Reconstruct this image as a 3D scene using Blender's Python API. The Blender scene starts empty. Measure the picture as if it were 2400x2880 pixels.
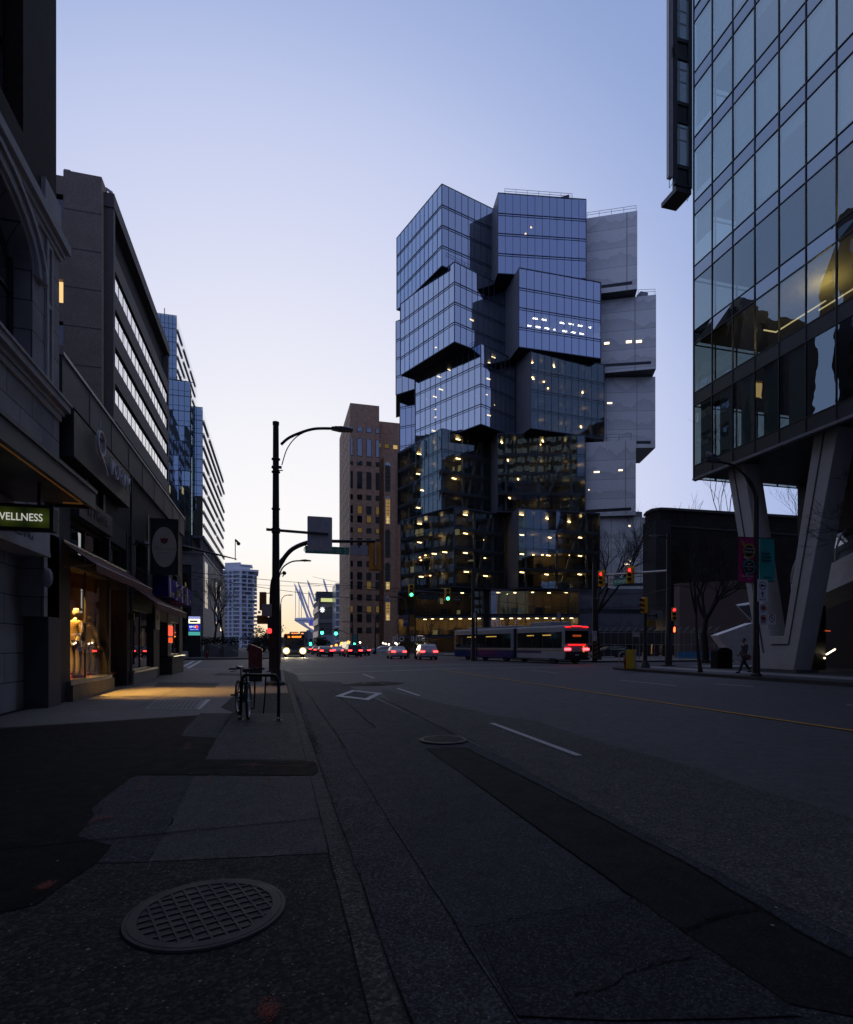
import bpy, math, random
from mathutils import Vector, Matrix
random.seed(7)
R = math.radians
S = bpy.context.scene
# ------------------------------------------------------------------ camera
F, CU, HV, H = 1590.0, 1200.0, 1816.0, 1.40          # focal length and horizon measured on the 2400 x 2880 photograph
PHI = R(14.76); cP, sP = math.cos(PHI), math.sin(PHI)
cam = bpy.data.cameras.new('camera'); camo = bpy.data.objects.new('camera', cam)
S.collection.objects.link(camo); S.camera = camo
camo.location = (0, 0, H); camo.rotation_euler = (R(90), 0, -PHI)
cam.sensor_fit = 'HORIZONTAL'; cam.sensor_width = 36; cam.lens = 36*F/2400
cam.shift_y = (HV-1440)/2400; cam.clip_start = .05; cam.clip_end = 5000
# ------------------------------------------------------------------ sky, sun, exposure
SUN_AZ = PHI - R(13.5)            # the glow stands just right of the street's end
sund = Vector((math.sin(SUN_AZ), math.cos(SUN_AZ), math.tan(R(1.5)))).normalized()
W = bpy.data.worlds.new('World'); S.world = W; W.use_nodes = True
nt = W.node_tree; N = nt.nodes; L = nt.links; N.clear()
def nn(t, **k):
    n = N.new(t)
    for a, b in k.items(): setattr(n, a, b)
    return n
sky = nn('ShaderNodeTexSky', sky_type='NISHITA', sun_disc=False)
sky.sun_elevation = R(2.0); sky.sun_rotation = SUN_AZ; sky.air_density = 1; sky.dust_density = .6; sky.ozone_density = 3
tc = nn('ShaderNodeTexCoord')
dot = nn('ShaderNodeVectorMath', operation='DOT_PRODUCT'); dot.inputs[1].default_value = sund
L.new(tc.outputs['Generated'], dot.inputs[0])
mr = nn('ShaderNodeMapRange'); mr.inputs[1].default_value = -1; mr.inputs[2].default_value = 1
L.new(dot.outputs['Value'], mr.inputs[0])
rp = nn('ShaderNodeValToRGB'); rp.color_ramp.interpolation = 'B_SPLINE'
def ramp(r, stops):
    e = r.color_ramp.elements
    while len(e) > 1: e.remove(e[-1])
    for i, (p, c) in enumerate(stops):
        q = e[0] if i == 0 else e.new(p)
        q.position = p; q.color = (*c, 1)
ramp(rp, [(0, (.13, .175, .40)), (.25, (.19, .24, .46)), (.5, (.31, .355, .54)), (.66, (.34, .40, .62)), (.74, (.31, .39, .66)), (.795, (.245, .345, .63)), (.845, (.41, .50, .79)),
          (.88, (.57, .63, .88)), (.92, (.71, .74, .93)), (.96, (.88, .88, .97)), (.985, (.98, .97, .99)), (1, (1.05, 1.0, .97))])
L.new(mr.outputs[0], rp.inputs[0])
sep = nn('ShaderNodeSeparateXYZ'); L.new(tc.outputs['Generated'], sep.inputs[0])
el = nn('ShaderNodeMapRange'); el.inputs[1].default_value = .0; el.inputs[2].default_value = .17; el.inputs[3].default_value = 1; el.inputs[4].default_value = 0
L.new(sep.outputs['Z'], el.inputs[0])
az = nn('ShaderNodeMapRange'); az.inputs[1].default_value = .90; az.inputs[2].default_value = 1.0
L.new(dot.outputs['Value'], az.inputs[0])
wm = nn('ShaderNodeMath', operation='MULTIPLY'); L.new(el.outputs[0], wm.inputs[0]); L.new(az.outputs[0], wm.inputs[1])
wp = nn('ShaderNodeMath', operation='POWER'); wp.inputs[1].default_value = 1.3; L.new(wm.outputs[0], wp.inputs[0])
mx = nn('ShaderNodeMix', data_type='RGBA', blend_type='MIX'); L.new(wp.outputs[0], mx.inputs[0])
L.new(rp.outputs[0], mx.inputs[6]); mx.inputs[7].default_value = (1.0, .74, .42, 1)      # warm band low over the street's end
ha = nn('ShaderNodeMapRange'); ha.inputs[1].default_value = .0; ha.inputs[2].default_value = .75; ha.inputs[3].default_value = 1.55; ha.inputs[4].default_value = 1.0      # the sky pales towards the horizon away from the glow
L.new(sep.outputs['Z'], ha.inputs[0])
hb = nn('ShaderNodeMapRange'); hb.inputs[1].default_value = .45; hb.inputs[2].default_value = .70; hb.inputs[3].default_value = 1; hb.inputs[4].default_value = 0
L.new(dot.outputs['Value'], hb.inputs[0])
hm = nn('ShaderNodeMix', data_type='FLOAT'); hm.inputs[2].default_value = 1.0; L.new(hb.outputs[0], hm.inputs[0]); L.new(ha.outputs[0], hm.inputs[3])
hs = nn('ShaderNodeVectorMath', operation='SCALE'); L.new(mx.outputs[2], hs.inputs[0]); L.new(hm.outputs[0], hs.inputs['Scale'])
bg1 = nn('ShaderNodeBackground'); bg1.inputs[1].default_value = .97; L.new(hs.outputs[0], bg1.inputs[0])
bg2 = nn('ShaderNodeBackground'); bg2.inputs[1].default_value = .006; L.new(sky.outputs[0], bg2.inputs[0])
ad = nn('ShaderNodeAddShader'); L.new(bg1.outputs[0], ad.inputs[0]); L.new(bg2.outputs[0], ad.inputs[1])
wo = nn('ShaderNodeOutputWorld'); L.new(ad.outputs[0], wo.inputs[0])
sl = bpy.data.lights.new('sun', 'SUN'); sl.energy = .12; sl.angle = R(8); sl.color = (1, .72, .45)
so = bpy.data.objects.new('sun', sl); S.collection.objects.link(so)
so.rotation_euler = (-sund).to_track_quat('-Z', 'Y').to_euler()
S.view_settings.view_transform = 'Standard'; S.view_settings.look = 'None'
S.view_settings.exposure = 0; S.view_settings.gamma = 1
cy = S.cycles; cy.use_denoising = True; cy.max_bounces = 8; cy.transparent_max_bounces = 14; cy.glossy_bounces = 4; cy.diffuse_bounces = 3
cy.sample_clamp_indirect = 3; cy.caustics_reflective = False; cy.caustics_refractive = False
# ------------------------------------------------------------------ measuring helpers
def P(u, v, d):
    x = (u-CU)/F*d
    return Vector((x*cP+d*sP, -x*sP+d*cP, H+(HV-v)*d/F))
def pl(u, d):
    p = P(u, HV, d); return (p.x, p.y)
def onZ(u, v, z): return P(u, v, (H-z)*F/(v-HV))
def yX(u, X):
    r = (u-CU)/F; return X*(cP-r*sP)/(sP+r*cP)
def xY(u, Y):
    r = (u-CU)/F; return Y*(sP+r*cP)/(cP-r*sP)
def dep(x, y): return x*sP+y*cP
def zv(v, x, y): return H+(HV-v)*dep(x, y)/F
# ------------------------------------------------------------------ materials
MC = {}
class NT:
    def __init__(s, name):
        s.m = bpy.data.materials.new(name); s.m.use_nodes = True; s.t = s.m.node_tree; s.t.nodes.clear()
        s.out = s.n('ShaderNodeOutputMaterial')
    def n(s, t, **k):
        q = s.t.nodes.new(t)
        for a, b in k.items(): setattr(q, a, b)
        return q
    def l(s, a, b): s.t.links.new(a, b)
    def math(s, op, a, b=None):
        q = s.n('ShaderNodeMath', operation=op)
        for i, x in enumerate((a, b)):
            if x is None: continue
            if isinstance(x, (int, float)): q.inputs[i].default_value = x
            else: s.l(x, q.inputs[i])
        return q.outputs[0]
    def mix(s, f, a, b, mode='MIX'):
        q = s.n('ShaderNodeMix', data_type='RGBA', blend_type=mode)
        for i, x in ((0, f), (6, a), (7, b)):
            if isinstance(x, (int, float)): q.inputs[i].default_value = x
            elif isinstance(x, tuple): q.inputs[i].default_value = (*x[:3], 1)
            else: s.l(x, q.inputs[i])
        return q.outputs[2]
    def noise(s, vec, scale, det=4, rough=.6):
        q = s.n('ShaderNodeTexNoise'); q.inputs['Scale'].default_value = scale; q.inputs['Detail'].default_value = det
        q.inputs['Roughness'].default_value = rough; s.l(vec, q.inputs['Vector']); return q.outputs[0]
    def mr(s, x, a, b, c=0, d=1):
        q = s.n('ShaderNodeMapRange'); s.l(x, q.inputs[0])
        for i, w in enumerate((a, b, c, d)): q.inputs[i+1].default_value = w
        return q.outputs[0]
    def pos(s): return s.n('ShaderNodeNewGeometry').outputs['Position']
    def wallvec(s):
        p = s.n('ShaderNodeSeparateXYZ'); s.l(s.pos(), p.inputs[0])
        k = s.n('ShaderNodeCombineXYZ'); s.l(s.math('ADD', p.outputs[0], p.outputs[1]), k.inputs[0]); s.l(p.outputs[2], k.inputs[1])
        return k.outputs[0]
    def bsdf(s, col, rough=.6, metal=0, spec=.5, bump=None, bstr=.3, bdist=.02):
        b = s.n('ShaderNodeBsdfPrincipled')
        if isinstance(col, tuple): b.inputs['Base Color'].default_value = (*col[:3], 1)
        else: s.l(col, b.inputs['Base Color'])
        if isinstance(rough, (int, float)): b.inputs['Roughness'].default_value = rough
        else: s.l(rough, b.inputs['Roughness'])
        b.inputs['Metallic'].default_value = metal; b.inputs['Specular IOR Level'].default_value = spec
        if bump is not None:
            q = s.n('ShaderNodeBump'); q.inputs['Strength'].default_value = bstr; q.inputs['Distance'].default_value = bdist
            s.l(bump, q.inputs['Height']); s.l(q.outputs[0], b.inputs['Normal'])
        return b
    def done(s, sh): s.l(sh.outputs[0] if hasattr(sh, 'outputs') else sh, s.out.inputs[0]); return s.m
def mul(c, k): return tuple(x*k for x in c)
def M(name, col, rough=.6, metal=0, var=.18, scale=2.5, bump=0, bscale=60, spec=.5):
    if name in MC: return MC[name]
    t = NT(name); p = t.pos()
    n1 = t.noise(p, scale, 5); n2 = t.noise(p, scale*9, 3)
    f = t.mr(t.math('ADD', t.math('MULTIPLY', n1, .65), t.math('MULTIPLY', n2, .35)), .3, .7)
    colr = t.mix(f, mul(col, 1-var), mul(col, 1+var))
    ro = t.mr(n1, .3, .7, max(.02, rough-.08), min(1, rough+.08))
    b = t.bsdf(colr, ro, metal, spec, t.noise(p, bscale, 3) if bump else None, bump, .01)
    MC[name] = t.done(b); return MC[name]
def EM(name, col, st):
    if name in MC: return MC[name]
    t = NT(name); e = t.n('ShaderNodeEmission'); e.inputs[0].default_value = (*col, 1); e.inputs[1].default_value = st
    MC[name] = t.done(e); return MC[name]
def GLASS(name, tint=(.75, .85, .85), r0=.3, wob=.0, wscale=.5, refl=(1, 1, 1), rough=0.0):
    if name in MC: return MC[name]
    t = NT(name)
    tr = t.n('ShaderNodeBsdfTransparent'); tr.inputs[0].default_value = (*tint, 1)
    gl = t.n('ShaderNodeBsdfGlossy'); gl.inputs[0].default_value = (*refl, 1); gl.inputs['Roughness'].default_value = rough
    if wob:
        q = t.n('ShaderNodeBump'); q.inputs['Strength'].default_value = wob; q.inputs['Distance'].default_value = .05
        t.l(t.noise(t.pos(), wscale, 2, .4), q.inputs['Height']); t.l(q.outputs[0], gl.inputs['Normal'])
    lw = t.n('ShaderNodeLayerWeight'); lw.inputs[0].default_value = .5
    f = t.math('ADD', t.math('MULTIPLY', t.math('POWER', lw.outputs['Facing'], 4.0), 1-r0), r0)
    m = t.n('ShaderNodeMixShader'); t.l(f, m.inputs[0]); t.l(tr.outputs[0], m.inputs[1]); t.l(gl.outputs[0], m.inputs[2])
    MC[name] = t.done(m); return MC[name]
def BRICK(name, c1, c2, mort, bw=.22, bh=.075, ms=.012, rough=.85, bstr=.4, spec=.3):
    if name in MC: return MC[name]
    t = NT(name); v = t.wallvec()
    b = t.n('ShaderNodeTexBrick'); b.inputs['Scale'].default_value = 1
    for k, x in (('Brick Width', bw), ('Row Height', bh), ('Mortar Size', ms)): b.inputs[k].default_value = x
    b.inputs['Mortar Smooth'].default_value = .2
    for k, x in (('Color1', c1), ('Color2', c2), ('Mortar', mort)): b.inputs[k].default_value = (*x, 1)
    t.l(v, b.inputs['Vector'])
    n = t.noise(t.pos(), .9, 6)
    col = t.mix(t.mr(n, .3, .7), b.outputs['Color'], t.mix(1.0, b.outputs['Color'], (.6, .6, .62), 'MULTIPLY'))
    h = t.math('ADD', t.math('MULTIPLY', b.outputs['Fac'], -1), t.math('MULTIPLY', t.noise(t.pos(), 70, 3), .3))
    MC[name] = t.done(t.bsdf(col, rough, 0, spec, h, bstr, .01)); return MC[name]
def ASPH(name, col, speck=.5, bump=.5, crack=0, sc=1.0, spec=.15, rough=.85):
    """stone-in-binder surface: every stone has its own shade, a few are pale"""
    if name in MC: return MC[name]
    t = NT(name); p = t.pos()
    n1 = t.noise(p, .5, 6); n2 = t.noise(p, 5.0, 5)
    vo = t.n('ShaderNodeTexVoronoi'); vo.inputs['Scale'].default_value = 85*sc; t.l(p, vo.inputs['Vector'])
    sx = t.n('ShaderNodeSeparateColor'); t.l(vo.outputs['Color'], sx.inputs[0])
    c = t.mix(t.mr(n1, .3, .7), mul(col, .86), mul(col, 1.14))
    c = t.mix(t.mr(n2, .35, .7, 0, .5), c, mul(col, .78))
    k = t.math('POWER', sx.outputs[0], 2.2)
    shade = t.mr(k, 0, 1, 1-.5*min(1, speck+.2), 1+1.1*speck)
    c = t.mix(1.0, c, t.mix(shade, (0, 0, 0), (1, 1, 1)), 'MULTIPLY') if False else c
    q = t.n('ShaderNodeVectorMath', operation='SCALE'); t.l(c, q.inputs[0]); t.l(shade, q.inputs['Scale']); c = q.outputs[0]
    fl = t.math('MULTIPLY', t.mr(sx.outputs[1], .955, .965), t.mr(vo.outputs['Distance'], .25, .40, 1, 0))
    c = t.mix(t.math('MULTIPLY', fl, speck), c, mul((1, .97, .92), min(.45, col[0]*6.5)))
    st = t.noise(p, 2.2, 5, .65)
    c = t.mix(t.mr(st, .64, .70, 0, .35), c, mul(col, .55))
    if crack:
        v2 = t.n('ShaderNodeTexVoronoi', feature='DISTANCE_TO_EDGE'); v2.inputs['Scale'].default_value = .28
        mp = t.n('ShaderNodeVectorMath', operation='ADD'); t.l(p, mp.inputs[0])
        nz = t.n('ShaderNodeTexNoise'); nz.inputs['Scale'].default_value = 1.4; nz.inputs['Detail'].default_value = 6; t.l(p, nz.inputs['Vector'])
        sc_ = t.n('ShaderNodeVectorMath', operation='SCALE'); sc_.inputs['Scale'].default_value = 1.5; t.l(nz.outputs['Color'], sc_.inputs[0])
        t.l(sc_.outputs[0], mp.inputs[1]); t.l(mp.outputs[0], v2.inputs['Vector'])
        kk = t.math('MULTIPLY', t.mr(v2.outputs['Distance'], .001, .005, 1, 0), t.mr(n1, .42, .52))
        c = t.mix(t.math('MULTIPLY', kk, crack), c, mul(col, .3))
    hb = t.math('ADD', t.math('MULTIPLY', vo.outputs['Distance'], -1.0), t.math('MULTIPLY', sx.outputs[0], .5))
    MC[name] = t.done(t.bsdf(c, t.mr(n2, .3, .7, rough-.08, rough+.06), 0, spec, hb, bump, .004)); return MC[name]
def HILLS(name, col):
    """light fritted cladding printed with rows of hill shapes and thin panel joints"""
    if name in MC: return MC[name]
    t = NT(name); w = t.wallvec(); sp = t.n('ShaderNodeSeparateXYZ'); t.l(w, sp.inputs[0])
    zf = t.math('DIVIDE', sp.outputs[1], 3.9); k = t.math('FLOOR', zf); fr = t.math('SUBTRACT', zf, k)
    cb = t.n('ShaderNodeCombineXYZ'); t.l(sp.outputs[0], cb.inputs[0]); t.l(t.math('MULTIPLY', k, 7.3), cb.inputs[1])
    hill = t.noise(cb.outputs[0], .42, 5, .55)
    h = t.math('ADD', t.mr(hill, .35, .68, .12, .85), -.0)
    below = t.mr(t.math('SUBTRACT', h, fr), -.02, .02)
    shade = t.math('MULTIPLY', below, t.mr(t.math('SUBTRACT', h, fr), 0, .5, 1, .35))
    n = t.noise(t.pos(), 5, 6, .85)
    c = t.mix(t.math('MULTIPLY', shade, .45), col, mul(col, .45))
    c = t.mix(t.mr(n, .4, .6, 0, .5), c, mul(col, .62))
    b = t.n('ShaderNodeTexBrick', offset=0); b.inputs['Scale'].default_value = 1; t.l(w, b.inputs['Vector'])
    for kk, x in (('Brick Width', 4.2), ('Row Height', 3.9), ('Mortar Size', .05), ('Mortar Smooth', 0)): b.inputs[kk].default_value = x
    c = t.mix(t.math('MULTIPLY', b.outputs['Fac'], .7), c, mul(col, .3))
    MC[name] = t.done(t.bsdf(c, .55, 0, .4)); return MC[name]
# ------------------------------------------------------------------ mesh helpers
class MB:
    def __init__(s): s.v = []; s.f = []; s.m = []; s.k = 0
    def add(s, vs, fs):
        o = len(s.v); s.v += [Vector(p) for p in vs]
        for f in fs: s.f.append([o+i for i in f]); s.m.append(s.k)
        return s
    def hexa(s, p): return s.add(p, [(0, 3, 2, 1), (4, 5, 6, 7), (0, 1, 5, 4), (1, 2, 6, 5), (2, 3, 7, 6), (3, 0, 4, 7)])
    def box(s, x0, x1, y0, y1, z0, z1):
        x0, x1 = sorted((x0, x1)); y0, y1 = sorted((y0, y1)); z0, z1 = sorted((z0, z1))
        return s.hexa([(x0, y0, z0), (x1, y0, z0), (x1, y1, z0), (x0, y1, z0), (x0, y0, z1), (x1, y0, z1), (x1, y1, z1), (x0, y1, z1)])
    def prism(s, pts, z0, z1):
        n = len(pts); a = sum(pts[i][0]*pts[(i+1) % n][1]-pts[(i+1) % n][0]*pts[i][1] for i in range(n))
        if a < 0: pts = pts[::-1]
        return s.add([(x, y, z0) for x, y in pts]+[(x, y, z1) for x, y in pts],
                     [tuple(range(n))[::-1], tuple(range(n, 2*n))]+[(i, (i+1) % n, n+(i+1) % n, n+i) for i in range(n)])
    def ext(s, pts, d):
        n = len(pts); d = Vector(d); q = [Vector(p) for p in pts]
        return s.add(q+[p+d for p in q], [tuple(range(n))[::-1], tuple(range(n, 2*n))]+[(i, (i+1) % n, n+(i+1) % n, n+i) for i in range(n)])
    def quad(s, *p): return s.add(p, [tuple(range(len(p)))])
    def tube(s, pts, r, n=8, cap=True):
        pts = [Vector(p) for p in pts]; rs = r if isinstance(r, (list, tuple)) else [r]*len(pts)
        o = len(s.v); t0 = (pts[1]-pts[0]).normalized()
        a = t0.orthogonal().normalized()
        for i, p in enumerate(pts):
            t = (pts[min(i+1, len(pts)-1)]-pts[max(i-1, 0)])
            t = t.normalized() if t.length > 1e-9 else t0
            a = (a-t*a.dot(t)); a = a.normalized() if a.length > 1e-6 else t.orthogonal().normalized()
            b = t.cross(a)
            for j in range(n):
                q = 2*math.pi*j/n; s.v.append(p+(a*math.cos(q)+b*math.sin(q))*rs[i])
        for i in range(len(pts)-1):
            for j in range(n):
                s.f.append([o+i*n+j, o+i*n+(j+1) % n, o+(i+1)*n+(j+1) % n, o+(i+1)*n+j]); s.m.append(s.k)
        if cap:
            s.f.append([o+j for j in range(n)][::-1]); s.m.append(s.k)
            e = o+(len(pts)-1)*n; s.f.append([e+j for j in range(n)]); s.m.append(s.k)
        return s
    def lathe(s, prof, cx=0, cy=0, n=16):
        return s.tube([(cx, cy, z+i*1e-6) for i, (r, z) in enumerate(prof)], [r for r, z in prof], n)
    def ball(s, c, rx, ry=None, rz=None, n=12, m=8):
        ry = ry or rx; rz = rz or rx; o = len(s.v); c = Vector(c)
        for i in range(m+1):
            a = math.pi*i/m
            for j in range(n):
                b = 2*math.pi*j/n; s.v.append(c+Vector((rx*math.sin(a)*math.cos(b), ry*math.sin(a)*math.sin(b), rz*math.cos(a))))
        for i in range(m):
            for j in range(n): s.f.append([o+i*n+j, o+(i+1)*n+j, o+(i+1)*n+(j+1) % n, o+i*n+(j+1) % n]); s.m.append(s.k)
        return s
    def bar(s, a, b, w, h, up=(0, 0, 1)):
        a = Vector(a); b = Vector(b); t = (b-a).normalized(); u = Vector(up)
        x = t.cross(u)
        if x.length < 1e-4: x = t.orthogonal()
        x = x.normalized()*w/2; y = x.cross(t).normalized()*h/2
        return s.hexa([a-x-y, a+x-y, a+x+y, a-x+y, b-x-y, b+x-y, b+x+y, b-x+y])
    def build(s, name, mat, parent=None, smooth=False, bev=0, label=None, cat=None, group=None, kind=None, loc=None):
        me = bpy.data.meshes.new(name)
        if parent is not None:
            o = Vector((0, 0, 0)); q = parent
            while q is not None: o += q.location; q = q.parent
        elif loc is not None: o = Vector(loc)
        else:
            xs = [p.x for p in s.v]; ys = [p.y for p in s.v]
            o = Vector(((min(xs)+max(xs))/2, (min(ys)+max(ys))/2, min(p.z for p in s.v)))
        me.from_pydata([p-o for p in s.v], [], s.f)
        for m in (mat if isinstance(mat, (list, tuple)) else [mat]): me.materials.append(m)
        if isinstance(mat, (list, tuple)): me.polygons.foreach_set('material_index', s.m)
        if smooth: me.polygons.foreach_set('use_smooth', [True]*len(s.f))
        me.update()
        ob = bpy.data.objects.new(name, me); S.collection.objects.link(ob)
        if parent is None: ob.location = o
        else: ob.parent = parent
        if smooth:
            try: me.set_sharp_from_angle(angle=R(40))
            except Exception: pass
        if bev:
            md = ob.modifiers.new('bevel', 'BEVEL'); md.width = bev; md.segments = 2; md.limit_method = 'ANGLE'; md.angle_limit = R(40)
        return tag(ob, label, cat, group, kind)
def tag(o, label=None, cat=None, group=None, kind=None):
    for k, x in (('label', label), ('category', cat), ('group', group), ('kind', kind)):
        if x: o[k] = x
    return o
def T(name, label, cat, loc=(0, 0, 0), group=None):
    o = bpy.data.objects.new(name, None); S.collection.objects.link(o); o.location = loc; o.empty_display_size = .2
    return tag(o, label, cat, group)
def dup(root, loc, rz=0, sc=None, label=None, group=None):
    def cp(o, par):
        q = o.copy(); S.collection.objects.link(q)
        if par is not None: q.parent = par
        for ch in o.children: cp(ch, q)
        return q
    r = cp(root, None); r.location = loc; r.rotation_euler = (0, 0, rz)
    if sc: r.scale = (sc, sc, sc) if isinstance(sc, (int, float)) else sc
    if label: r['label'] = label
    if group: r['group'] = group
    return r
def TXT(s, size, mat, parent, org, xd=(1, 0, 0), yd=(0, 0, 1), ext=.004, align='CENTER', off=0, name='lettering', sx=1.0, shear=0):
    cu = bpy.data.curves.new('t', 'FONT'); cu.body = s; cu.size = size; cu.extrude = ext; cu.align_x = align; cu.align_y = 'CENTER'
    cu.offset = off; cu.resolution_u = 3; cu.shear = shear; cu.space_line = .85
    ob = bpy.data.objects.new('t', cu); S.collection.objects.link(ob)
    bpy.context.view_layer.update()
    me = bpy.data.meshes.new_from_object(ob.evaluated_get(bpy.context.evaluated_depsgraph_get()))
    bpy.data.objects.remove(ob); bpy.data.curves.remove(cu)
    x = Vector(xd).normalized(); y = Vector(yd).normalized(); z = x.cross(y); o = Vector(org)
    po = Vector((0, 0, 0)); q = parent
    while q is not None: po += q.location; q = q.parent
    for v in me.vertices: v.co = o-po+x*v.co.x*sx+y*v.co.y+z*v.co.z
    me.materials.clear(); me.materials.append(mat)
    r = bpy.data.objects.new(name, me); S.collection.objects.link(r); r.parent = parent
    return r
def arc(c, rx, rz, a0, a1, n, ax='x'):
    out = []
    for i in range(n+1):
        a = R(a0+(a1-a0)*i/n); out.append((c[0]+rx*math.cos(a), c[1], c[2]+rz*math.sin(a)))
    return out
def smooth_path(pts, n=6):
    pts = [Vector(p) for p in pts]; out = []
    for i in range(len(pts)-1):
        p0 = pts[max(i-1, 0)]; p1 = pts[i]; p2 = pts[i+1]; p3 = pts[min(i+2, len(pts)-1)]
        for j in range(n):
            t = j/n; out.append(.5*((2*p1)+(p2-p0)*t+(2*p0-5*p1+4*p2-p3)*t*t+(3*p1-p0-3*p2+p3)*t**3))
    return out+[pts[-1]]
# common materials
BLK = M('black_metal', (.012, .012, .014), .45, .0, .2)
DKM = M('dark_metal', (.02, .02, .024), .5)
STEEL = M('galvanised_steel', (.30, .31, .33), .4, .8)
ORG = M('signal_yellow', (.95, .52, .03), .45, var=.06)
ORGD = M('signal_amber_back', (.30, .14, .03), .6)
WHT = M('white_paint', (.75, .75, .75), .5)
GRNS = M('sign_green', (.01, .16, .11), .4)
RED_ON = EM('red_light', (1, .03, .035), 2.6); GRN_ON = EM('green_light', (.04, 1, .42), 9)
TAIL = EM('tail_light', (1, .03, .03), 9); AMB = EM('amber_light', (1, .35, .05), 6)
WARM = EM('warm_lamp', (1, .68, .30), 14); WARML = EM('warm_lamp_soft', (1, .66, .30), 5)
DARKG = GLASS('dark_window', (.10, .11, .12), .10)
CONC = M('concrete', (.20, .195, .19), .8, 0, .2, 1.2, .2)
CONCD = M('dark_concrete', (.10, .095, .09), .8, 0, .2, 1.0, .2)
RUB = M('rubber', (.012, .012, .012), .8)
# ================================================================== ground
ROADZ = -.15
A_NEW = ASPH('asphalt_new', (.058, .058, .067), .55, .4, spec=.32, rough=.72)
A_MID = ASPH('asphalt_mid', (.041, .043, .053), .7, .5, crack=.5, spec=.2)
A_OLD = ASPH('asphalt_old', (.070, .067, .068), .75, .6, sc=.8, spec=.2)
A_TRN = ASPH('asphalt_trench', (.016, .0158, .0165), .5, .4)
A_SUB = ASPH('asphalt_worn_patch', (.036, .037, .043), .8, .5)
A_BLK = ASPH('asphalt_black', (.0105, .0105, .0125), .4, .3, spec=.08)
A_GRY = ASPH('asphalt_grey_patch', (.046, .047, .058), .8, .5)
AGG = ASPH('exposed_aggregate', (.036, .035, .034), .85, .8, sc=.7)
SLAB = ASPH('concrete_slab', (.080, .079, .079), .55, .4, sc=1.2)
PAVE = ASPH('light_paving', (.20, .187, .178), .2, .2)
PAVD = ASPH('dark_paving', (.07, .07, .076), .2, .3)
KERB = ASPH('kerb_concrete', (.078, .075, .07), .8, .9, sc=.7)
GUTT = ASPH('gutter_concrete', (.056, .056, .062), .8, .6)
LINE = M('worn_white_paint', (.40, .40, .41), .7, 0, .35, 14)
LINEY = M('worn_yellow_paint', (.52, .25, .012), .7, 0, .35, 10)
SPRAY = M('orange_spray', (.20, .035, .02), .8, 0, .5, 25)
def sheet(name, pts, z, mat, kind='structure'):
    m = MB(); m.quad(*[(x, y, z) for x, y in pts]); 
    n = len(pts); a = sum(pts[i][0]*pts[(i+1) % n][1]-pts[(i+1) % n][0]*pts[i][1] for i in range(n))
    if a < 0: m.f = [f[::-1] for f in m.f]
    return m.build(name, mat, kind=kind)
def pix(pts, z, off=(0, 0), k=1.0): return [tuple(onZ(off[0]+x*k, off[1]+y*k, z)[:2]) for x, y in pts]
def jag(pts, amp, step, closed=True):
    out = []
    n = len(pts)
    for i in range(n if closed else n-1):
        a = Vector((*pts[i], 0)); b = Vector((*pts[(i+1) % n], 0)); d = (b-a); m = max(1, int(d.length/step)); nr = Vector((-d.y, d.x, 0)).normalized() if d.length > 0 else Vector()
        for j in range(m):
            p = a+d*(j/m)+nr*(random.uniform(-amp, amp) if j else 0); out.append((p.x, p.y))
    if not closed: out.append(pts[-1])
    return out
sheet('road', [(-900, -60), (900, -60), (900, 2600), (-900, 2600)], ROADZ, A_NEW)
# --- road surface patches (each a sheet 4 mm above the one below)
Q = ((1100, 1750), .7429)
kz = ROADZ
sheet('road_patch', jag([(.95, -3), (.95, 25.0), (1.9, 25.0), (2.6, 24), (2.75, 16), (3.0, 9), (3.1, 3), (3.4, -3)], .02, .5), kz+.004, A_MID)
sheet('road_patch', jag(pix([(-40, 255), (120, 290), (380, 352), (560, 378), (780, 452), (1150, 552), (1450, 655), (1749, 742)], kz, *Q), .03, .6, False)
      + [(9.2, .6), (5.2, -3), (3.1, -3), (2.9, 3)] + jag(pix([(420, 515), (290, 440), (160, 385), (0, 305)], kz, *Q), .03, .6, False), kz+.0065, A_OLD)
sheet('road_patch', jag(pix([(135, 482), (280, 478), (560, 618), (830, 765), (1130, 925), (1400, 1090), (1560, 1190), (1749, 1282), (1749, 1500), (1500, 1450), (1230, 1262), (1100, 1175), (920, 1050), (760, 930), (460, 715), (330, 620)], kz, *Q), .015, .35), kz+.0095, A_TRN)
sheet('road_patch', jag(pix([(300, 470), (440, 520), (640, 640), (800, 725), (1000, 815), (1010, 860), (830, 765), (560, 618), (280, 478)], kz, *Q), .02, .3), kz+.012, A_MID)
sheet('road_patch', jag(pix([(330, 1190), (700, 1110), (920, 1050), (1100, 1175), (1230, 1262), (1500, 1450), (1560, 1500), (480, 1500), (400, 1350)], kz, *Q), .03, .3), kz+.012, A_SUB)
sheet('road_patch', jag(pix([(890, 445), (1040, 425), (1190, 418), (1350, 428), (1300, 440), (1120, 450), (1000, 452)], kz, (600, 1750), .4), .03, .8), kz+.0095, A_TRN)
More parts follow.
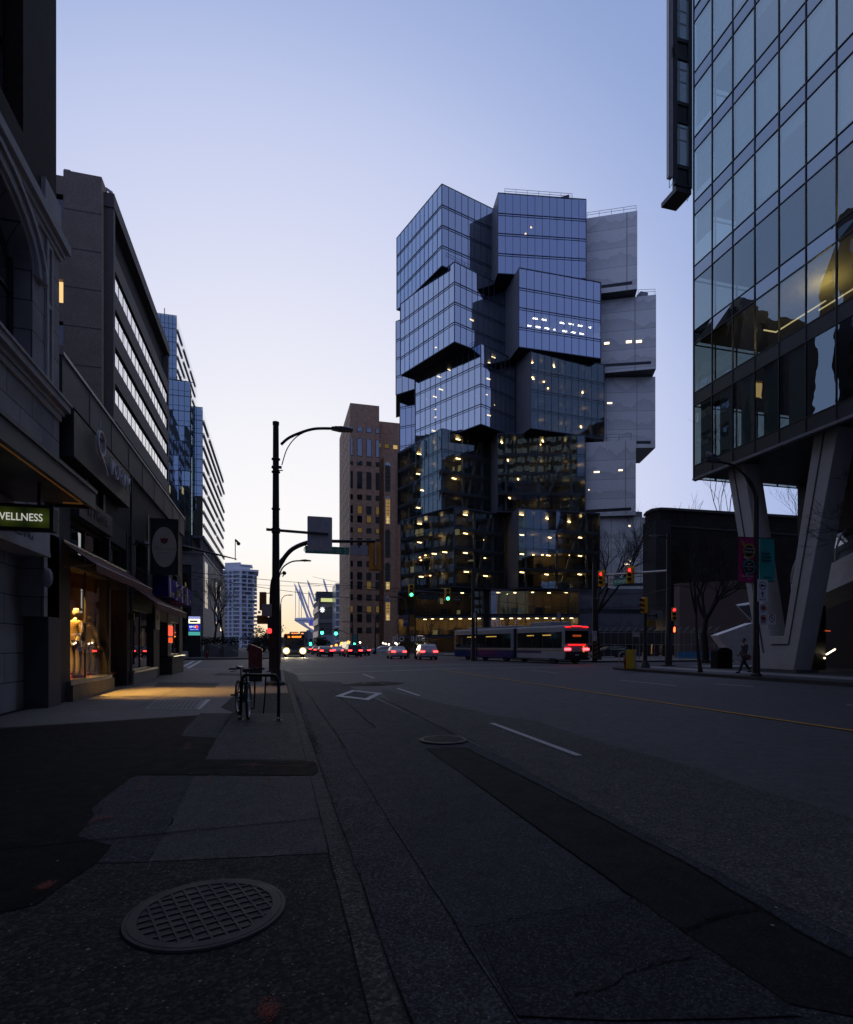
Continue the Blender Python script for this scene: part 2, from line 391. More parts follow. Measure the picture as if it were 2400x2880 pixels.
# tar seams, cracks and joints, some strips painted as shadow lines
def seam_shadow(pts, w, z, mat=A_BLK):
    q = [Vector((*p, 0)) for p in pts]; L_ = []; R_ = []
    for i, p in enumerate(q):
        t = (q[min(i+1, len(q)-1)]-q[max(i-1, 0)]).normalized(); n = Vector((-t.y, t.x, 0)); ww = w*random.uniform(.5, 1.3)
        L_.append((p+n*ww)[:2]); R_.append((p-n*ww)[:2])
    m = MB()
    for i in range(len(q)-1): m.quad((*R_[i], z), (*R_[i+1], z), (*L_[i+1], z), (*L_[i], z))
    m.build('tar_seam_shadow', mat, kind='structure')
def wob(a, b, n, amp):
    return [(a[0]+(b[0]-a[0])*i/n+random.uniform(-amp, amp), a[1]+(b[1]-a[1])*i/n+random.uniform(-amp, amp)) for i in range(n+1)]
for a, b, w in (((830, 478), (1140, 745), .012), ((650, 482), (940, 895), .012), ((690, 545), (815, 542), .01), ((840, 770), (1140, 748), .012), ((1170, 530), (1690, 790), .014)):
    p = pix([a, b], kz, (600, 1750), .4); seam_shadow(wob(p[0], p[1], 24, .012), w, kz+.016)
for pts in ([(300, 1165), (450, 1140), (560, 1110), (700, 1090), (850, 1065), (930, 1048)], [(700, 1420), (840, 1390), (890, 1340), (1000, 1310), (1140, 1280)]):
    p = pix(pts, kz, *Q); o = []
    for a, b in zip(p, p[1:]): o += wob(a, b, 7, .012)
    seam_shadow(o, .004, kz+.016)
p = pix([(1100, 1175), (1200, 1140), (1290, 1110), (1400, 1095)], kz, *Q); o = []
for a, b in zip(p, p[1:]): o += wob(a, b, 6, .015)
seam_shadow(o, .009, kz+.02)
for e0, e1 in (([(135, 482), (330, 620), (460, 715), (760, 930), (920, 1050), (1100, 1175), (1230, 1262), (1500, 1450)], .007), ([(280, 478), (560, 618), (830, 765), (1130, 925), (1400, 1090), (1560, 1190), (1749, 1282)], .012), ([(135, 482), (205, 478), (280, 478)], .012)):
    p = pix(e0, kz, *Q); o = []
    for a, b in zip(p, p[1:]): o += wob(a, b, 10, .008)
    seam_shadow(o, e1, kz+.0135)  # trench edges: tar line, with the right edge's shadow painted dark
o = [(.525+random.gauss(0, .005), y*.25) for y in range(4, 128)]; seam_shadow(o, .0055, kz+.0145)  # kerb foot and back: joints with a shadow line painted as dark strips
o = [(.335+random.gauss(0, .003), y*.25) for y in range(4, 128)]; seam_shadow(o, .004, .008)
o = [(.945+random.gauss(0, .005), y*.25) for y in range(4, 100)]; seam_shadow(o, .004, kz+.0145)
# gutter pan and kerb along the near pavement, with rounded corner
def corner(cx, cy, r, a0, a1, n=10): return [(cx+r*math.cos(R(a0+(a1-a0)*i/n)), cy+r*math.sin(R(a0+(a1-a0)*i/n))) for i in range(n+1)]
inner = [(.34, -8)]+[(.34+random.uniform(-.006, .006), y) for y in range(-6, 32, 2)]+corner(-5.6, 32, 5.94, 0, 90)+[(-70, 37.94)]
outer = [(.46, -8)]+[(.46+random.uniform(-.012, .012), y) for y in range(-6, 32, 2)]+corner(-5.6, 32, 6.06, 0, 90)+[(-70, 38.06)]
gutt = [(.95, -8)]+[(.95+random.uniform(-.03, .03), y) for y in range(-6, 32, 2)]+corner(-5.6, 32, 6.45, 0, 90)+[(-70, 38.45)]
m = MB()
for i in range(len(inner)-1):
    a, b, c, d = inner[i], inner[i+1], outer[i+1], outer[i]
    e = lambda p, q: (p[0]+(q[0]-p[0])*1.35, p[1]+(q[1]-p[1])*1.35)
    m.quad((*a, .0), (*d, -.005), (*c, -.005), (*b, .0)); m.quad((*d, -.005), (*e(a, d), -.15), (*e(b, c), -.15), (*c, -.005))
m.build('kerb', KERB, kind='structure')
m = MB()
for i in range(len(inner)-1):
    a, b, c, d = outer[i], outer[i+1], gutt[i+1], gutt[i]
    m.quad((*a, kz+.010), (*d, kz+.010), (*c, kz+.010), (*b, kz+.010))
m.build('gutter', GUTT, kind='structure')
m = MB(); m.prism(inner+[(-70, -8)], -.2, -.0005); m.build('pavement', AGG, kind='structure')
# leaf litter and moss in the gutter
t = NT('gutter_moss'); MC['gutter_moss'] = t.done(t.bsdf(t.mix(t.mr(t.noise(t.pos(), 60), .4, .6), (.012, .013, .008), (.04, .045, .02)), .95))
m = MB()
for i in range(900):
    y = random.choice((random.uniform(3.5, 24), random.gauss(14.5, 2.2), random.gauss(9.5, .8))); x = .52+abs(random.gauss(0, .06)); r = random.uniform(.005, .016)
    a = random.random()*6.3; h = random.uniform(.003, .014)
    m.add([(x+r*math.cos(a+k*2.09), y+1.7*r*math.sin(a+k*2.09), kz+.011+(h if k == 0 else 0)) for k in range(3)], [(0, 1, 2)])
m.build('leaf_litter', MC['gutter_moss'], kind='stuff')
# pavement surfaces on the near side
B0 = ((0, 1850), .6857)
sheet('pavement_paving', [(-5.3, 10.9)]+pix([(640, 375), (960, 227), (985, 165), (1040, 90), (1180, 110), (1186, 128)], 0, (0, 1850), .6857)[1:2]+[(-1.25, 13.5), (-1.15, 17.2), (.30, 17.2), (.30, 32)]+corner(-5.6, 32, 5.9, 0, 90)[1:]+[(-9, 37.9), (-9, 33), (-5.3, 33)], .003, PAVE)
sheet('pavement_slab', pix([(795, 486), (1310, 486), (1322, 520), (1352, 640), (1372, 800), (1100, 815), (605, 838), (690, 700)], 0, *B0), .003, SLAB)
sheet('pavement_slab', pix([(960, 228), (1215, 228), (1268, 420), (845, 418), (888, 330), (930, 260)], 0, *B0), .003, ASPH('aggregate_fine', (.075, .072, .069), .6, .5))
sheet('pavement_patch', jag(pix([(560, 485), (795, 486), (690, 700), (605, 838), (400, 842), (455, 775), (320, 735), (360, 700), (385, 650), (375, 620), (470, 545)], 0, *B0), .012, .12), .003, A_GRY)
sheet('pavement_patch', jag(pix([(745, 322), (762, 292), (822, 229), (957, 229), (925, 265), (886, 330), (800, 326)], 0, *B0), .012, .15), .007, A_GRY)
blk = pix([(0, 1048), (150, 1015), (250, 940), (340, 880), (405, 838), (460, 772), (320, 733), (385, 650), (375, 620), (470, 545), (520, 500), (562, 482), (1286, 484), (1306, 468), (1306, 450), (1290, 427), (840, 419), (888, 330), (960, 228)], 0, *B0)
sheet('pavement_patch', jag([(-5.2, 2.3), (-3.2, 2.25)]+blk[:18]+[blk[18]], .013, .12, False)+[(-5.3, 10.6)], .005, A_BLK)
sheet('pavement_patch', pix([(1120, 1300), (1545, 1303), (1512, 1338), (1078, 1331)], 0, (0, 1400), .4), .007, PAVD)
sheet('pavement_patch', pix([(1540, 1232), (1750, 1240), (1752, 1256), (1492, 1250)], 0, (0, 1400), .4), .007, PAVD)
# vault lid with its painted corner
v = pix([(1098, 1421), (1440, 1421), (1385, 1489), (1015, 1489)], 0, (0, 1400), .4)
m = MB(); m.quad(*[(x, y, .009) for x, y in v[::-1]])
vl = T('utility_vault', 'pale rectangular utility vault cover set in the pavement outside the lit shop window', 'utility cover', (v[3][0], v[3][1], .009))
m.build('lid', ASPH('lid_concrete', (.30, .29, .28), .2, .3), vl)
m = MB(); c4 = pix([(1448, 1421), (1484, 1421), (1408, 1491), (1385, 1491)], 0, (0, 1400), .4)
m.quad(*[(x, y, .012) for x, y in c4[::-1]]); m.build('border', LINE, vl)
m = MB()
for i in range(7):
    for j in range(10):
        p = [Vector((*v[k], .0105)) for k in range(4)]; f = lambda a, b: (p[0].lerp(p[1], a)).lerp(p[3].lerp(p[2], a), b)
        m.quad(f(.06+j*.09, .1+i*.12), f(.06+j*.09, .16+i*.12), f(.12+j*.09, .16+i*.12), f(.12+j*.09, .1+i*.12))
m.build('tread', PAVD, vl)
# paving joints
m = MB()
for a, b in (((.34, 6.85), (-3.0, 6.8)), ((.34, 8.9), (-1.9, 8.9)), ((.33, 4.63), (-2.4, 4.45)), ((-1.2, 13.6), (-5.2, 13.6)), ((-3.1, 14), (-3.1, 30)), ((.3, 17.3), (-5.2, 17.3)), ((.3, 20.5), (-5.2, 20.5)), ((.3, 24), (-5.2, 24)), ((.3, 28), (-5.2, 28)), ((-1.2, 13.6), (-1.2, 32))):
    q = wob(a, b, 30, .004); w = .006
    for (x0, y0), (x1, y1) in zip(q, q[1:]):
        d = Vector((x1-x0, y1-y0, 0)).normalized(); n = Vector((-d.y, d.x, 0))*w
        m.quad((x0-n.x, y0-n.y, .0095), (x1-n.x, y1-n.y, .0095), (x1+n.x, y1+n.y, .0095), (x0+n.x, y0+n.y, .0095))
m.build('paving_joint', A_BLK, kind='structure')
# orange utility spray marks
def spray(pts, w, z, off, k):
    p = pix(pts, z, off, k); m = MB()
    for i in range(260):
        j = random.randrange(len(p)-1); t_ = random.random(); x = p[j][0]+(p[j+1][0]-p[j][0])*t_+random.gauss(0, w); y = p[j][1]+(p[j+1][1]-p[j][1])*t_+random.gauss(0, w*1.4)
        r = random.uniform(.0015, .0055); a = random.random()*6
        m.quad(*[(x+r*math.cos(a+q*1.57), y+r*math.sin(a+q*1.57), z+.013+i*1e-5) for q in range(4)])
    m.build('spray_mark', SPRAY, kind='structure')
for pts, w in (([(868, 485), (852, 528)], .012), ([(1110, 492), (1108, 520)], .022), ([(975, 446), (1045, 440), (1035, 452)], .02), ([(940, 315), (930, 335)], .02), ([(600, 500), (570, 545)], .03), ([(205, 930), (170, 955)], .02), ([(1105, 1430), (1100, 1490)], .02), ([(775, 352), (765, 378)], .03), ([(390, 670), (440, 660)], .03), ([(1050, 445), (1250, 448)], .012)):
    spray(pts, w, 0, *B0)
# scattered grit, gum and paper scraps
m = MB()
for i in range(120):
    x = random.uniform(-3.5, .3); y = random.uniform(2.2, 14); r = random.uniform(.004, .012); a = random.random()*6
    m.quad(*[(x+r*math.cos(a+q*1.57)*random.uniform(.5, 1), y+r*math.sin(a+q*1.57), .014) for q in range(4)])
for i in range(60):
    x = random.uniform(1, 9); y = random.uniform(2.5, 20); r = random.uniform(.005, .014); a = random.random()*6
    m.quad(*[(x+r*math.cos(a+q*1.57)*random.uniform(.4, 1), y+r*math.sin(a+q*1.57), kz+.024) for q in range(4)])
m.build('grit', M('grit_pale', (.22, .22, .21), .8), kind='stuff')
# painted lines
def strip(name, p0, p1, w, z, mat):
    a = Vector((*p0, 0)); b = Vector((*p1, 0)); d = (b-a).normalized(); n = Vector((-d.y, d.x, 0))*w/2; m = MB(); k = max(1, int((b-a).length/1.5))
    for i in range(k):
        q0 = a.lerp(b, i/k); q1 = a.lerp(b, (i+1)/k)
        m.quad((*(q0-n)[:2], z), (*(q1-n)[:2], z), (*(q1+n)[:2], z), (*(q0+n)[:2], z))
    return m.build(name, mat, kind='structure')
def dash(a, b, w=.10, off=(0, 0), k=1.0, mat=LINE, name='lane_line'):
    p = pix([a, b], kz, off, k); strip(name, p[0], p[1], w, kz+.017, mat)
dash((382, 385), (712, 509), .11, *Q); dash((25, 252), (108, 280), .12, *Q); dash((1053, 367), (1132, 397), .12, (600, 1750), .4)
dash((864, 220.5), (1084, 243), .12, *Q); dash((530, 183), (632, 194), .12, *Q); dash((1235, 235), (1375, 246), .12, *Q); dash((1725, 315), (1860, 327), .12, *Q)
yl = pix([(180, 182), (1749, 413)], kz, *Q)
strip('centre_line', (10.06, yl[0][1]), (10.06, 4), .11, kz+.017, LINEY)
for a, b in (((500, 322), (1750, 300)), ((575, 368), (1750, 326)), ((1750, 326), (2600, 318)), ((1750, 300), (2600, 296))):
    dash(a, b, .22, (600, 1750), .4, LINE, 'crosswalk_line')
for a, b in (((528, 1880), (566, 1859)), ((515, 1876), (545, 1860)), ((480, 1858), (560, 1851.5))): dash(a, b, .3, (0, 0), 1, LINE, 'crosswalk_line')
dm = pix([(855, 524), (978, 480), (1190, 503), (1092, 553)], kz, (600, 1750), .4); ce = Vector((sum(x for x, y in dm)/4, sum(y for x, y in dm)/4, 0))
m = MB()
for i in range(4):
    a = Vector((*dm[i], 0)); b = Vector((*dm[(i+1) % 4], 0)); f = .68
    m.quad((*a[:2], kz+.017), (*b[:2], kz+.017), (*ce.lerp(b, f)[:2], kz+.017), (*ce.lerp(a, f)[:2], kz+.017))
m.build('lane_diamond', LINE, kind='structure')
# other corners of the crossing
def block(pts, edge=KERB, top=PAVE):
    m = MB(); m.prism(pts, -.2, -.004); m.build('pavement', edge, kind='structure')
    n = len(pts); cx = sum(x for x, y in pts)/n; cy_ = sum(y for x, y in pts)/n
    ins = []
    for i in range(n):
        a = Vector(pts[i-1]); b = Vector(pts[i]); c = Vector(pts[(i+1) % n]); d = ((b-a).normalized()+(c-b).normalized()).normalized(); nr = Vector((-d.y, d.x))*.16; ins.append(tuple(b+nr))
    sheet('pavement_paving', ins, 0, top)
block([(20.75, -8), (70, -8), (70, 35.5)]+corner(25.75, 30.5, 5, 90, 180), KERB, PAVD)
block([(29.6, 46), (140, 46), (140, 240), (25.2, 240)]+corner(30.2, 51, 5, 180, 270)[:-1])
block([(-120, 66)]+corner(-6, 72, 6, -90, 0)+[(0, 400), (-120, 400)], KERB, PAVD)
sheet('pavement_paving', [(22.6, -8), (24.6, -8), (24.6, 33.2), (22.6, 32)], .004, ASPH('paving_mid', (.25, .245, .245), .15, .2))
sheet('pavement_paving', [(28.2, 30), (60, 30), (60, 33.5), (26.5, 33.5)], .004, MC['paving_mid'])
m = MB(); m.box(20.91, 22.5, 12.5, 20.3, 0, .004); m.box(20.91, 22.5, 21.6, 26.5, 0, .004); m.build('planting_strip', A_NEW, kind='structure')
# --- iron covers
def manhole(name, x, y, z, r, ang, label, cell, iron, ringw=.055, font=False):
    t_ = T(name, label, 'manhole cover', (x, y, z)); n = 56
    m = MB(); o = len(m.v)
    for rr, zz in ((r, .002), (r-.006, .011), (r-ringw*.45, .012), (r-ringw*.47, .005), (r-ringw*.55, .005), (r-ringw*.58, .013)):
        for j in range(n): m.v.append(Vector((x+rr*math.cos(j*2*math.pi/n), y+rr*math.sin(j*2*math.pi/n), z+zz)))
    for i in range(5):
        for j in range(n): m.f.append([i*n+j, i*n+(j+1) % n, (i+1)*n+(j+1) % n, (i+1)*n+j]); m.m.append(0)
    m.build('frame_ring', iron, t_)
    ri = r-ringw*.50
    m = MB()
    for rr, zz in ((ri, .013), (ri-.045*r/.4, .0135), (ri-.05*r/.4, .0065)):
        for j in range(n): m.v.append(Vector((x+rr*math.cos(j*2*math.pi/n), y+rr*math.sin(j*2*math.pi/n), z+zz)))
    for i in range(2):
        for j in range(n): m.f.append([i*n+j, i*n+(j+1) % n, (i+1)*n+(j+1) % n, (i+1)*n+j]); m.m.append(0)
    m.f.append([2*n+j for j in range(n)]); m.m.append(0)
    m.build('lid', iron, t_)
    rg = ri-.048*r/.4; m = MB(); d = Vector((math.cos(ang), math.sin(ang), 0)); e = Vector((-d.y, d.x, 0))
    k = int(rg/cell)
    for q, (a, b) in enumerate(((d, e), (e, d))):
        for i in range(-k, k+1):
            o_ = (i+.25)*cell
            if abs(o_) >= rg: continue
            l_ = math.sqrt(rg*rg-o_*o_); c = Vector((x, y, z+.0095+.0006*q))+b*o_
            m.bar(c-a*l_, c+a*l_, .0125, .0065)
    m.build('grid', iron, t_)
    if font:
        for s_, i, j in (('C', -3, 1), ('U', -3, 2), ('1', -3, 3), ('2', -4, 1), ('9', -4, 2), ('2', 0, 3), ('0', -1, 2)):
            TXT(s_, .042, iron, t_, Vector((x, y, z+.0095))+d*((-i-.5-.25)*cell)*-1*-1+e*((j-2.6)*cell), e, -d, .003)
    return t_
IRON = M('worn_iron', (.026, .025, .028), .68, .05, .6, 7, .3, 120)
c0 = onZ(583, 2566, 0)
manhole('manhole_cover', c0.x, c0.y, .002, .405, math.atan2(-.575, .206), 'large round iron manhole cover with square grid in the near pavement', .068, IRON, font=True)
c1 = onZ(1248, 2084, kz); manhole('manhole_cover', c1.x, c1.y, kz+.018, .40, R(-70), 'round iron grate cover in the road beside the dark trench patch', .085, M('rusty_iron', (.05, .05, .043), .55, .3, .3, 20))
c2 = onZ(1051, 1924, kz); manhole('manhole_cover', c2.x, c2.y, kz+.018, .45, R(-70), 'small distant manhole cover in the dark patch beyond the painted diamond', .12, MC['rusty_iron'])
# ================================================================== stacked glass tower
tw = T('stacked_glass_tower', 'tall office tower of shifted blue glass boxes stacked beside pale concrete boxes', 'office tower', (*pl(1420, 118), 0))
TG = GLASS('tower_glass', (.26, .33, .42), .55, .02, .25, (.72, .83, 1.0))
TG2 = GLASS('tower_glass_low', (.66, .72, .68), .15, .05, .35, (.60, .78, .82))
MUL = M('mullion_grey', (.07, .08, .11), .4, .2); SLB = M('floor_edge', (.05, .055, .06), .6); CEIL = M('office_ceiling', (.20, .18, .15), .8); CORE = M('office_core', (.10, .09, .08), .9)
SOFF = M('metal_soffit', (.035, .035, .04), .35, .4); PLATE = HILLS('printed_cladding', (.84, .83, .76)); PALE = M('grey_cladding', (.20, .205, .22), .5)
COL = M('office_column', (.28, .29, .31), .7)
LAMP = EM('office_lamp', (1, .62, .25), 11); LAMPW = EM('office_lamp_white', (1, .78, .50), 24); LAMPS = EM('office_lamp_small', (1, .52, .18), 12)
def corners(tops, d0, Z=None):
    u0, v0 = tops[0]
    if Z is None: Z = H+(HV-v0)*d0/F
    return Z, [pl(u, (Z-H)*F/(HV-v)) for u, v in tops]
def line_faces(pts): return list(zip(pts, pts[1:]))
def glass_box(name, faces, back, z0, z1, nfl, glass, side=None, spacing=1.55, core=True, cols=(), drop=.25, lit=0, lightpx=(), lamp=LAMP, smallpx=(), diag=()):
    """faces: plan polyline of glazed corners seen from the street; back: the rest of the plan"""
    ring = list(faces)+list(back); fh = (z1-z0)/nfl
    blk = MB()
    a = sum(ring[i][0]*ring[(i+1) % len(ring)][1]-ring[(i+1) % len(ring)][0]*ring[i][1] for i in range(len(ring)))
    ctr = Vector((sum(p[0] for p in ring)/len(ring), sum(p[1] for p in ring)/len(ring)))
    ins = [tuple(Vector(p)+(ctr-Vector(p)).normalized()*.22) for p in ring]
    # roof and soffit
    body = MB(); body.prism(ins, z1-.35, z1-.02); body.prism(ins, z0+.02, z0+.3)
    # back walls (unglazed)
    bk = [faces[-1]]+list(back)+[faces[0]]
    for p, q in line_faces(bk): body.quad((*p, z0), (*q, z0), (*q, z1), (*p, z1))
    b = body.build(name, [SOFF], tw)
    g = MB(); mu = MB(); sl_ = MB()
    for p, q in line_faces(faces):
        p = Vector(p); q = Vector(q); ln = (q-p).length; n = max(1, round(ln/spacing)); t_ = (q-p)/ln
        nr = Vector((t_.y, -t_.x)); 
        if nr.dot(p-ctr) < 0: nr = -nr
        for i in range(nfl):
            g = MB()
            for j in range(n):
                a_ = p+t_*ln*j/n; c_ = p+t_*ln*(j+1)/n; za = z0+fh*i; k = random.uniform(-.012, .012); k2 = random.uniform(-.012, .012)
                an = a_+nr*k; cn = c_+nr*k2
                g.quad((*an, za), (*cn, za), (*(c_+nr*(k2+random.uniform(-.008, .008))), za+fh), (*(a_+nr*(k+random.uniform(-.008, .008))), za+fh))
            g.build('glazing', glass, b)
        for j in range(n+1):
            a_ = p+t_*ln*j/n+nr*.05; w = .10 if j in (0, n) else .045
            mu.bar((*a_, z0), (*a_, z1), w, w, (*nr, 0))
        for i in range(nfl+1):
            for off, w in ((0, .16),) if i in (0, nfl) else ((0, .11), (-.42, .035)):
                mu.bar((*(p+nr*.055), z0+fh*i+off), (*(q+nr*.055), z0+fh*i+off), .07, w)
    mu.build('mullion', MUL, b)
    for i in range(1, nfl):
        m = MB(); m.prism(ins, z0+fh*i-.45, z0+fh*i-.02); m.build('floor_slab', CEIL, b)
    if core:
        m = MB(); m.prism([tuple(ctr+(Vector(p)-ctr)*.42) for p in ring], z0+.3, z1-.4); m.build('core_wall', CORE, b)
    m = MB()
    for f0, f1, inset in cols:
        pass
    cm = MB()
    for p, q in line_faces(faces):
        p = Vector(p); q = Vector(q); ln = (q-p).length; t_ = (q-p)/ln; nr = (ctr-(p+q)/2).normalized()
        for j in range(3):
            c = p+t_*ln*(.12+.38*j)+nr*1.6
            if Vector(c-ctr).length > 1: cm.bar((*c, z0+.3), (*c, z1-.35), .45, .45, (1, 0, 0))
        c = p+t_*ln*.55+nr*1.9; e = p+t_*ln*.85+nr*1.9
        cm.bar((*c, z0+.3), (*e, z1-.35), .4, .4, (*nr, 0))
    cm.build('column', COL, b)
    if lit:
        for i in range(nfl):
            for q_ in range(3):
                p = Vector(faces[0]).lerp(Vector(faces[1]), .25+.3*q_)+(ctr-(Vector(faces[0])+Vector(faces[1]))/2).normalized()*3.2
                if len(faces) > 2 and q_ == 2: p = Vector(faces[1]).lerp(Vector(faces[2]), .45)+(ctr-(Vector(faces[1])+Vector(faces[2]))/2).normalized()*3
                l_ = bpy.data.lights.new('office', 'POINT'); l_.energy = lit*random.choice((.15, .5, 1, 1.6)); l_.color = (1, .66, .30); l_.shadow_soft_size = .3
                lo = bpy.data.objects.new('office_lamp', l_); S.collection.objects.link(lo); lo.parent = b; lo.location = Vector((p.x, p.y, z0+fh*(i+1)-.9))-(tw.location+b.location)
        m = MB()
        for i in range(nfl):
            for q_ in range(9):
                p, q = random.choice(list(line_faces(faces))); c_ = Vector(p).lerp(Vector(q), random.uniform(.06, .94))+(ctr-(Vector(p)+Vector(q))/2).normalized()*random.uniform(1.2, 4); w_ = random.uniform(.3, 1.0); m.box(c_.x-w_, c_.x+w_, c_.y-.3, c_.y+.3, z0+fh*i+.02, z0+fh*i+random.uniform(.7, 1.5))
        m.build('desk', CORE, b)
    # ceiling lights where the photograph shows them
    def hitface(u):
        best = None
        for p, q in line_faces(faces):
            r = (u-CU)/F; A_ = cP-r*sP; B_ = -(sP+r*cP); f0 = A_*p[0]+B_*p[1]; f1 = A_*q[0]+B_*q[1]
            if f0*f1 <= 0 and f0 != f1:
                k = f0/(f0-f1); x = p[0]+(q[0]-p[0])*k; y = p[1]+(q[1]-p[1])*k; d = dep(x, y)
                if best is None or d < best: best = d
        return best
    for lst, mt, sx, sy in ((lightpx, lamp, .50, .10), (smallpx, LAMPS, .14, .14)):
        for it in lst:
            u, v = it[0], it[1]; d0 = hitface(u)
            if d0 is None: continue
            for i in range(1, nfl+1):
                zc = z0+fh*i-.5; d = (zc-H)*F/(HV-v)
                if d > d0+.5:
                    pp = P(u, v, d); m = MB(); ang = it[2] if len(it) > 2 else .35; ca, sa = math.cos(ang), math.sin(ang)
                    if d < d0+11:
                        pt = [(-sx, -sy), (sx, -sy), (sx, sy), (-sx, sy)]
                        q = [(pp.x+x*ca-y*sa, pp.y+x*sa+y*ca) for x, y in pt]
                        m.prism(q, zc-.10, zc+.04); m.build('ceiling_light', mt, b)
                    break
    return b, ring
def par(a, o, b): return (a[0]+b[0]-o[0], a[1]+b[1]-o[1])
def z1px(lst): return [(1080+x*.45714, 480+y*.45714)+tuple(r) for x, y, *r in lst]
def z2px(lst): return [(1080+x*.45714, 1000+y*.45714)+tuple(r) for x, y, *r in lst]
def z3px(lst): return [(1080+x*.45714, 1380+y*.45714)+tuple(r) for x, y, *r in lst]
# left stack, top to bottom: two glazed faces meeting at the near corner
def Lbox(tops, d0, z0, Z=None, glass=TG, nfl=4, **k):
    Z, c = corners(tops, d0, Z); b = par(c[0], c[1], c[2]); 
    return glass_box('glass_block', [c[0], c[1], c[2]], [b], z0, Z, nfl, glass, **k)
z = [91.2, 75.2, 59.7, 44.0, 28.0, 12.7]
_, cc = corners([(1243.2, 517.5)], 110)
def topsZ(lst, Z): return [pl(u, (Z-H)*F/(HV-v)) for u, v in lst]
def LB(lst, Z, z0, glass, **k):
    c = topsZ(lst, Z); return glass_box('glass_block', c, [par(c[0], c[1], c[2])], z0, Z, 4, glass, **k)
LB([(1116.6, 669.7), (1243.2, 517.5), (1387.1, 587.9)], z[0], 75.3, TG)
LB([(1126.6, 855.7), (1278.8, 735.9), (1420.5, 806.8)], z[1], 59.8, TG, lightpx=z1px([(542, 918), (676, 1020)]), smallpx=z1px([(320, 1087)]))
LB([(1168.5, 1059), (1352.8, 965.3), (1448, 1012)], z[2], 44.1, TG, spacing=1.5,
   lightpx=z1px([(405, 1225), (340, 1267), (675, 1147), (653, 1181), (645, 1280)])+z2px([(352, 208), (313, 252), (648, 367), (752, 455), (645, 143), (308, 463)]), smallpx=z2px([(542, 278), (633, 240), (268, 270), (318, 330), (575, 246), (668, 282), (686, 303), (318, 378)]))
LB([(1119, 1274), (1243, 1205.6), (1386, 1237.6)], z[3], 28.1, TG2, lit=16,
   lightpx=z2px([(457, 515), (217, 605), (457, 634), (211, 728), (603, 708), (237, 829), (432, 756), (594, 822), (211, 936)]), smallpx=z2px([(268, 587), (365, 640), (362, 866), (183, 745)]))
LB([(1128, 1464.6), (1278.8, 1423.4), (1418, 1448.5)], z[4], z[5], TG2, lit=24,
   lightpx=z3px([(502, 148), (220, 203), (388, 205), (316, 232), (503, 263), (388, 317), (220, 318), (627, 304), (503, 383), (629, 415), (640, 347), (508, 499), (230, 529), (387, 534), (586, 544), (626, 524), (375, 378), (310, 388), (385, 427)]),
   smallpx=z3px([(477, 440), (560, 438), (222, 410), (256, 397), (173, 432), (228, 428), (338, 430), (274, 338), (272, 546), (352, 553), (388, 564), (496, 576), (285, 522)]))
# middle stack: one broad glazed face with a dark clad flank
def RB(fl, fr, bk, Z, z0, glass, flank=PALE, **k):
    c = topsZ([fl, fr], Z); b = topsZ([bk], Z)[0]
    d = Vector(b)-Vector(c[0]); d = d.normalized()*17; b2 = (c[0][0]+d.x, c[0][1]+d.y); b3 = (c[1][0]+d.x, c[1][1]+d.y)
    o, ring = glass_box('glass_block', [c[0], c[1]], [b3, b2], z0, Z, 4, glass, **k)
    p = Vector(c[0]); q = Vector(b2); n_ = Vector(((q-p).y, -(q-p).x)).normalized()
    if n_.dot(p-Vector(c[1])) < 0: n_ = -n_
    m = MB(); m.prism([tuple(p), tuple(q), tuple(q+n_*.06), tuple(p+n_*.06)], z0, Z); m.build('side_cladding', flank, o)
    return o
RB((1401, 542.6), (1649, 560.9), (1388.5, 583), 90.3, 74.5, TG, smallpx=z1px([(906, 348), (873, 387)]))
RB((1460, 753), (1690, 794.4), (1423, 816), 74.4, 59.1, TG, lamp=LAMPW, lightpx=z1px([(932, 909, .1), (986, 917, .1), (1097, 936, .1), (1152, 943, .1), (1208, 953, .1), (1261, 962, .1), (893, 953, .1), (949, 961, .1), (1003, 969, .1), (1058, 978, .1), (1113, 987, .1), (1166, 994, .1), (1218, 1003, .1)]))
RB((1493.6, 985), (1700, 1026), (1449, 1027), 59.0, 43.8, TG2, lit=14, lightpx=z2px([(1047, 64, .9), (917, 138, .9), (1012, 205, .9), (1222, 225, .9), (1054, 442, .9), (1213, 438, .9)])+z1px([(918, 1276, .9)]), smallpx=z2px([(985, 160), (1345, 254), (1192, 357)])+z1px([(913, 1180)]))
RB((1400, 1219), (1645.8, 1224), (1386, 1237), 43.7, 28.1, TG2, lit=17, lightpx=z2px([(725, 533, .9), (978, 525, .9), (1155, 552, .9), (763, 643, 1), (931, 680, .9), (1150, 667, .9), (826, 760, 1), (1150, 773, .9), (774, 876, .9), (951, 889, .9), (1154, 882, .9)]), smallpx=z2px([(1216, 556), (962, 547), (830, 710), (835, 730)]))
RB((1458, 1430), (1687, 1444), (1420.5, 1457.7), 28.0, 12.6, TG2, lit=24, lightpx=z3px([(847, 147), (1005, 171, .6), (1140, 191, .6), (938, 214, .6), (850, 272), (1021, 288, .6), (1207, 288), (936, 325, .6), (850, 390), (1012, 398), (1207, 401), (936, 432), (850, 502), (1002, 515), (1205, 515)]), smallpx=z3px([(900, 425), (977, 395), (990, 425), (1062, 396), (1145, 397), (1080, 415), (975, 394), (920, 395)]))
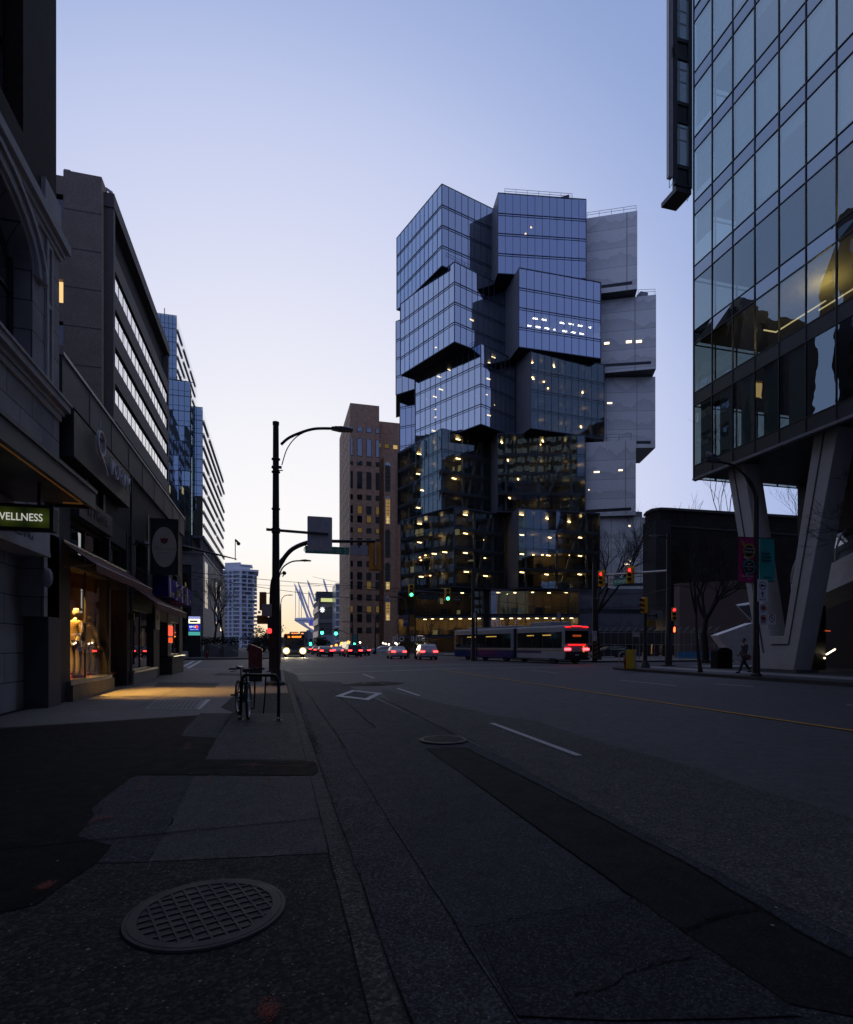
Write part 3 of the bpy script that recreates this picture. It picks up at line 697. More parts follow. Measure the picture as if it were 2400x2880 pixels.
# right stack: pale printed cladding with a slot near each foot
def CB(fl, fr, Z, z0, slot, lights=(), deep=None, back=9):
    c = topsZ([fl, fr], Z); p, q = Vector(c[0]), Vector(c[1]); t_ = (q-p).normalized(); n_ = Vector((-t_.y, t_.x))
    if n_.y < 0: n_ = -n_
    b = [tuple(q+n_*back-t_*.3*0), tuple(p+n_*back)]
    m = MB(); m.prism([tuple(p), tuple(q), b[0], b[1]], z0, Z); o = m.build('concrete_block', PLATE, tw)
    m = MB(); m.prism([tuple(p+n_*.1), tuple(q+n_*.1), b[0], b[1]], z0-.05, z0+.0-.002); m.build('soffit', SOFF, o)
    if slot:
        (u0, v0), (u1, v1) = slot
        def fp(u, v):
            r = (u-CU)/F; A_ = cP-r*sP; B_ = -(sP+r*cP); f0 = A_*p.x+B_*p.y; f1 = A_*q.x+B_*q.y; k = f0/(f0-f1); w = p.lerp(q, k)-n_*.03
            return Vector((w.x, w.y, zv(v, w.x, w.y)))
        a = fp(u0, v0); e = fp(u1, v1); m = MB(); m.ext([a+Vector((0, 0, -.3)), e+Vector((0, 0, -.3)), e+Vector((0, 0, .3)), a+Vector((0, 0, .3))], (n_.x*.02, n_.y*.02, 0)); m.build('slot_window', M('slot_dark', (.01, .01, .012), .3), o)
        for u, v, w_, h_ in lights:
            a = fp(u, v); m = MB(); tt = Vector((t_.x, t_.y, 0))
            m.ext([a-tt*w_-Vector((0, 0, h_)), a+tt*w_-Vector((0, 0, h_)), a+tt*w_+Vector((0, 0, h_)), a-tt*w_+Vector((0, 0, h_))], (n_.x*.02, n_.y*.02, 0)); m.build('lit_window', EM('screened_lamp', (1, .78, .5), 2.6), o)
    return o
def rail(p0, p1, z0, h=1.1, parent=None):
    a = Vector((*p0, z0)); b = Vector((*p1, z0)); n = max(1, int((b-a).length/2)); m = MB()
    for k in (h, h*.55): m.bar(a+Vector((0, 0, k)), b+Vector((0, 0, k)), .05, .05)
    for i in range(n+1): q = a.lerp(b, i/n); m.bar(q, q+Vector((0, 0, h)), .05, .05, (1, 0, 0))
    m.build('roof_railing', MUL, parent or tw)
CB((1649, 614), (1793, 592), 88.8, 73.1, ((1690, 806), (1778.5, 794.5)))
CB((1691, 845), (1846, 828), 73.0, 57.9, ((1690, 1028), (1832, 1019.5)), z1px([(1372, 1061, .5, .22), (1508, 1052, .55, .25), (1570, 1050, .55, .25)]))
CB((1699, 1062), (1844, 1059), 57.8, 42.9, ((1790, 1244), (1831, 1244)), z2px([(1390, 292, .5, .15)]), back=10)
CB((1646.7, 1244.5), (1789, 1237.6), 42.8, 27.7, ((1647, 1438), (1776, 1431)), z2px([(1310, 716, .55, .15), (1457, 705, .4, .15), (1262, 826, .1, .1)]))
CB((1688, 1455.4), (1843, 1455), 27.6, 13.0, ((1690, 1644), (1828, 1644)), z3px([(1512, 217, .2, .15), (1512, 430, .2, .15), (1496, 453, .5, .1)]))
# rear stack glimpsed past the left edge
for (u0, u1, d0, za, zb) in ((1114, 1127, 131, 59.5, 76.5), (1125, 1169, 134, 44, 62.5)):
    a, b = pl(u0, d0), pl(u1+40, d0-3); n_ = (0, 9)
    glass_box('glass_block', [a, b], [(b[0]*1.1, b[1]*1.1), (a[0]*1.1, a[1]*1.1)], za, zb, 4, TG, core=False, lightpx=[(1149.7, 1093)] if za < 50 else [])
# dark heart filling the gaps between the boxes, and the rooftop pieces
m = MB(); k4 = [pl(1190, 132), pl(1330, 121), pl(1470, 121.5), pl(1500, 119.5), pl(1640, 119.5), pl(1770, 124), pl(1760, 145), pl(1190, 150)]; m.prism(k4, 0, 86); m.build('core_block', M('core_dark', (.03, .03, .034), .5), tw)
def roofpt(u, v, Z): return pl(u, (Z-H)*F/(HV-v))
rail(roofpt(1420, 546, 90.3), roofpt(1610, 560, 90.3), 90.3)
m = MB(); a = roofpt(1540, 553, 90.3); b = roofpt(1612, 557, 90.3); Zt = zv(530, *b)
m.ext([(a[0], a[1]+1.5, 90.2), (b[0], b[1]+1.5, 90.2), (b[0], b[1]+1.5, Zt), (a[0]+1, a[1]+1.5, 90.9)], (0, 4, 0)); m.build('rooftop_screen', M('screen_blue', (.03, .035, .06), .3), tw)
rail(roofpt(1652, 613, 88.8), roofpt(1790, 593, 88.8), 88.8)
rail(roofpt(1255, 727, 75.2), roofpt(1380, 790, 75.2), 75.2); rail(roofpt(1318, 984, 59.7), roofpt(1357, 967, 59.7), 59.7)
rail(roofpt(1640, 1243, 42.8), roofpt(1776, 1238, 42.8), 42.8, 1.3); rail(roofpt(1150, 1262, 44), roofpt(1166, 1250, 44), 44)
rail(roofpt(1795, 830, 73), roofpt(1843, 828, 73), 73)
for u, v, Z, w, h in ((1822, 828, 73, 1.7, 1.15), (1800, 1456, 27.6, 2.6, 1.5)):
    x, y = roofpt(u, v, Z); m = MB(); m.box(x-w/2, x+w/2, y+1, y+2.5, Z, Z+h); m.build('rooftop_planter', PALE, tw)
# lower storeys, lit at street level
zz = [13.0, 7.7, 3.6]
base = [pl(1120, 117), pl(1357, 113.0), pl(1380, 113.0), pl(1627, 112.2)]
LOB = EM('lobby_lamp', (1, .66, .32), 11)
TANW = M('lobby_timber', (.26, .20, .13), .7)
def lob(p, q, z0, z1, sp, warm):
    p = Vector(p); q = Vector(q); t_ = (q-p).normalized(); n_ = Vector((-t_.y, t_.x)); ln = (q-p).length; n = round(ln/sp)
    m = MB(); m.prism([tuple(p), tuple(q), tuple(q+n_*7), tuple(p+n_*7)], z1-.45, z1); m.prism([tuple(p), tuple(q), tuple(q+n_*7), tuple(p+n_*7)], z0-.02, z0+.06); o = m.build('street_storey', CEIL, tw)
    m = MB(); m.prism([tuple(p+n_*5.6), tuple(q+n_*5.6), tuple(q+n_*5.9), tuple(p+n_*5.9)], z0+.06, z1-.45)
    m.prism([tuple(p), tuple(p+n_*5.6), tuple(p+n_*5.6-t_*.2), tuple(p-t_*.2)], z0+.06, z1-.45); m.prism([tuple(q), tuple(q+n_*5.6), tuple(q+n_*5.6+t_*.2), tuple(q+t_*.2)], z0+.06, z1-.45)
    m.build('back_wall', TANW if warm else CORE, o)
    g = MB(); mu = MB()
    for j in range(n):
        a = p+t_*ln*j/n; b = p+t_*ln*(j+1)/n; g.quad((*a, z0), (*b, z0), (*b, z1), (*a, z1))
    for j in range(n+1): a = p+t_*ln*j/n-n_*.05; mu.bar((*a, z0), (*a, z1), .12, .12, (1, 0, 0))
    mu.bar((*(p-n_*.05), z1-.2), (*(q-n_*.05), z1-.2), .1, .4)
    g.build('glazing', TG2, o); mu.build('mullion', MUL, o)
    for j in range(warm):
        a = p.lerp(q, (j+.5)/warm)+n_*random.uniform(1.5, 4.2); m = MB(); m.box(a.x-.3, a.x+.3, a.y-.14, a.y+.14, z1-.56, z1-.452); m.build('ceiling_light', LOB, o)
    for j in range(warm if warm > 4 else 1):
        a = p.lerp(q, (j+.5)/max(1, warm if warm > 4 else 1))+n_*3.0; l_ = bpy.data.lights.new('lobby', 'POINT'); l_.energy = 22 if warm > 5 else 10; l_.color = (1, .60, .24); l_.shadow_soft_size = .3
        lo = bpy.data.objects.new('lobby_light', l_); S.collection.objects.link(lo); lo.parent = o; lo.location = Vector((a.x, a.y, z1-1.0))-tw.location
    for j in range(5):
        a = p.lerp(q, random.random())+n_*random.uniform(1.5, 5); m = MB(); h = random.uniform(.8, 1.5); m.box(a.x-.9, a.x+.9, a.y-.3, a.y+.3, z0+.06, z0+.06+h); m.build('desk', CORE, o)
lob(base[0], base[1], zz[1], zz[0]-.3, 1.7, 2); lob(base[2], base[3], zz[1], zz[0]-.3, 1.7, 5)
lob(base[0], base[1], zz[2], zz[1]-.25, 1.7, 9); lob(base[2], base[3], zz[2], zz[1]-.25, 1.7, 10)
lob(base[0], base[1], .1, zz[2]-.2, 1.9, 2); lob(base[2], base[3], .1, zz[2]-.2, 1.9, 1)
m = MB(); m.prism([pl(1357, 114.5), pl(1380, 114.5), pl(1380, 118), pl(1357, 118)], 0, 12.6); m.build('entrance_recess', MC['core_dark'], tw)
# grey blank base under the pale stack
m = MB(); a, b = pl(1630, 113), pl(1850, 116); m.prism([a, b, (b[0], b[1]+12), (a[0], a[1]+12)], 4.2, 12.9); o = m.build('blank_base', HILLS('printed_cladding_dark', (.15, .155, .175)), tw)
m = MB(); m.prism([(a[0], a[1]-.06), (b[0], b[1]-.06), b, a], 8.0, 8.8); m.build('slot_window', MC['slot_dark'], o)
m = MB(); m.prism([(a[0]+1, a[1]+3), (b[0], b[1]+3), (b[0], b[1]+4), (a[0]+1, a[1]+4)], 0, 4.2); m.build('recess_wall', MC['core_dark'], tw)
LET = M('white_letters', (.6, .6, .6), .6)
x, y = pl(1150, 111.5); TXT('glo  ane', 2.1, LET, tw, (x, y, 2.9), (cP, -sP, 0), ext=.03)
# ================================================================== left: old stone and brick building
XA = -5.0; YA = 15.15
STONE = BRICK('stone_ashlar', (.46, .445, .46), (.38, .37, .385), (.10, .10, .105), 1.15, .62, .012, .8, .5)
STONEP = M('carved_stone', (.46, .45, .465), .8, 0, .25, 2, .3, 40)
BRK = BRICK('dark_brick', (.035, .025, .022), (.055, .038, .032), (.05, .046, .044), .22, .075, .010, .85, .8)
GRANITE = M('polished_granite', (.10, .10, .115), .7, 0, .2, 12, spec=.15)
WOODB = M('black_frame', (.014, .014, .016), .4)
A = T('stone_and_brick_building', 'old building of grey stone below and dark brick above with an arched window', 'building', (-12, 0, 0))
yw0, yw1 = 9.75, 13.65                # the arched window opening and the sash above it
m = MB()                              # stone front with openings
m.box(XA-.5, XA, 14.25, YA, 2.05, 10.7); m.box(XA-.5, XA, -14, 14.25, 3.95, 7.2); m.box(XA-.5, XA, 13.65, 14.25, 7.2, 10.7)
m.box(XA-.5, XA, 5.5, 9.75, 7.2, 10.7); m.box(XA-.5, XA, -14, 2, 7.2, 10.7)
cyw = (yw0+yw1)/2; hw = (yw1-yw0)/2; arch = [(cyw+hw*math.cos(R(a)), 9.25+.95*math.sin(R(a))) for a in range(0, 181, 12)]
m.ext([(XA-.5, yw1, 10.7), (XA-.5, yw1, 9.25)]+[(XA-.5, y, z_) for y, z_ in arch[1:-1]]+[(XA-.5, yw0, 9.25), (XA-.5, yw0, 10.7)], (.5, 0, 0))
m.box(-24, XA-.5, YA-.6, YA, 0, 10.7); m.box(XA-.5, XA, 2, 5.5, 7.2, 10.7)
aw = m.build('stone_wall', STONE, A)
m = MB(); m.box(XA-.5, XA-.04, 13.3, YA-.06, 11.2, 40); m.box(XA-.5, XA-.04, -14, 9.0, 11.2, 40)
for za, zb in ((11.2, 11.9), (15.4, 16.9), (20.4, 22), (25.5, 27), (30.5, 40)): m.box(XA-.5, XA-.04, 9.0, 13.3, za, zb)
m.box(-24, XA-.5, YA-.66, YA-.06, 10.7, 40); m.box(-24, XA-.5, -14, YA-.7, 39, 40)
m.build('brick_wall', BRK, A)
m = MB()                              # moulded cornice, ledge, arch mouldings, pilaster panel
for x1, za, zb, ye in ((.05, 10.5, 10.62, .02), (.10, 10.62, 10.76, .08), (.19, 10.76, 10.98, .20), (.15, 10.98, 11.05, .16)): m.box(XA-.2, XA+x1, -14, YA+ye, za, zb)
m.box(XA-.3, XA+.05, 14.2, YA-.02, 11.05, 11.75); m.box(XA-.3, XA+.02, -14, 13.4, 11.05, 11.3)
for x1, za, zb, ye in ((.05, 6.70, 6.84, .02), (.10, 6.84, 6.95, .06), (.20, 6.95, 7.1, .14), (.24, 7.1, 7.16, .17)): m.box(XA-.2, XA+x1, -14, YA+ye, za, zb)
m.box(XA-.1, XA+.06, -14, YA-.25, 5.35, 5.47); m.box(XA-.1, XA+.06, -14, YA-.25, 4.75, 4.84)
m.build('cornice', STONEP, A)
m = MB()
for k, (r0, r1, x1) in enumerate(((0, .10, .03), (.10, .32, .10), (.32, .42, .16))):
    for i in range(len(arch)-1):
        def q(j, r): a = R(12*j); return (cyw+(hw+r)*math.cos(a), 9.25+(.95+r)*math.sin(a))
        a, b, c, d = q(i, r0), q(i, r1), q(i+1, r1), q(i+1, r0)
        m.ext([(XA, *a), (XA, *b), (XA, *c), (XA, *d)], (x1, 0, 0))
m.build('arch_moulding', STONEP, A)
m = MB()
for y0, y1 in ((14.30, 14.42), (14.58, 14.66)): m.box(XA, XA+.05, y0, y1, 7.3, 10.45)
for z0_ in (7.3, 9.0, 10.35): m.box(XA, XA+.04, 14.42, 14.58, z0_, z0_+.1)
m.build('pilaster_panel', STONEP, A)
m = MB()                              # carved frieze between arch and cornice
for i in range(80):
    y = random.uniform(11.2, 13.9); zt = 9.25+1.38*math.sqrt(max(0, 1-((y-cyw)/(hw+.45))**2)) if abs(y-cyw) < hw+.45 else 9.3
    z_ = random.uniform(zt+.05, 10.5) if zt < 10.4 else 10.5; m.ball((XA+.02, y, z_), .05, .07*random.uniform(.6, 1.5), .07*random.uniform(.6, 1.5), 6, 4)
m.build('carved_frieze', STONEP, A, True)
def sash(parent, x, y0, y1, z0, z1, nv=2, nh=2, glass=None, fr=None, w=.07, name='window'):
    fr = fr or WOODB; m = MB()
    m.box(x-.06, x+.03, y0, y0+w, z0, z1); m.box(x-.06, x+.03, y1-w, y1, z0, z1); m.box(x-.06, x+.03, y0+w, y1-w, z0, z0+w); m.box(x-.06, x+.03, y0+w, y1-w, z1-w, z1)
    for i in range(1, nv): y = y0+(y1-y0)*i/nv; m.box(x-.05, x+.02, y-w*.4, y+w*.4, z0+w, z1-w)
    for i in range(1, nh):
        zq = z0+(z1-z0)*i/nh
        for j in range(nv): m.box(x-.05, x+.022, y0+(y1-y0)*j/nv+w*.5, y0+(y1-y0)*(j+1)/nv-w*.5, zq-w*.4, zq+w*.4)
    o = m.build(name, fr, parent); g = MB(); g.quad((x-.02, y0, z0), (x-.02, y1, z0), (x-.02, y1, z1), (x-.02, y0, z1)); g.build('pane', glass or DARKG, o)
    b = MB(); b.quad((x-.5, y0, z0), (x-.5, y1, z0), (x-.5, y1, z1), (x-.5, y0, z1)); b.build('blind', M('dim_room', (.02, .02, .022), .9), o)
    return o
OLDG = GLASS('old_glass', (.3, .32, .33), .16, .05, 1.2, (.9, 1, 1))
sash(A, XA-.38, yw0, yw1, 7.2, 10.3, 3, 2, OLDG); 
for za, zb in ((11.9, 15.4), (16.9, 20.4), (22, 25.5)): sash(A, XA-.4, 9.0, 13.3, za, zb, 3, 2, OLDG)
# shopfront bay, pier, lintel, door
m = MB(); m.box(XA-1.7, XA, 14.45, YA, 2.05, 3.95); m.box(XA-1.7, XA-.46, 12.4, 14.45, 0, 3.95); m.build('pier', STONE, A)
m = MB(); m.box(XA-.47, XA+.03, 14.42, YA+.02, 0, 2.05); m.build('granite_base', GRANITE, A)
m = MB(); m.box(XA-.5, XA+.06, -14, 14.42, 3.42, 3.95); m.box(XA-.5, XA+.12, -14, 14.3, 3.36, 3.44); m.build('lintel', STONEP, A)
TXT('WELLNESS  BUILDING', .27, M('carved_shadow', (.06, .06, .065), .9), A, (XA+.064, 12.2, 3.68), (0, 1, 0), (0, 0, 1), .002)
m = MB(); m.box(XA-1.8, XA-1.55, 6, 12.4, 0, 3.4); m.box(XA-1.55, XA-1.45, 10.6, 12.4, 0, 2.3); m.build('entrance_shutter', BRICK('ribbed_shutter', (.012, .012, .014), (.012, .012, .014), (.003, .003, .003), 8, .07, .01, .5, .6), A)
m = MB(); m.box(XA-1.3, XA-.46, -14, 9.2, 0, 3.4); m.build('shopfront', WOODB, A)
s = MB(); s.box(XA-1.0, XA-.9, 10.4, 12.55, 2.25, 3.12); sg = s.build('name_board', M('navy_board', (.010, .010, .016), .5), A)
TXT('WELLNESS', .24, M('dull_gold', (.20, .105, .03), .5, .2), sg, (XA-.885, 11.7, 2.68), (0, 1, 0), (0, 0, 1), .004)
for px_, k in ((.135, .36),):
    m = MB(); m.ball((XA+.08, 14.2, 2.9), .12, .10, .22, 8, 6); m.build('bracket', STONEP, A, True)
# canopy over the entrance
cn = T('entrance_canopy', 'dark flat canopy projecting over the pavement from the stone building', 'canopy', (XA, 6, 4.2))
m = MB(); m.box(XA+.01, -3.68, -12, 12.83, 4.24, 4.52); m.build('roof', M('canopy_metal', (.045, .046, .052), .5), cn)
m = MB(); m.box(-3.68, -3.6, -12, 12.9, 4.18, 4.55); m.box(XA+.5, -3.68, 12.83, 12.9, 4.18, 4.55); m.box(-3.6, -3.57, -12, 12.93, 4.50, 4.57); m.build('fascia', M('canopy_fascia', (.075, .077, .09), .45), cn)
m = MB(); m.box(-3.76, -3.72, 5, 12.6, 4.21, 4.236); m.box(-4.1, -3.76, 12.6, 12.64, 4.21, 4.236); m.build('light_strip', EM('canopy_strip', (1, .42, .10), .05), cn)
v = MB(); v.box(-4.75, -4.35, 11.2, 11.9, 4.525, 4.86); v.tube([(-4.55, 11.2, 4.86), (-4.55, 11.9, 4.86)], .2, 14); v.build('vent_hood', MC['canopy_fascia'], cn)
# lit hanging sign
ws = T('hanging_sign', 'green backlit sign reading WELLNESS hung under the dark entrance canopy', 'sign', (-4.4, 11.3, 3.4))
m = MB(); m.box(-5.25, -3.80, 11.16, 11.46, 3.41, 3.80); m.box(-5.25, -3.76, 11.12, 11.16, 3.38, 3.43); m.box(-5.25, -3.76, 11.12, 11.16, 3.78, 3.83); m.box(-3.82, -3.76, 11.12, 11.16, 3.43, 3.78)
m.box(-4.9, -4.85, 11.25, 11.35, 3.8, 4.24); m.box(-4.05, -4.0, 11.25, 11.35, 3.8, 4.24); m.build('housing', DKM, ws)
t = NT('green_lightbox'); p_ = t.n('ShaderNodeSeparateXYZ'); t.l(t.pos(), p_.inputs[0])
w_ = t.math('ABSOLUTE', t.math('SUBTRACT', t.math('FRACT', t.math('MULTIPLY', p_.outputs[0], 1.9)), .5)); h_ = t.math('ABSOLUTE', t.math('SUBTRACT', p_.outputs[2], 3.6))
e_ = t.n('ShaderNodeEmission'); t.l(t.mix(t.mr(w_, 0, .5), (.036, .050, .008), (.012, .019, .005)), e_.inputs[0]); t.l(t.mr(h_, 0, .19, .85, .22), e_.inputs[1]); t.done(e_)
m = MB(); m.quad((-5.2, 11.157, 3.43), (-3.82, 11.157, 3.43), (-3.82, 11.157, 3.78), (-5.2, 11.157, 3.78)); m.build('light_face', t.m, ws)
TXT('WELLNESS', .182, EM('sign_white_lit', (.95, .93, .85), .5), ws, (-3.93, 11.152, 3.605), (1, 0, 0), (0, 0, 1), .003, 'RIGHT', .001, sx=.84)
# ================================================================== left: low dark shop building
XB = -5.1; YB0, YB1 = 15.3, 33.6
Bd = T('low_shop_building', 'low dark two storey row of shops with awnings and a worn metal parapet', 'shop building', (-10, 24, 0))
DBR = BRICK('ribbed_dark_cladding', (.032, .032, .036), (.028, .028, .032), (.010, .010, .011), 30, .11, .02, .7, .5)
DPL = M('dark_render', (.030, .029, .032), .75); PARA = M('weathered_parapet', (.075, .072, .075), .6, .1, .5, 1.2, .2)
m = MB()
m.box(XB-9, XB-.25, YB0, YB1, 8.0, 8.3)              # roof
m.box(XB-.35, XB, YB0, YB1, 5.35, 7.45); m.build('ribbed_wall', DBR, Bd)
m = MB()
for y0, y1 in ((15.3, 16.15), (19.55, 19.75), (21.7, 22.3), (26.1, 27.3), (29.3, 30.0), (32.6, YB1)): m.box(XB-.35, XB+.02, y0, y1, 0, 5.35)
for y0, y1, za, zb in ((16.15, 19.55, 3.45, 3.65), (19.75, 21.7, 3.3, 3.65), (22.3, 26.1, 2.75, 3.65), (30, 32.6, 2.6, 3.6), (27.3, 29.3, 2.5, 5.35), (22.3, 23, 3.65, 5.35), (24.9, 26.1, 3.65, 5.35), (16.15, 21.7, 4.72, 5.35), (30, 32.6, 5.0, 5.35), (30, 30.6, 3.6, 5), (32, 32.6, 3.6, 5)): m.box(XB-.35, XB, y0, y1, za, zb)
m.box(XB-9, XB-.35, YB1-.35, YB1, 0, 8.0); m.box(XB-9, XB-.35, YB0, YB0+.3, 3.65, 8.0)
m.build('front_wall', DPL, Bd)
m = MB(); m.box(XB-.3, XB+.10, YB0+.05, YB1+.1, 7.45, 8.38); m.box(XB-3, XB-.3, YB1, YB1+.1, 7.45, 8.38)
y = YB0+.05
m.build('parapet', PARA, Bd)
m = MB(); m.box(XB-.32, XB+.14, YB0+.02, YB1+.14, 8.38, 8.46); m.build('coping', M('zinc_coping', (.30, .30, .33), .4, .6, .3, 2), Bd)
m = MB()
for i in range(1, 9): m.box(XB+.10, XB+.112, YB0+i*2.1, YB0+i*2.1+.03, 7.45, 8.38)
m.build('parapet_seam', DKM, Bd)
# upstairs windows
for y0, y1, za, zb in ((16.2, 17.9, 3.66, 4.7), (17.9, 19.5, 3.66, 4.7), (19.9, 21.6, 3.66, 4.7), (23, 24.9, 3.66, 5.3), (30.6, 32, 3.66, 5.0)): sash(Bd, XB-.18, y0, y1, za, zb, 1, 1, GLASS('shop_glass_dark', (.12, .12, .12), .12, .04, 1), None, .06)
m = MB()
for i in range(10): m.bar((XB+.05, 23.05+i*.2, 3.7), (XB+.05, 23.05+i*.2, 4.3), .02, .02, (1, 0, 0))
m.bar((XB+.05, 23, 4.3), (XB+.05, 24.9, 4.3), .03, .03); m.build('balcony_rail', BLK, Bd)
# display window
SG = GLASS('shop_glass', (.93, .94, .92), .07, 0, 1)
m = MB(); m.box(XB-.3, XB+.16, 15.9, 19.62, 0, .40); m.build('stall_riser', BRICK('riser_tile', (.16, .14, .12), (.14, .125, .11), (.08, .07, .06), 1.2, 1.0, .01, .6, .2), Bd)
m = MB(); m.box(XB-.3, XB+.10, 15.95, 19.6, .40, .50); m.build('window_sill', M('steel_sill', (.25, .25, .26), .35, .7), Bd)
sh = MB(); sh.box(XB-2.6, XB-.3, 15.5, 21.6, .42, .5); shf = sh.build('display_floor', M('red_carpet', (.30, .02, .02), .9), Bd)
m = MB(); m.box(XB-2.7, XB-2.6, 15.4, 19.75, .5, 3.6); m.box(XB-2.6, XB-.36, 15.4, 15.5, .5, 3.6); m.build('display_wall', M('display_wall_brown', (.10, .065, .035), .8), Bd)
m = MB(); m.box(XB-2.7, XB-.35, 15.4, 19.7, 3.62, 3.7); m.build('display_ceiling', DPL, Bd)
m = MB(); m.box(XB-2.6, XB-.4, 19.56, 19.72, .5, 3.6); m.build('display_wall', MC['display_wall_brown'], Bd)
g = MB(); g.quad((XB-.12, 16.15, .5), (XB-.12, 17.75, .5), (XB-.12, 17.75, 3.45), (XB-.12, 16.15, 3.45)); g.quad((XB-.12, 17.77, .5), (XB-.12, 19.55, .5), (XB-.12, 19.55, 3.45), (XB-.12, 17.77, 3.45)); g.build('display_glass', SG, Bd)
m = MB(); m.box(XB-.14, XB-.10, 17.74, 17.78, .5, 3.45)
m.box(XB-.15, XB-.02, 16.15, 16.2, .5, 3.45); m.box(XB-.15, XB-.02, 19.5, 19.55, .5, 3.45); m.build('window_frame', DKM, Bd)
m = MB(); m.tube([(XB-1.0, 15.6, 3.15), (XB-1.0, 19.5, 3.15)], .02, 6); m.tube([(XB-1.9, 15.6, 3.2), (XB-1.9, 19.5, 3.2)], .02, 6)
for y in (16.3, 16.7, 17.0, 17.5, 18.2, 18.9): m.tube([(XB-1.0, y, 3.12), (XB-1.0, y, 3.0), (XB-1.05, y+.12, 2.88)], .06, 8)
tr_ = m.build('lighting_track', BLK, Bd)
for y, zz_ in ((18.75, 2.93), ):
    m = MB(); m.ball((XB-1.0, y, zz_), .09, .09, .11); m.build('lamp', EM('shop_bulb', (1, .55, .16), 7), tr_)
for x, y, zt, e, tg, sz in ((XB-.80, 17.1, 3.35, 950, (XB-.40, 17.75, 2.1), 58), (XB-1.0, 18.2, 3.4, 90, (XB-.9, 18.9, .8), 95), (XB-.6, 18.0, 3.35, 2600, (-3.55, 18.3, 0), 66), (XB-1.3, 17.3, 3.4, 420, (XB-2.6, 18.4, 1.8), 120)):
    l_ = bpy.data.lights.new('spot', 'SPOT'); l_.energy = e; l_.color = (1, .52, .10); l_.spot_size = R(sz); l_.spot_blend = .8; l_.shadow_soft_size = .06
    lo = bpy.data.objects.new('shop_spotlight', l_); S.collection.objects.link(lo); lo.location = (x, y, zt); lo.rotation_euler = (Vector(tg)-Vector((x, y, zt))).to_track_quat('-Z', 'Y').to_euler(); lo.parent = tr_; lo.location = Vector((x, y, zt))-Bd.location
# door recess with orange glow
m = MB(); m.box(XB-1.6, XB-1.5, 19.7, 21.8, 0, 3.3); m.box(XB-1.5, XB-.36, 21.7, 21.8, 0, 3.3); m.box(XB-1.5, XB-.36, 19.66, 19.75, .0, 3.3); m.build('door_recess', M('door_wood', (.05, .03, .02), .6), Bd)
m = MB(); m.box(XB-.62, XB-.58, 19.9, 21.5, 2.55, 3.2); m.build('transom_light', EM('transom_glow', (1, .36, .06), .16), Bd)
m = MB(); m.box(XB-.66, XB-.56, 19.8, 19.9, 0, 3.25); m.box(XB-.66, XB-.56, 21.5, 21.6, 0, 3.25); m.box(XB-.66, XB-.56, 19.9, 21.5, 2.45, 2.55); m.box(XB-.64, XB-.6, 20.65, 20.75, 0, 2.45)
for i in range(4): m.box(XB-.57, XB-.545, 19.95+i*.4, 19.98+i*.4, 2.3, 2.7)
m.build('door_frame', BLK, Bd)
# second shop window and white notice, third with red sign
m = MB(); m.box(XB-.3, XB+.12, 22.2, 26.2, 0, .42); m.build('stall_riser', CONC, Bd); m = MB(); m.box(XB-.3, XB+.16, 22.2, 26.25, .42, .5); m.build('window_sill', MC['steel_sill'], Bd)
MIRG = GLASS('reflecting_shop_glass', (.10, .10, .10), .18, .0, 1)
o = sash(Bd, XB-.1, 22.35, 26.1, .5, 2.75, 2, 1, MIRG, None, .05); o = sash(Bd, XB-.05, 30, 32.6, .95, 2.6, 2, 1, MIRG, None, .05)
m = MB(); m.box(XB-.3, XB+.2, 29.4, 32.8, 0, .85); m.build('stall_riser', BRICK('riser_block', (.13, .12, .10), (.11, .10, .09), (.05, .05, .05), .5, .3, .01, .8, .3), Bd); m = MB(); m.box(XB-.3, XB+.28, 29.3, 32.9, .85, .92); m.build('window_sill', MC['steel_sill'], Bd)
m = MB(); m.box(XB+.03, XB+.06, 26.3, 27.2, 2.1, 2.95); nb = m.build('notice_board', M('grey_notice', (.22, .22, .24), .6), Bd)
TXT('575', .3, DKM, nb, (XB+.064, 26.75, 2.6), (0, 1, 0))
# red neon in the third window
nz = T('neon_sign', 'red glowing window sign in the last shop before the corner', 'neon sign', (XB+.1, 29.7, 2.1))
RN = EM('neon_red', (1, .04, .02), 4); RO = EM('neon_orange', (1, .10, .02), 1.2)
def seg(m, y0, y1, za, zb): m.box(XB+.04, XB+.06, y0, y1, za, zb)
m = MB()
for k in (0, .62):
    seg(m, 29.35+k, 29.45+k, 1.9, 2.35); seg(m, 29.65+k, 29.75+k, 1.9, 2.35); seg(m, 29.45+k, 29.65+k, 2.27, 2.35); seg(m, 29.45+k, 29.65+k, 1.9, 1.98)
seg(m, 29.82, 29.92, 1.9, 2.35); m.build('tube_letters', RN, nz)
m = MB(); seg(m, 29.35, 30.35, 1.55, 1.78); m.build('lower_bar', RO, nz); m = MB(); m.box(XB+.02, XB+.038, 29.25, 30.45, 1.5, 2.45); m.build('back_panel', BLK, nz)
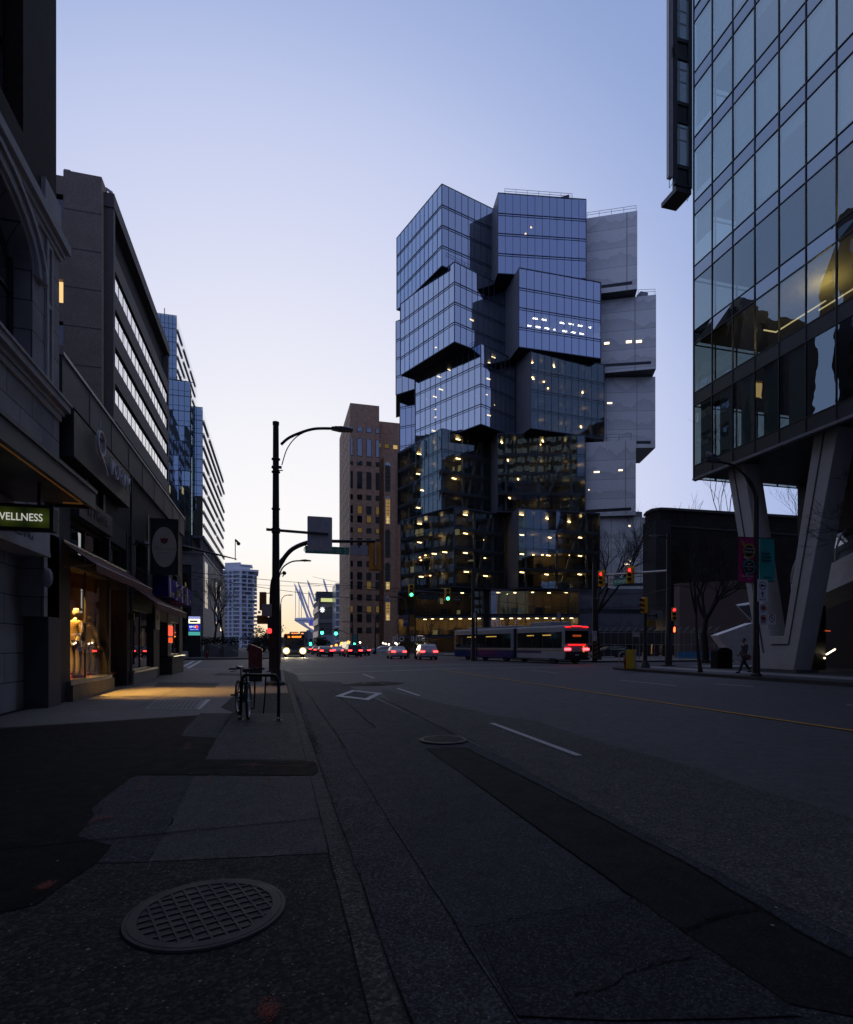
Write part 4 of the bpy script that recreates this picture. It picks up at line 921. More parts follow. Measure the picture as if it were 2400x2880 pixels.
# QVORVM sign box
qs = T('sign_box', 'dark projecting fascia sign with tall thin metal letters reading QVØRVM', 'sign', (-4.95, 18, 6))
m = MB(); m.box(XB+.02, -4.78, 15.45, 20.8, 6.0, 7.12); m.build('box', M('sign_bronze', (.035, .033, .036), .5, .2, .4, 1.5), qs)
QL = M('brushed_letters', (.62, .62, .70), .45)
TXT('Q', 1.05, QL, qs, (-4.70, 17.35, 6.93), (0, 1, 0), (0, 0, 1), .03, 'CENTER', -.022, sx=.95)
TXT('VØRVM', .74, QL, qs, (-4.70, 19.35, 6.62), (0, 1, 0), (0, 0, 1), .025, 'CENTER', -.020, sx=.92)
m = MB(); m.bar((-4.7, 17.5, 6.6), (-4.7, 17.95, 6.25), .05, .05); m.bar((-4.7, 17.2, 7.35), (-4.7, 17.2, 7.55), .03, .05, (1, 0, 0)); m.build('flourish', QL, qs)
# VETRINA panel
vp = T('fascia_panel', 'dim dark panel with worn slanted capitals between the big sign and the awning', 'sign', (-5, 17.6, 4.7))
m = MB(); m.box(XB+.01, -4.92, 16.3, 19.3, 4.74, 5.34); m.build('panel', M('panel_slate', (.05, .05, .058), .5), vp)
TXT('VETRINA', .46, M('slate_letters', (.13, .13, .15), .4, .4), vp, (-4.91, 17.8, 5.04), (0, 1, 0), (0, 0, 1), .012, shear=.2, off=-.006)
for y in (17.0, 18.6): m = MB(); m.box(XB+.02, -4.98, y, y+.2, 5.35, 5.9); m.build('bracket', BLK, vp)
# pipes, lamps and notices on the shop front
m = MB(); m.tube([(XB+.08, 22.05, .1), (XB+.08, 22.05, 7.4)], .045, 8); m.tube([(XB+.06, 29.15, 3.6), (XB+.06, 29.15, 7.4)], .03, 8)
for z_ in (1.2, 3.2, 5.2, 7.0): m.box(XB, XB+.13, 21.98, 22.12, z_, z_+.05)
m.build('drain_pipe', M('pipe_grey', (.07, .07, .075), .6), Bd)
m = MB(); m.box(XB+.02, XB+.2, 21.9, 22.0, 2.3, 2.55); m.tube([(XB+.06, 22.2, 5.0), (XB+.5, 22.2, 5.15)], .02, 6); m.lathe([(.03, 5.17), (.14, 5.05), (.14, 5.02)], XB+.5, 22.2, 10); m.build('wall_lamp', DKM, Bd)
for y0, za, w_, h_, c_ in ((24.6, 1.4, .5, .7, (.12, .02, .02)), (30.3, 1.2, .4, .55, (.3, .28, .22)), (31.2, 1.9, .6, .4, (.05, .12, .14)), (20.15, 1.25, .28, .38, (.4, .4, .4))):
    m = MB(); x_ = XB-.60+.03 if y0 < 21 else XB-.115 if y0 < 26 else XB-.066; m.box(x_-.004, x_, y0, y0+w_, za, za+h_); m.build('poster', M('poster_%d' % int(y0*10), c_, .6), Bd)
m = MB(); m.tube([(XB-.5, 20.6, .95), (XB-.5, 20.6, 1.35)], .018, 8); m.tube([(XB-.5, 20.82, .95), (XB-.5, 20.82, 1.35)], .018, 8); m.build('door_handle', STEEL, Bd)
# awnings
BURG = M('burgundy_canvas', (.06, .005, .016), .8, 0, .25, 6)
def awning(y0, y1, zt, zo, xo, label, scal, txt=()):
    a = T('awning', label, 'awning', (XB, (y0+y1)/2, zo), 'burgundy shop awnings')
    m = MB(); m.hexa([(XB+.01, y0, zt-.03), (xo, y0, zo-.03), (xo, y1, zo-.03), (XB+.01, y1, zt-.03), (XB+.01, y0, zt), (xo, y0, zo), (xo, y1, zo), (XB+.01, y1, zt)]); m.build('canvas', BURG, a)
    m = MB(); n = int((y1-y0)/.7)
    for i in range(n):
        ya, yb = y0+(y1-y0)*i/n, y0+(y1-y0)*(i+1)/n; k = [(xo, ya+(yb-ya)*j/6, zo-.20-.06*math.sin(math.pi*j/6)*scal) for j in range(7)]
        m.ext([(xo, ya, zo)]+k+[(xo, yb, zo)], (.015, 0, 0))
    va = m.build('valance', BURG, a)
    for y, s_ in txt: TXT(s_, .17, M('faded_gold', (.24, .12, .08), .7), va, (xo+.018, y, zo-.12), (0, 1, 0), (0, 0, 1), .001)
    m = MB(); m.tube([(XB+.02, y0, zt+.02), (XB+.02, y1, zt+.02)], .04, 8); m.tube([(xo, y0, zo+.01), (xo, y1, zo+.01)], .018, 6)
    for y in (y0+.05, y1-.05): m.tube([(XB+.02, y, zo-.1), (xo, y, zo)], .015, 6)
    m.build('awning_bar', MC['steel_sill'], a); return a
awning(15.6, 22.0, 3.95, 3.42, -4.35, 'burgundy awning sloping over the lit mannequin window', .0)
awning(22.3, 29.2, 3.55, 2.95, -4.25, 'burgundy awning with scalloped edge and faint gold lettering', 1, ((23.4, 'VETRINA'), (25.4, 'VETRINA'), (27.4, 'VETRINA')))
# blue box awning
ba = T('box_awning', 'blue box awning with white bands and gold lettering at the corner', 'awning', (-4.8, 29.4, 3.5))
t = NT('blue_awning'); p_ = t.n('ShaderNodeSeparateXYZ'); t.l(t.pos(), p_.inputs[0])
w_ = t.math('ABSOLUTE', t.math('SUBTRACT', t.math('FRACT', t.math('MULTIPLY', p_.outputs[1], .62)), .5))
b_ = t.bsdf(t.mix(t.mr(w_, .06, .13, 1, 0), (.03, .022, .23), (.62, .56, .56)), .85, 0, .1); t.done(b_)
m = MB(); m.hexa([(XB+.02, 26.1, 3.5), (-4.5, 26.1, 3.5), (-4.5, 32.7, 3.5), (XB+.02, 32.7, 3.5), (XB+.02, 26.1, 4.5), (-4.52, 26.1, 4.36), (-4.52, 32.7, 4.36), (XB+.02, 32.7, 4.5)]); m.build('canvas', t.m, ba)
GLD = M('gold_lettering', (.50, .36, .10), .5, .2)
TXT('spiaggia', .26, GLD, ba, (-4.485, 27.0, 3.70), (0, 1, 0), (0, 0, 1), .004); TXT('PAEL', .55, GLD, ba, (-4.485, 28.9, 3.80), (0, 1, 0), (0, 0, 1), .004, off=-.01, sx=.8)
TXT('NETA', .50, GLD, ba, (-4.485, 30.9, 3.78), (0, 1, 0), (0, 0, 1), .004, off=-.01, sx=.8); TXT('café', .26, GLD, ba, (-4.485, 32.2, 3.72), (0, 1, 0), (0, 0, 1), .004)
m = MB()
for a, b in (((28.0, 3.6), (28.0, 4.1)), ((28.0, 4.1), (28.6, 4.25)), ((29.0, 4.05), (30.0, 4.3)), ((30.0, 4.3), (31.1, 4.0)), ((29.2, 3.95), (31, 3.9))): m.bar((-4.48, *a), (-4.48, *b), .01, .05, (1, 0, 0))
m.build('emblem', GLD, ba)
# oval projecting sign
dl = T('projecting_sign', 'black projecting sign with a cream oval reading Dona Lucia Esthetics', 'sign', (-4.5, 25.1, 4.3))
m = MB(); m.box(-5.0, -3.97, 25.02, 25.18, 4.30, 6.52); m.box(-5.02, -3.93, 25.0, 25.2, 6.52, 6.58); m.box(-3.97, -3.93, 25.0, 25.2, 4.28, 6.52); m.build('panel', M('sign_black', (.012, .011, .012), .5), dl)
m = MB(); m.bar((XB, 25.1, 6.75), (XB, 25.1, 4.1), .05, .05, (1, 0, 0)); m.bar((XB, 25.1, 6.4), (-5, 25.1, 6.4), .04, .04); m.bar((XB, 25.1, 4.45), (-5, 25.1, 4.45), .04, .04); m.build('bracket', STEEL, dl)
m = MB(); cx_, cz_ = -4.47, 5.42; m.ext([(cx_+.46*math.cos(R(a)), 25.02, cz_+.82*math.sin(R(a))) for a in range(0, 360, 8)], (0, -.012, 0)); ov = m.build('oval', M('cream_oval', (.50, .47, .40), .6), dl)
SCR = M('dull_maroon', (.17, .03, .03), .6)
TXT('Dona Lucia', .20, M('script_brown', (.10, .05, .05), .6), ov, (cx_, 25.005, 5.36), (1, 0, 0), (0, 0, 1), .002, shear=.35, off=-.003, sx=.92); TXT('ESTHETICS', .10, MC['script_brown'], ov, (cx_, 25.005, 5.17), (1, 0, 0), (0, 0, 1), .002, sx=1.15, off=-.002)
m = MB(); m.ext([(cx_+x, 25.006, 5.6+z_) for x, z_ in ((-.13, .2), (-.15, .1), (-.1, 0), (0, -.06), (.1, 0), (.15, .1), (.13, .2), (.06, .16), (0, .21), (-.06, .16))], (0, -.01, 0)); m.build('emblem', SCR, ov)
# ================================================================== left: concrete block with strip windows
CC = ASPH('ribbed_concrete', (.37, .305, .25), .3, .5, sc=.25)
CCD = M('concrete_fin', (.13, .115, .105), .85, 0, .2, .8)
XC = -18.6; YC0, YC1 = 72.5, 108.6
cb = T('concrete_office_block', 'brown concrete office block with long bright strip windows above the shops', 'office building', (-26, 90, 0))
zt = 54.0; xa = xY(286, YC0); 
m = MB(); m.box(xY(178, YC0), xa, YC0, YC0+9, 0, zv(497, xa, YC0)); m.build('stair_tower', CC, cb)
m = MB(); zt = zv(548, XC, YC0+1); m.box(xa+.02, XC-1.9, YC0+.9, YC0+1.6, 5, zt-1.6); m.box(xa+.02, XC, YC0+.9, YC1, 0, 5); m.box(xa-9, XC-1.8, YC0+1, YC1, 5, zt-.05); m.box(XC-1.9, XC, YC0+.9, YC0+1.6, 5, zt); m.box(XC-1.9, XC, YC1-1, YC1, 5, zt-1.9); m.box(xa+.02, XC+.1, YC0+.78, YC1+.1, zt-1.6, zt+.02); m.build('frame', CCD, cb)
m = MB(); x0 = xY(178, YC0); m.box(x0-12, x0-.1, YC0+1.2, YC0+9, 0, zv(490, x0, YC0)); m.build('side_wing', CC, cb)
fp = 105*dep(XC, YC0+1.5)/F
STRIPG = GLASS('strip_glass', (.15, .17, .2), .62, .02, .3, (1, 1, 1))
zb = zv(814, XC, YC0+1.6)
for i in range(-8, 2):
    z0_ = zb+i*fp
    m = MB(); m.box(XC-1.6, XC-.02, YC0+1.6, YC1-1, z0_-2.3*fp/4.6, z0_-.2); m.build('spandrel', CCD, cb)
    if i > 0: continue
    m = MB(); wr = random.Random(i)
    for j in range(48):
        ya = YC0+1.6+(YC1-YC0-2.6)*j/48; yb = YC0+1.6+(YC1-YC0-2.6)*(j+1)/48; k = wr.uniform(-.006, .006); q_ = wr.uniform(-.012, .012)
        m.quad((XC-.16+k, ya, z0_), (XC-.16-k, yb, z0_), (XC-.16-k+q_, yb, z0_+1.6), (XC-.16+k+q_, ya, z0_+1.6))
    o = m.build('strip_window', STRIPG, cb)
    m = MB()
    for j in range(17): y = YC0+1.6+(YC1-YC0-2.6)*j/16; m.box(XC-.2, XC-.13, y-.05, y+.05, z0_, z0_+1.58)
    m.box(XC-.24, XC-.10, YC0+1.6, YC1-1, z0_-.06, z0_)
    m.build('mullion', DKM, o)
m = MB(); m.box(XC-1.7, XC-.9, YC0+1.6, YC1-1, zb+1.7, zt-1.6); m.build('recess_wall', M('recess_dark', (.02, .019, .019), .9), cb)
m = MB()
for zq in range(1, 14): zz_ = zv(497, xa, YC0)-zq*fp; m.box(xY(178, YC0)+.05, xa-.02, YC0-.015, YC0, zz_, zz_+.12)
m.build('joint', CCD, cb)
m = MB()
x0, x1 = xY(164, YC0+.6), xY(180, YC0+.6)
for i in range(9):
    z0_ = zv(556+i*118, x1, YC0+.6); w = MB(); w.box(x0-1, x1+.15, YC0-.05, YC0+1.1, z0_-.1, z0_+2.0); w.build('lintel', CC, cb); w = MB(); w.box(x0-1, x1, YC0+.4, YC0+.5, z0_-2.7, z0_-.2)
    w.build('window', EM('evening_window', (1, .62, .25), 1.1) if i == 2 else DARKG, cb)
x, y = xY(189, YC0+2), YC0+2; zz_ = zv(494, x, y)
m = MB(); m.box(x-.32, x+.32, y, y+.5, zz_-.8, zz_+.75); m.build('rooftop_vent', M('pale_vent', (.3, .3, .32), .6), cb)
x, y = xY(303, YC0+2), YC0+2; zz_ = zv(545, x, y); m = MB(); m.tube([(x-.2, y, zz_-.6), (x-.2, y, zz_+.4)], .05, 6); m.bar((x-.2, y, zz_+.6), (x+.5, y, zz_+.2), .25, .22); m.build('rooftop_lamp', STEEL, cb)
# ================================================================== left: glass office with sun fins
db = T('finned_glass_office', 'pale glass office with rows of projecting sun fins on a stone podium', 'office building', (-30, 190, 0))
XD = -19.0; YD0 = 161.0; DG = GLASS('office_glass_teal', (.25, .34, .36), .42, .02, .2, (.72, .90, .97)); DGB = GLASS('street_glass_bright', (.4, .45, .48), .62, 0, .2, (1, 1, 1))
def gl_block(x0, x1, y0, y1, za, zb, nf, nx, street=True, fins=True):
    m = MB(); m.box(x0+.4, x1-.4, y0+.4, y1, za, zb); b = m.build('glazed_block', M('dim_interior', (.05, .055, .06), .9), db)
    g = MB(); mu = MB(); fh = (zb-za)/nf
    for i in range(nf):
        for j in range(nx):
            xa_, xb_ = x0+(x1-x0)*j/nx, x0+(x1-x0)*(j+1)/nx; k = random.uniform(-.03, .03)
            g.quad((xa_, y0+k, za+fh*i), (xb_, y0-k, za+fh*i), (xb_, y0-k, za+fh*(i+.98)), (xa_, y0+k, za+fh*(i+.98)))
    for j in range(nx+1): x = x0+(x1-x0)*j/nx; mu.box(x-.05, x+.05, y0-.08, y0+.05, za, zb)
    for i in range(nf+1):
        mu.box(x0, x1, y0-.07, y0+.04, za+fh*i-.07, za+fh*i+.07); 
        if i < nf: mu.box(x0, x1, y0-.06, y0+.04, za+fh*(i+.35)-.03, za+fh*(i+.35)+.03)
    g.build('front_glazing', DG, b); mu.build('mullion', M('mullion_blue', (.05, .06, .075), .4), b)
    if street:
        g = MB(); g.quad((x1, y0, za), (x1, y1, za), (x1, y1, zb), (x1, y0, zb)); g.build('street_glazing', DGB, b)
        if fins:
            f = MB()
            for i in range(1, nf):
                y = y0+1
                while y < y1-8:
                    ln = random.choice((9, 14, 20, 12)); e = min(y+ln, y1)
                    f.box(x1+.05, x1+.30, y, e, za+fh*i-.06, za+fh*i+.08)
                    f.box(x1+.05, x1+.26, y, e, za+fh*i+.48, za+fh*i+.56)
                    y = e+random.choice((0, 0, 2.5))
            f.build('sun_fin', M('fin_grey', (.40, .42, .45), .5), b)
    return b
X1 = xY(570, YD0); X0 = xY(536, YD0); Xl = xY(470, YD0-4)
ztop = zv(1146, X1, YD0); zpod = zv(1512, X1, YD0)
gl_block(X0, X1, YD0, 224, zpod, ztop, 10, 2)
xr = xY(535, YD0-4); gl_block(Xl, xr, YD0-4, YD0+1, zpod-3, zv(1074, xr, YD0-4), 11, 4, False)
xu = xY(497, YD0+20); gl_block(xY(440, YD0+20), xu, YD0+20, 226, zv(1150, xu, YD0+20), zv(888, xu, YD0+20), 7, 5)
zs = zv(1560, X1, YD0)
PST = BRICK('podium_stone', (.30, .285, .27), (.27, .26, .25), (.12, .12, .12), 2.2, 1.2, .03, .75, .2)
m = MB(); m.box(Xl, X1-2.5, YD0-1, 222, 0, zpod+.3); m.build('podium_core', M('dim_interior2', (.035, .035, .04), .8), db)
for j in range(16): m = MB(); y = YD0+j*3.9; m.box(X1-.7, X1-.1, y, y+.6, zs+.6, zpod-.2); m.build('column', M('podium_grey', (.15, .15, .165), .7), db)
m = MB(); m.box(X1-8, X1+.4, YD0-.4, 224, zpod-.2, zpod+.5); m.build('podium_cornice', MC['podium_grey'], db)
m = MB(); m.box(X1-.5, X1+.3, YD0-1.4, 224, 0, zs); m.box(Xl, X1-.5, YD0-1.4, YD0-.9, zs-3, zs); m.box(X1-2.6, X1-.5, YD0-1.4, YD0-.9, 0, zs-3); m.box(Xl, X1+.5, YD0-1.6, 224, zs, zs+.6); m.build('podium_wall', PST, db)
m = MB()
for i in range(4):
    for j in range(8): m.box(X1-5.4-j*2.6, X1-3.4-j*2.6, YD0-1.5, YD0-1.42, 3+i*4.6, 6.6+i*4.6)
m.build('front_window', DARKG, db)
m = MB()
for j in range(3): m.box(X1+.31, X1+.36, YD0+2+j*2.2, YD0+3.4+j*2.2, zs-14, zs-1.5)
for j in range(2): m.box(X1+.31, X1+.36, YD0+30+j*14, YD0+33+j*14, 6, zs-4)
m.build('tall_window', DARKG, db)
m = MB(); a = xY(500, YD0+20); 
for k in range(2): m.tube([(X0-3+k, YD0-2, zv(1074, xr, YD0-4)), (X0-3+k, YD0-2, zv(1052, xr, YD0-4))], .12, 5)
m.tube([(X0-6, YD0-2, zv(1060, xr, YD0-4)), (X0+1, YD0-2, zv(1066, xr, YD0-4))], .1, 5); x, y = xY(463, YD0+21), YD0+21; m.tube([(x, y, zv(886, x, y)), (x, y, zv(866, x, y))], .12, 5); m.build('roof_gear', DKM, db)
# ================================================================== right: glass building on slanted concrete legs
XF, YF = 24.9, 29.6
fb = T('glass_building_on_legs', 'glass office raised on slanted concrete legs at the right edge of the street', 'office building', (34, 18, 0))
FGc = GLASS('curtain_glass', (.66, .74, .73), .40, .09, .55, (.84, .96, .93)); FGd = GLASS('curtain_glass_low', (.42, .48, .46), .26, .10, .6, (.78, .9, .92))
SPN = GLASS('spandrel_glass', (.04, .045, .05), .36, .06, .5, (.78, .86, .92)); FM = M('anthracite_mullion', (.018, .019, .022), .4)
BLD = M('roller_blind', (.80, .90, .88), .8); DKP = M('anthracite_panel', (.020, .021, .024), .4)
ys = [YF]+[yX(u, XF) for u in (2004, 2062, 2124, 2192, 2268, 2354)]
while ys[-1] > -6: ys.append(ys[-1]-1.62)
zl = [11.7, 12.5, 16.2, 17.0, 20.0, 20.85]; k = 20.0
while k < 54: k += 3.98; zl += [k, k+.85]
m = MB(); m.box(XF+.25, 76, -6, YF-.25, 11.75, 12.3); m.build('soffit_slab', M('soffit_dark', (.045, .045, .05), .5), fb)
for zc in [16.55, 20.35]+[20.0+3.98*i+.35 for i in range(1, 9)]:
    m = MB(); m.box(XF+.25, 76, -6, YF-.25, zc-.3, zc+.4); m.build('floor_slab', M('slab_grey', (.26, .24, .20), .8), fb)
m = MB(); m.box(XF+12, XF+13, -6, YF-5, 12.3, 54); m.build('core_wall', M('inner_wall', (.13, .125, .11), .85), fb)
m = MB(); m.box(XF+.25, 76, -6, YF-.25, 54, 55); m.build('roof', DKP, fb)
rows = [(zl[i], zl[i+1]) for i in range(0, len(zl)-1)]
for i, (za, zb_) in enumerate(rows):
    sp = (i % 2 == 0); g = MB()
    for j in range(len(ys)-1):
        y0, y1 = ys[j], ys[j+1]; a, b = random.uniform(-.012, .012), random.uniform(-.012, .012)
        g.quad((XF+a, y0, za), (XF+b, y1, za), (XF+b*.6, y1, zb_), (XF-a*.5, y0, zb_))
    g.build('spandrel_glazing' if sp else 'glazing', SPN if sp else FGd if zb_ < 24.1 else FGc, fb)
g = MB(); x = XF
while x < 76:
    for za, zb_ in rows: g.quad((x, YF, za), (x+1.6, YF, za), (x+1.6, YF, zb_), (x, YF, zb_))
    x += 1.6
g.build('end_glazing', FGd, fb)
m = MB()
for y in ys: m.box(XF-.05, XF+.06, y-.022, y+.022, 11.7, 54)
for zq in zl: m.box(XF-.045, XF+.05, ys[-1], YF+.03, zq-.022, zq+.022)
x = XF+1.6
while x < 76: m.box(x-.022, x+.022, YF-.05, YF+.05, 11.7, 54); x += 1.6
for zq in zl: m.box(XF+.06, 76, YF-.045, YF+.045, zq-.022, zq+.022)
m.build('mullion', FM, fb)
m = MB(); m.box(XF-.06, XF+.10, ys[-1], YF+.06, 11.62, 11.76); m.build('edge_trim', M('edge_metal', (.18, .18, .20), .4, .5), fb)
# blinds drawn to different heights behind the upper panes
bl = MB(); rr = random.Random(3)
for i, (za, zb_) in enumerate(rows):
    if i % 2 == 0 or zb_ < 24.1: continue
    for j in range(len(ys)-1):
        f = rr.choice((0, .25, .3, .55, .8, .96, .96, .9)); y0, y1 = ys[j]-.08, ys[j+1]+.12
        if f: bl.quad((XF+.14, y0, zb_-f*(zb_-za)), (XF+.14, y1, zb_-f*(zb_-za)), (XF+.14, y1, zb_), (XF+.14, y0, zb_))
bl.build('roller_blind', BLD, fb)
bl = MB()
for j in range(1, 12):
    y0, y1 = ys[j-1]-.45, ys[j]+.08
    if j in (6, 7): continue
    bl.quad((XF+.14, y0, 12.55), (XF+.14, y1, 12.55), (XF+.14, y1, 16.15), (XF+.14, y0, 16.15))
bl.build('frosted_panel', M('frosted_green', (.26, .35, .33), .7), fb)
# black bands wrapping the lowest storeys
m = MB(); m.box(XF-.02, XF+.1, ys[-1], ys[0]-.04, 12.5-.95, 12.46); m.box(XF-.02, XF+.1, ys[-1], ys[0]-.04, 16.2, 17.0); m.build('dark_band', DKP, fb)
# warm lit room on the second level
lr = MB(); lr.box(XF+2.0, XF+2.06, 22.6, 25.6, 18.9, 18.95); lr.box(XF+1.2, XF+2.06, 25.54, 25.6, 18.9, 18.95); lr.box(XF+3.2, XF+3.26, 21, 24, 19.4, 19.45); lr.build('pendant_light', EM('pendant_linear', (1, .74, .36), 1.3), fb)
m = MB(); m.box(XF+5, XF+5.2, 8, 26, 17, 20); m.build('room_wall', M('tan_wall', (.16, .13, .085), .8), fb)
m = MB()
for x, y in ((1.3, 26.2), (1.4, 20.6), (3, 21), (1.2, 18)): m.tube([(XF+x, y, 20.04), (XF+x, y, 19.4)], .015, 5); m.lathe([(.05, 19.4), (.09, 19.38), (.09, 19.15), (.08, 19.15)], XF+x, y, 10)
m.build('can_light', M('can_white', (.6, .55, .4), .6), fb)
for x, y, e in ((2.2, 22.8, 130), ):
    l_ = bpy.data.lights.new('room', 'POINT'); l_.energy = e; l_.color = (1, .70, .22); l_.shadow_soft_size = .25; lo = bpy.data.objects.new('room_lamp', l_); S.collection.objects.link(lo); lo.parent = fb; lo.location = Vector((XF+x, y, 19.2))-fb.location
m = MB(); m.bar((XF+1.5, 17.2, 20), (XF+3.2, 16.2, 22.9), .25, .25); m.build('truss', M('truss_grey', (.3, .3, .3), .6), fb)
l_ = bpy.data.lights.new('room', 'POINT'); l_.energy = 150; l_.color = (1, .72, .28); l_.shadow_soft_size = .2; lo = bpy.data.objects.new('room_lamp', l_); S.collection.objects.link(lo); lo.parent = fb; lo.location = Vector((XF+2, 17.5, 23))-fb.location
# projecting bay at the far end
YB_ = 31.2; xa_, xb_, xc_, xd_ = (xY(u, YB_) for u in (1884, 1896, 1903, 1952)); zb0 = zv(520, xc_, YB_)
PPAN = M('pale_panel', (.60, .58, .56), .5); BAYM = M('bay_metal', (.05, .055, .065), .4, .3)
m = MB(); m.box(xb_, xc_, YB_-.12, YB_+.1, zb0, 54); m.box(xd_-.16, XF+.9, YB_-.05, YB_+1.5, zb0, 54); m.box(xc_, xd_-.16, YB_+.02, YB_+1.5, zb0-.35, zb0-.05)
for i in range(7):
    z0_ = zv((2, 118)[0], xc_, YB_)
    z0_ = zb0+i*4.1; m.box(xc_, xd_-.16, YB_-.02, YB_+.1, z0_, z0_+.22); m.box(xc_, xd_-.16, YB_-.02, YB_+.1, z0_+1.15, z0_+1.38); m.box(xc_, xd_-.16, YB_+.04, YB_+.12, z0_+.22, z0_+1.15)
by = m.build('end_bay', BAYM, fb)
m = MB(); m.box(xa_, xb_-.02, YB_+.05, YB_+.30, zb0+.5, 54); m.build('bay_panel', PPAN, by)
m = MB(); m.quad((xc_, YB_+.05, zb0), (xd_, YB_+.05, zb0), (xd_, YB_+.05, 54), (xc_, YB_+.05, 54)); m.build('bay_glass', GLASS('bay_glass', (.75, .88, .92), .34, 0, 1, (.8, .9, 1)), by)
m = MB(); m.box(xd_-.42, xd_-.17, YB_+.2, YB_+.25, zb0+.3, 54); m.build('bay_blind', M('bay_blind_pale', (.55, .62, .62), .8), by)
m = MB(); m.tube([(xa_-.02, YB_, 54), (xa_-.02, YB_, zb0-.3), (xb_, YB_, zb0+.2)], .02, 5); m.tube([(xd_-.5, YB_, zb0-.1), (xd_-.5, YB_, zb0-.9), (xd_-.25, YB_, zb0-.3)], .02, 5); m.tube([(xb_-.05, YB_-.05, zb0+9), (xb_-.15, YB_-.1, zb0+8.6), (xb_-.05, YB_-.05, zb0+8.2)], .05, 5); m.build('cable', BLK, by)
# slanted legs, a V set parallel to the street
LEG = M('cast_concrete', (.44, .42, .405), .8, 0, .15, .7, .25, 30)
xv = 25.5
def vleg(y0t, y1t, y0b, y1b, zt_, zb_, name='slanted_leg', th=1.15):
    m = MB(); m.hexa([(xv, y0b, zb_), (xv, y1b, zb_), (xv+th, y1b, zb_), (xv+th, y0b, zb_), (xv, y0t, zt_), (xv, y1t, zt_), (xv+th, y1t, zt_), (xv+th, y0t, zt_)])
    return m
vl_ = MB(); vl_.ext([(xv, 27.55, 11.74), (xv, 25.25, .15), (xv, 23.15, .15), (xv, 20.75, 11.74), (xv, 22.0, 11.74), (xv, 23.72, 1.9), (xv, 24.62, 1.9), (xv, 26.35, 11.74)], (1.15, 0, 0))
o = vl_.build('slanted_legs', LEG, fb, bev=.02)
m = MB(); m.ext([(xv-.001, 25.03, 1.0), (xv-.001, 24.95, 1.0), (xv-.001, 27.05, 11.7), (xv-.001, 27.12, 11.7)], (-.02, 0, 0)); m.ext([(xv-.001, 23.4, 1.45), (xv-.001, 23.47, 1.45), (xv-.001, 21.5, 11.7), (xv-.001, 21.43, 11.7)], (-.02, 0, 0)); m.box(xv-.02, xv-.001, 23.47, 24.5, 1.42, 1.49); m.build('groove', M('shadow_joint', (.05, .05, .05), .9), o)
m = MB(); m.box(xv-.1, xv+1.3, 22.9, 25.5, 0, .16); m.build('leg_plinth', CONCD, fb)
for off in (-13.5, 13.4):
    if off < 0: 
        v2 = MB(); v2.ext([(xv, y+off, z_) for y, z_ in ((27.55, 11.74), (25.25, .15), (23.15, .15), (20.75, 11.74), (22.0, 11.74), (23.72, 1.9), (24.62, 1.9), (26.35, 11.74))], (1.15, 0, 0)); v2.build('slanted_legs', LEG, fb)
# glazed lobby set back under the building
m = MB(); m.box(33.6, 52, -6, 29.3, 0, 8.3); m.box(32.6, 52, -6, 29.3, 8.3, 11.7); m.build('lobby_core', M('lobby_dark', (.035, .033, .032), .7), fb)
g = MB(); 
for y in range(-2, 20, 3):
    g.quad((29.2, y, 0), (29.2, y+3, 0), (29.2, y+3, 5.2), (29.2, y, 5.2))
for x in (29.2, 31.2): g.quad((x, 19.0+1, 0), (x+2, 20, 0), (x+2, 20, 5.2), (x, 20, 5.2))
g.build('lobby_glass', GLASS('lobby_pane', (.3, .3, .3), .14), fb)
m = MB()
for y in range(-2, 21, 3): m.box(29.15, 29.27, y-.05, y+.05, 0, 5.2)
m.box(29.14, 29.28, -2, 20, 2.6, 2.7); m.box(29.14, 33, 19.95, 20.07, 2.6, 2.7); m.box(29.1, 29.3, -2, 20, 5.2, 5.5); m.box(29.0, 34, -2, 20.3, 0, .14); m.build('lobby_frame', BLK, fb)
m = MB(); a = P(2325, 1841, 33); b = P(2350, 1826, 32.5); m.bar(a, b, .06, .06); a = P(2320, 1851, 33); m.ball(a, .05); m.build('lobby_lamp', EM('lobby_white', (1, .85, .55), 5), fb)
m = MB(); a = P(2322, 1774, 33); b = P(2336, 1775, 33); m.bar(a, b, .05, .05); m.build('red_display', EM('red_display_glow', (1, .12, .03), .6), fb)
# enclosed stair ramp crossing under the building: white belly, glass hood
sr = T('enclosed_stair', 'sloping white stair enclosure with a curved glass hood under the raised building', 'stairway', (30, 22, 4))
def sp_(y): return 3.9+(25.5-y)*.335
m = MB(); m.ext([(29.0, 26.5, sp_(26.5)), (29.0, 8, sp_(8)), (29.0, 8, sp_(8)+1.5), (29.0, 26.5, sp_(26.5)+1.45)], (2.6, 0, 0)); m.build('belly', M('white_soffit', (.80, .80, .82), .5), sr)
g = MB(); n = 8
for j in range(14):
    y0, y1 = 26.4-j*1.3, 26.4-(j+1)*1.3
    for i in range(n):
        a0, a1 = R(180-i*180/n), R(180-(i+1)*180/n); f = lambda a, y: (30.3+1.3*math.cos(a), y, sp_(y)+1.5+1.9*math.sin(a))
        g.quad(f(a0, y0), f(a0, y1), f(a1, y1), f(a1, y0))
g.build('glass_hood', GLASS('hood_glass', (.5, .55, .58), .22, .03, 1), sr)
m = MB(); m.tube([(30.3+1.3*math.cos(R(a)), 26.45, sp_(26.45)+1.5+1.9*math.sin(R(a))) for a in range(0, 181, 15)], .07, 6)
for j in range(1, 8): m.tube([(30.3+1.31*math.cos(R(a)), 26.4-j*2.6, sp_(26.4-j*2.6)+1.5+1.91*math.sin(R(a))) for a in range(0, 181, 20)], .04, 5)
m.build('hood_rib', M('white_rib', (.5, .5, .52), .5), sr)
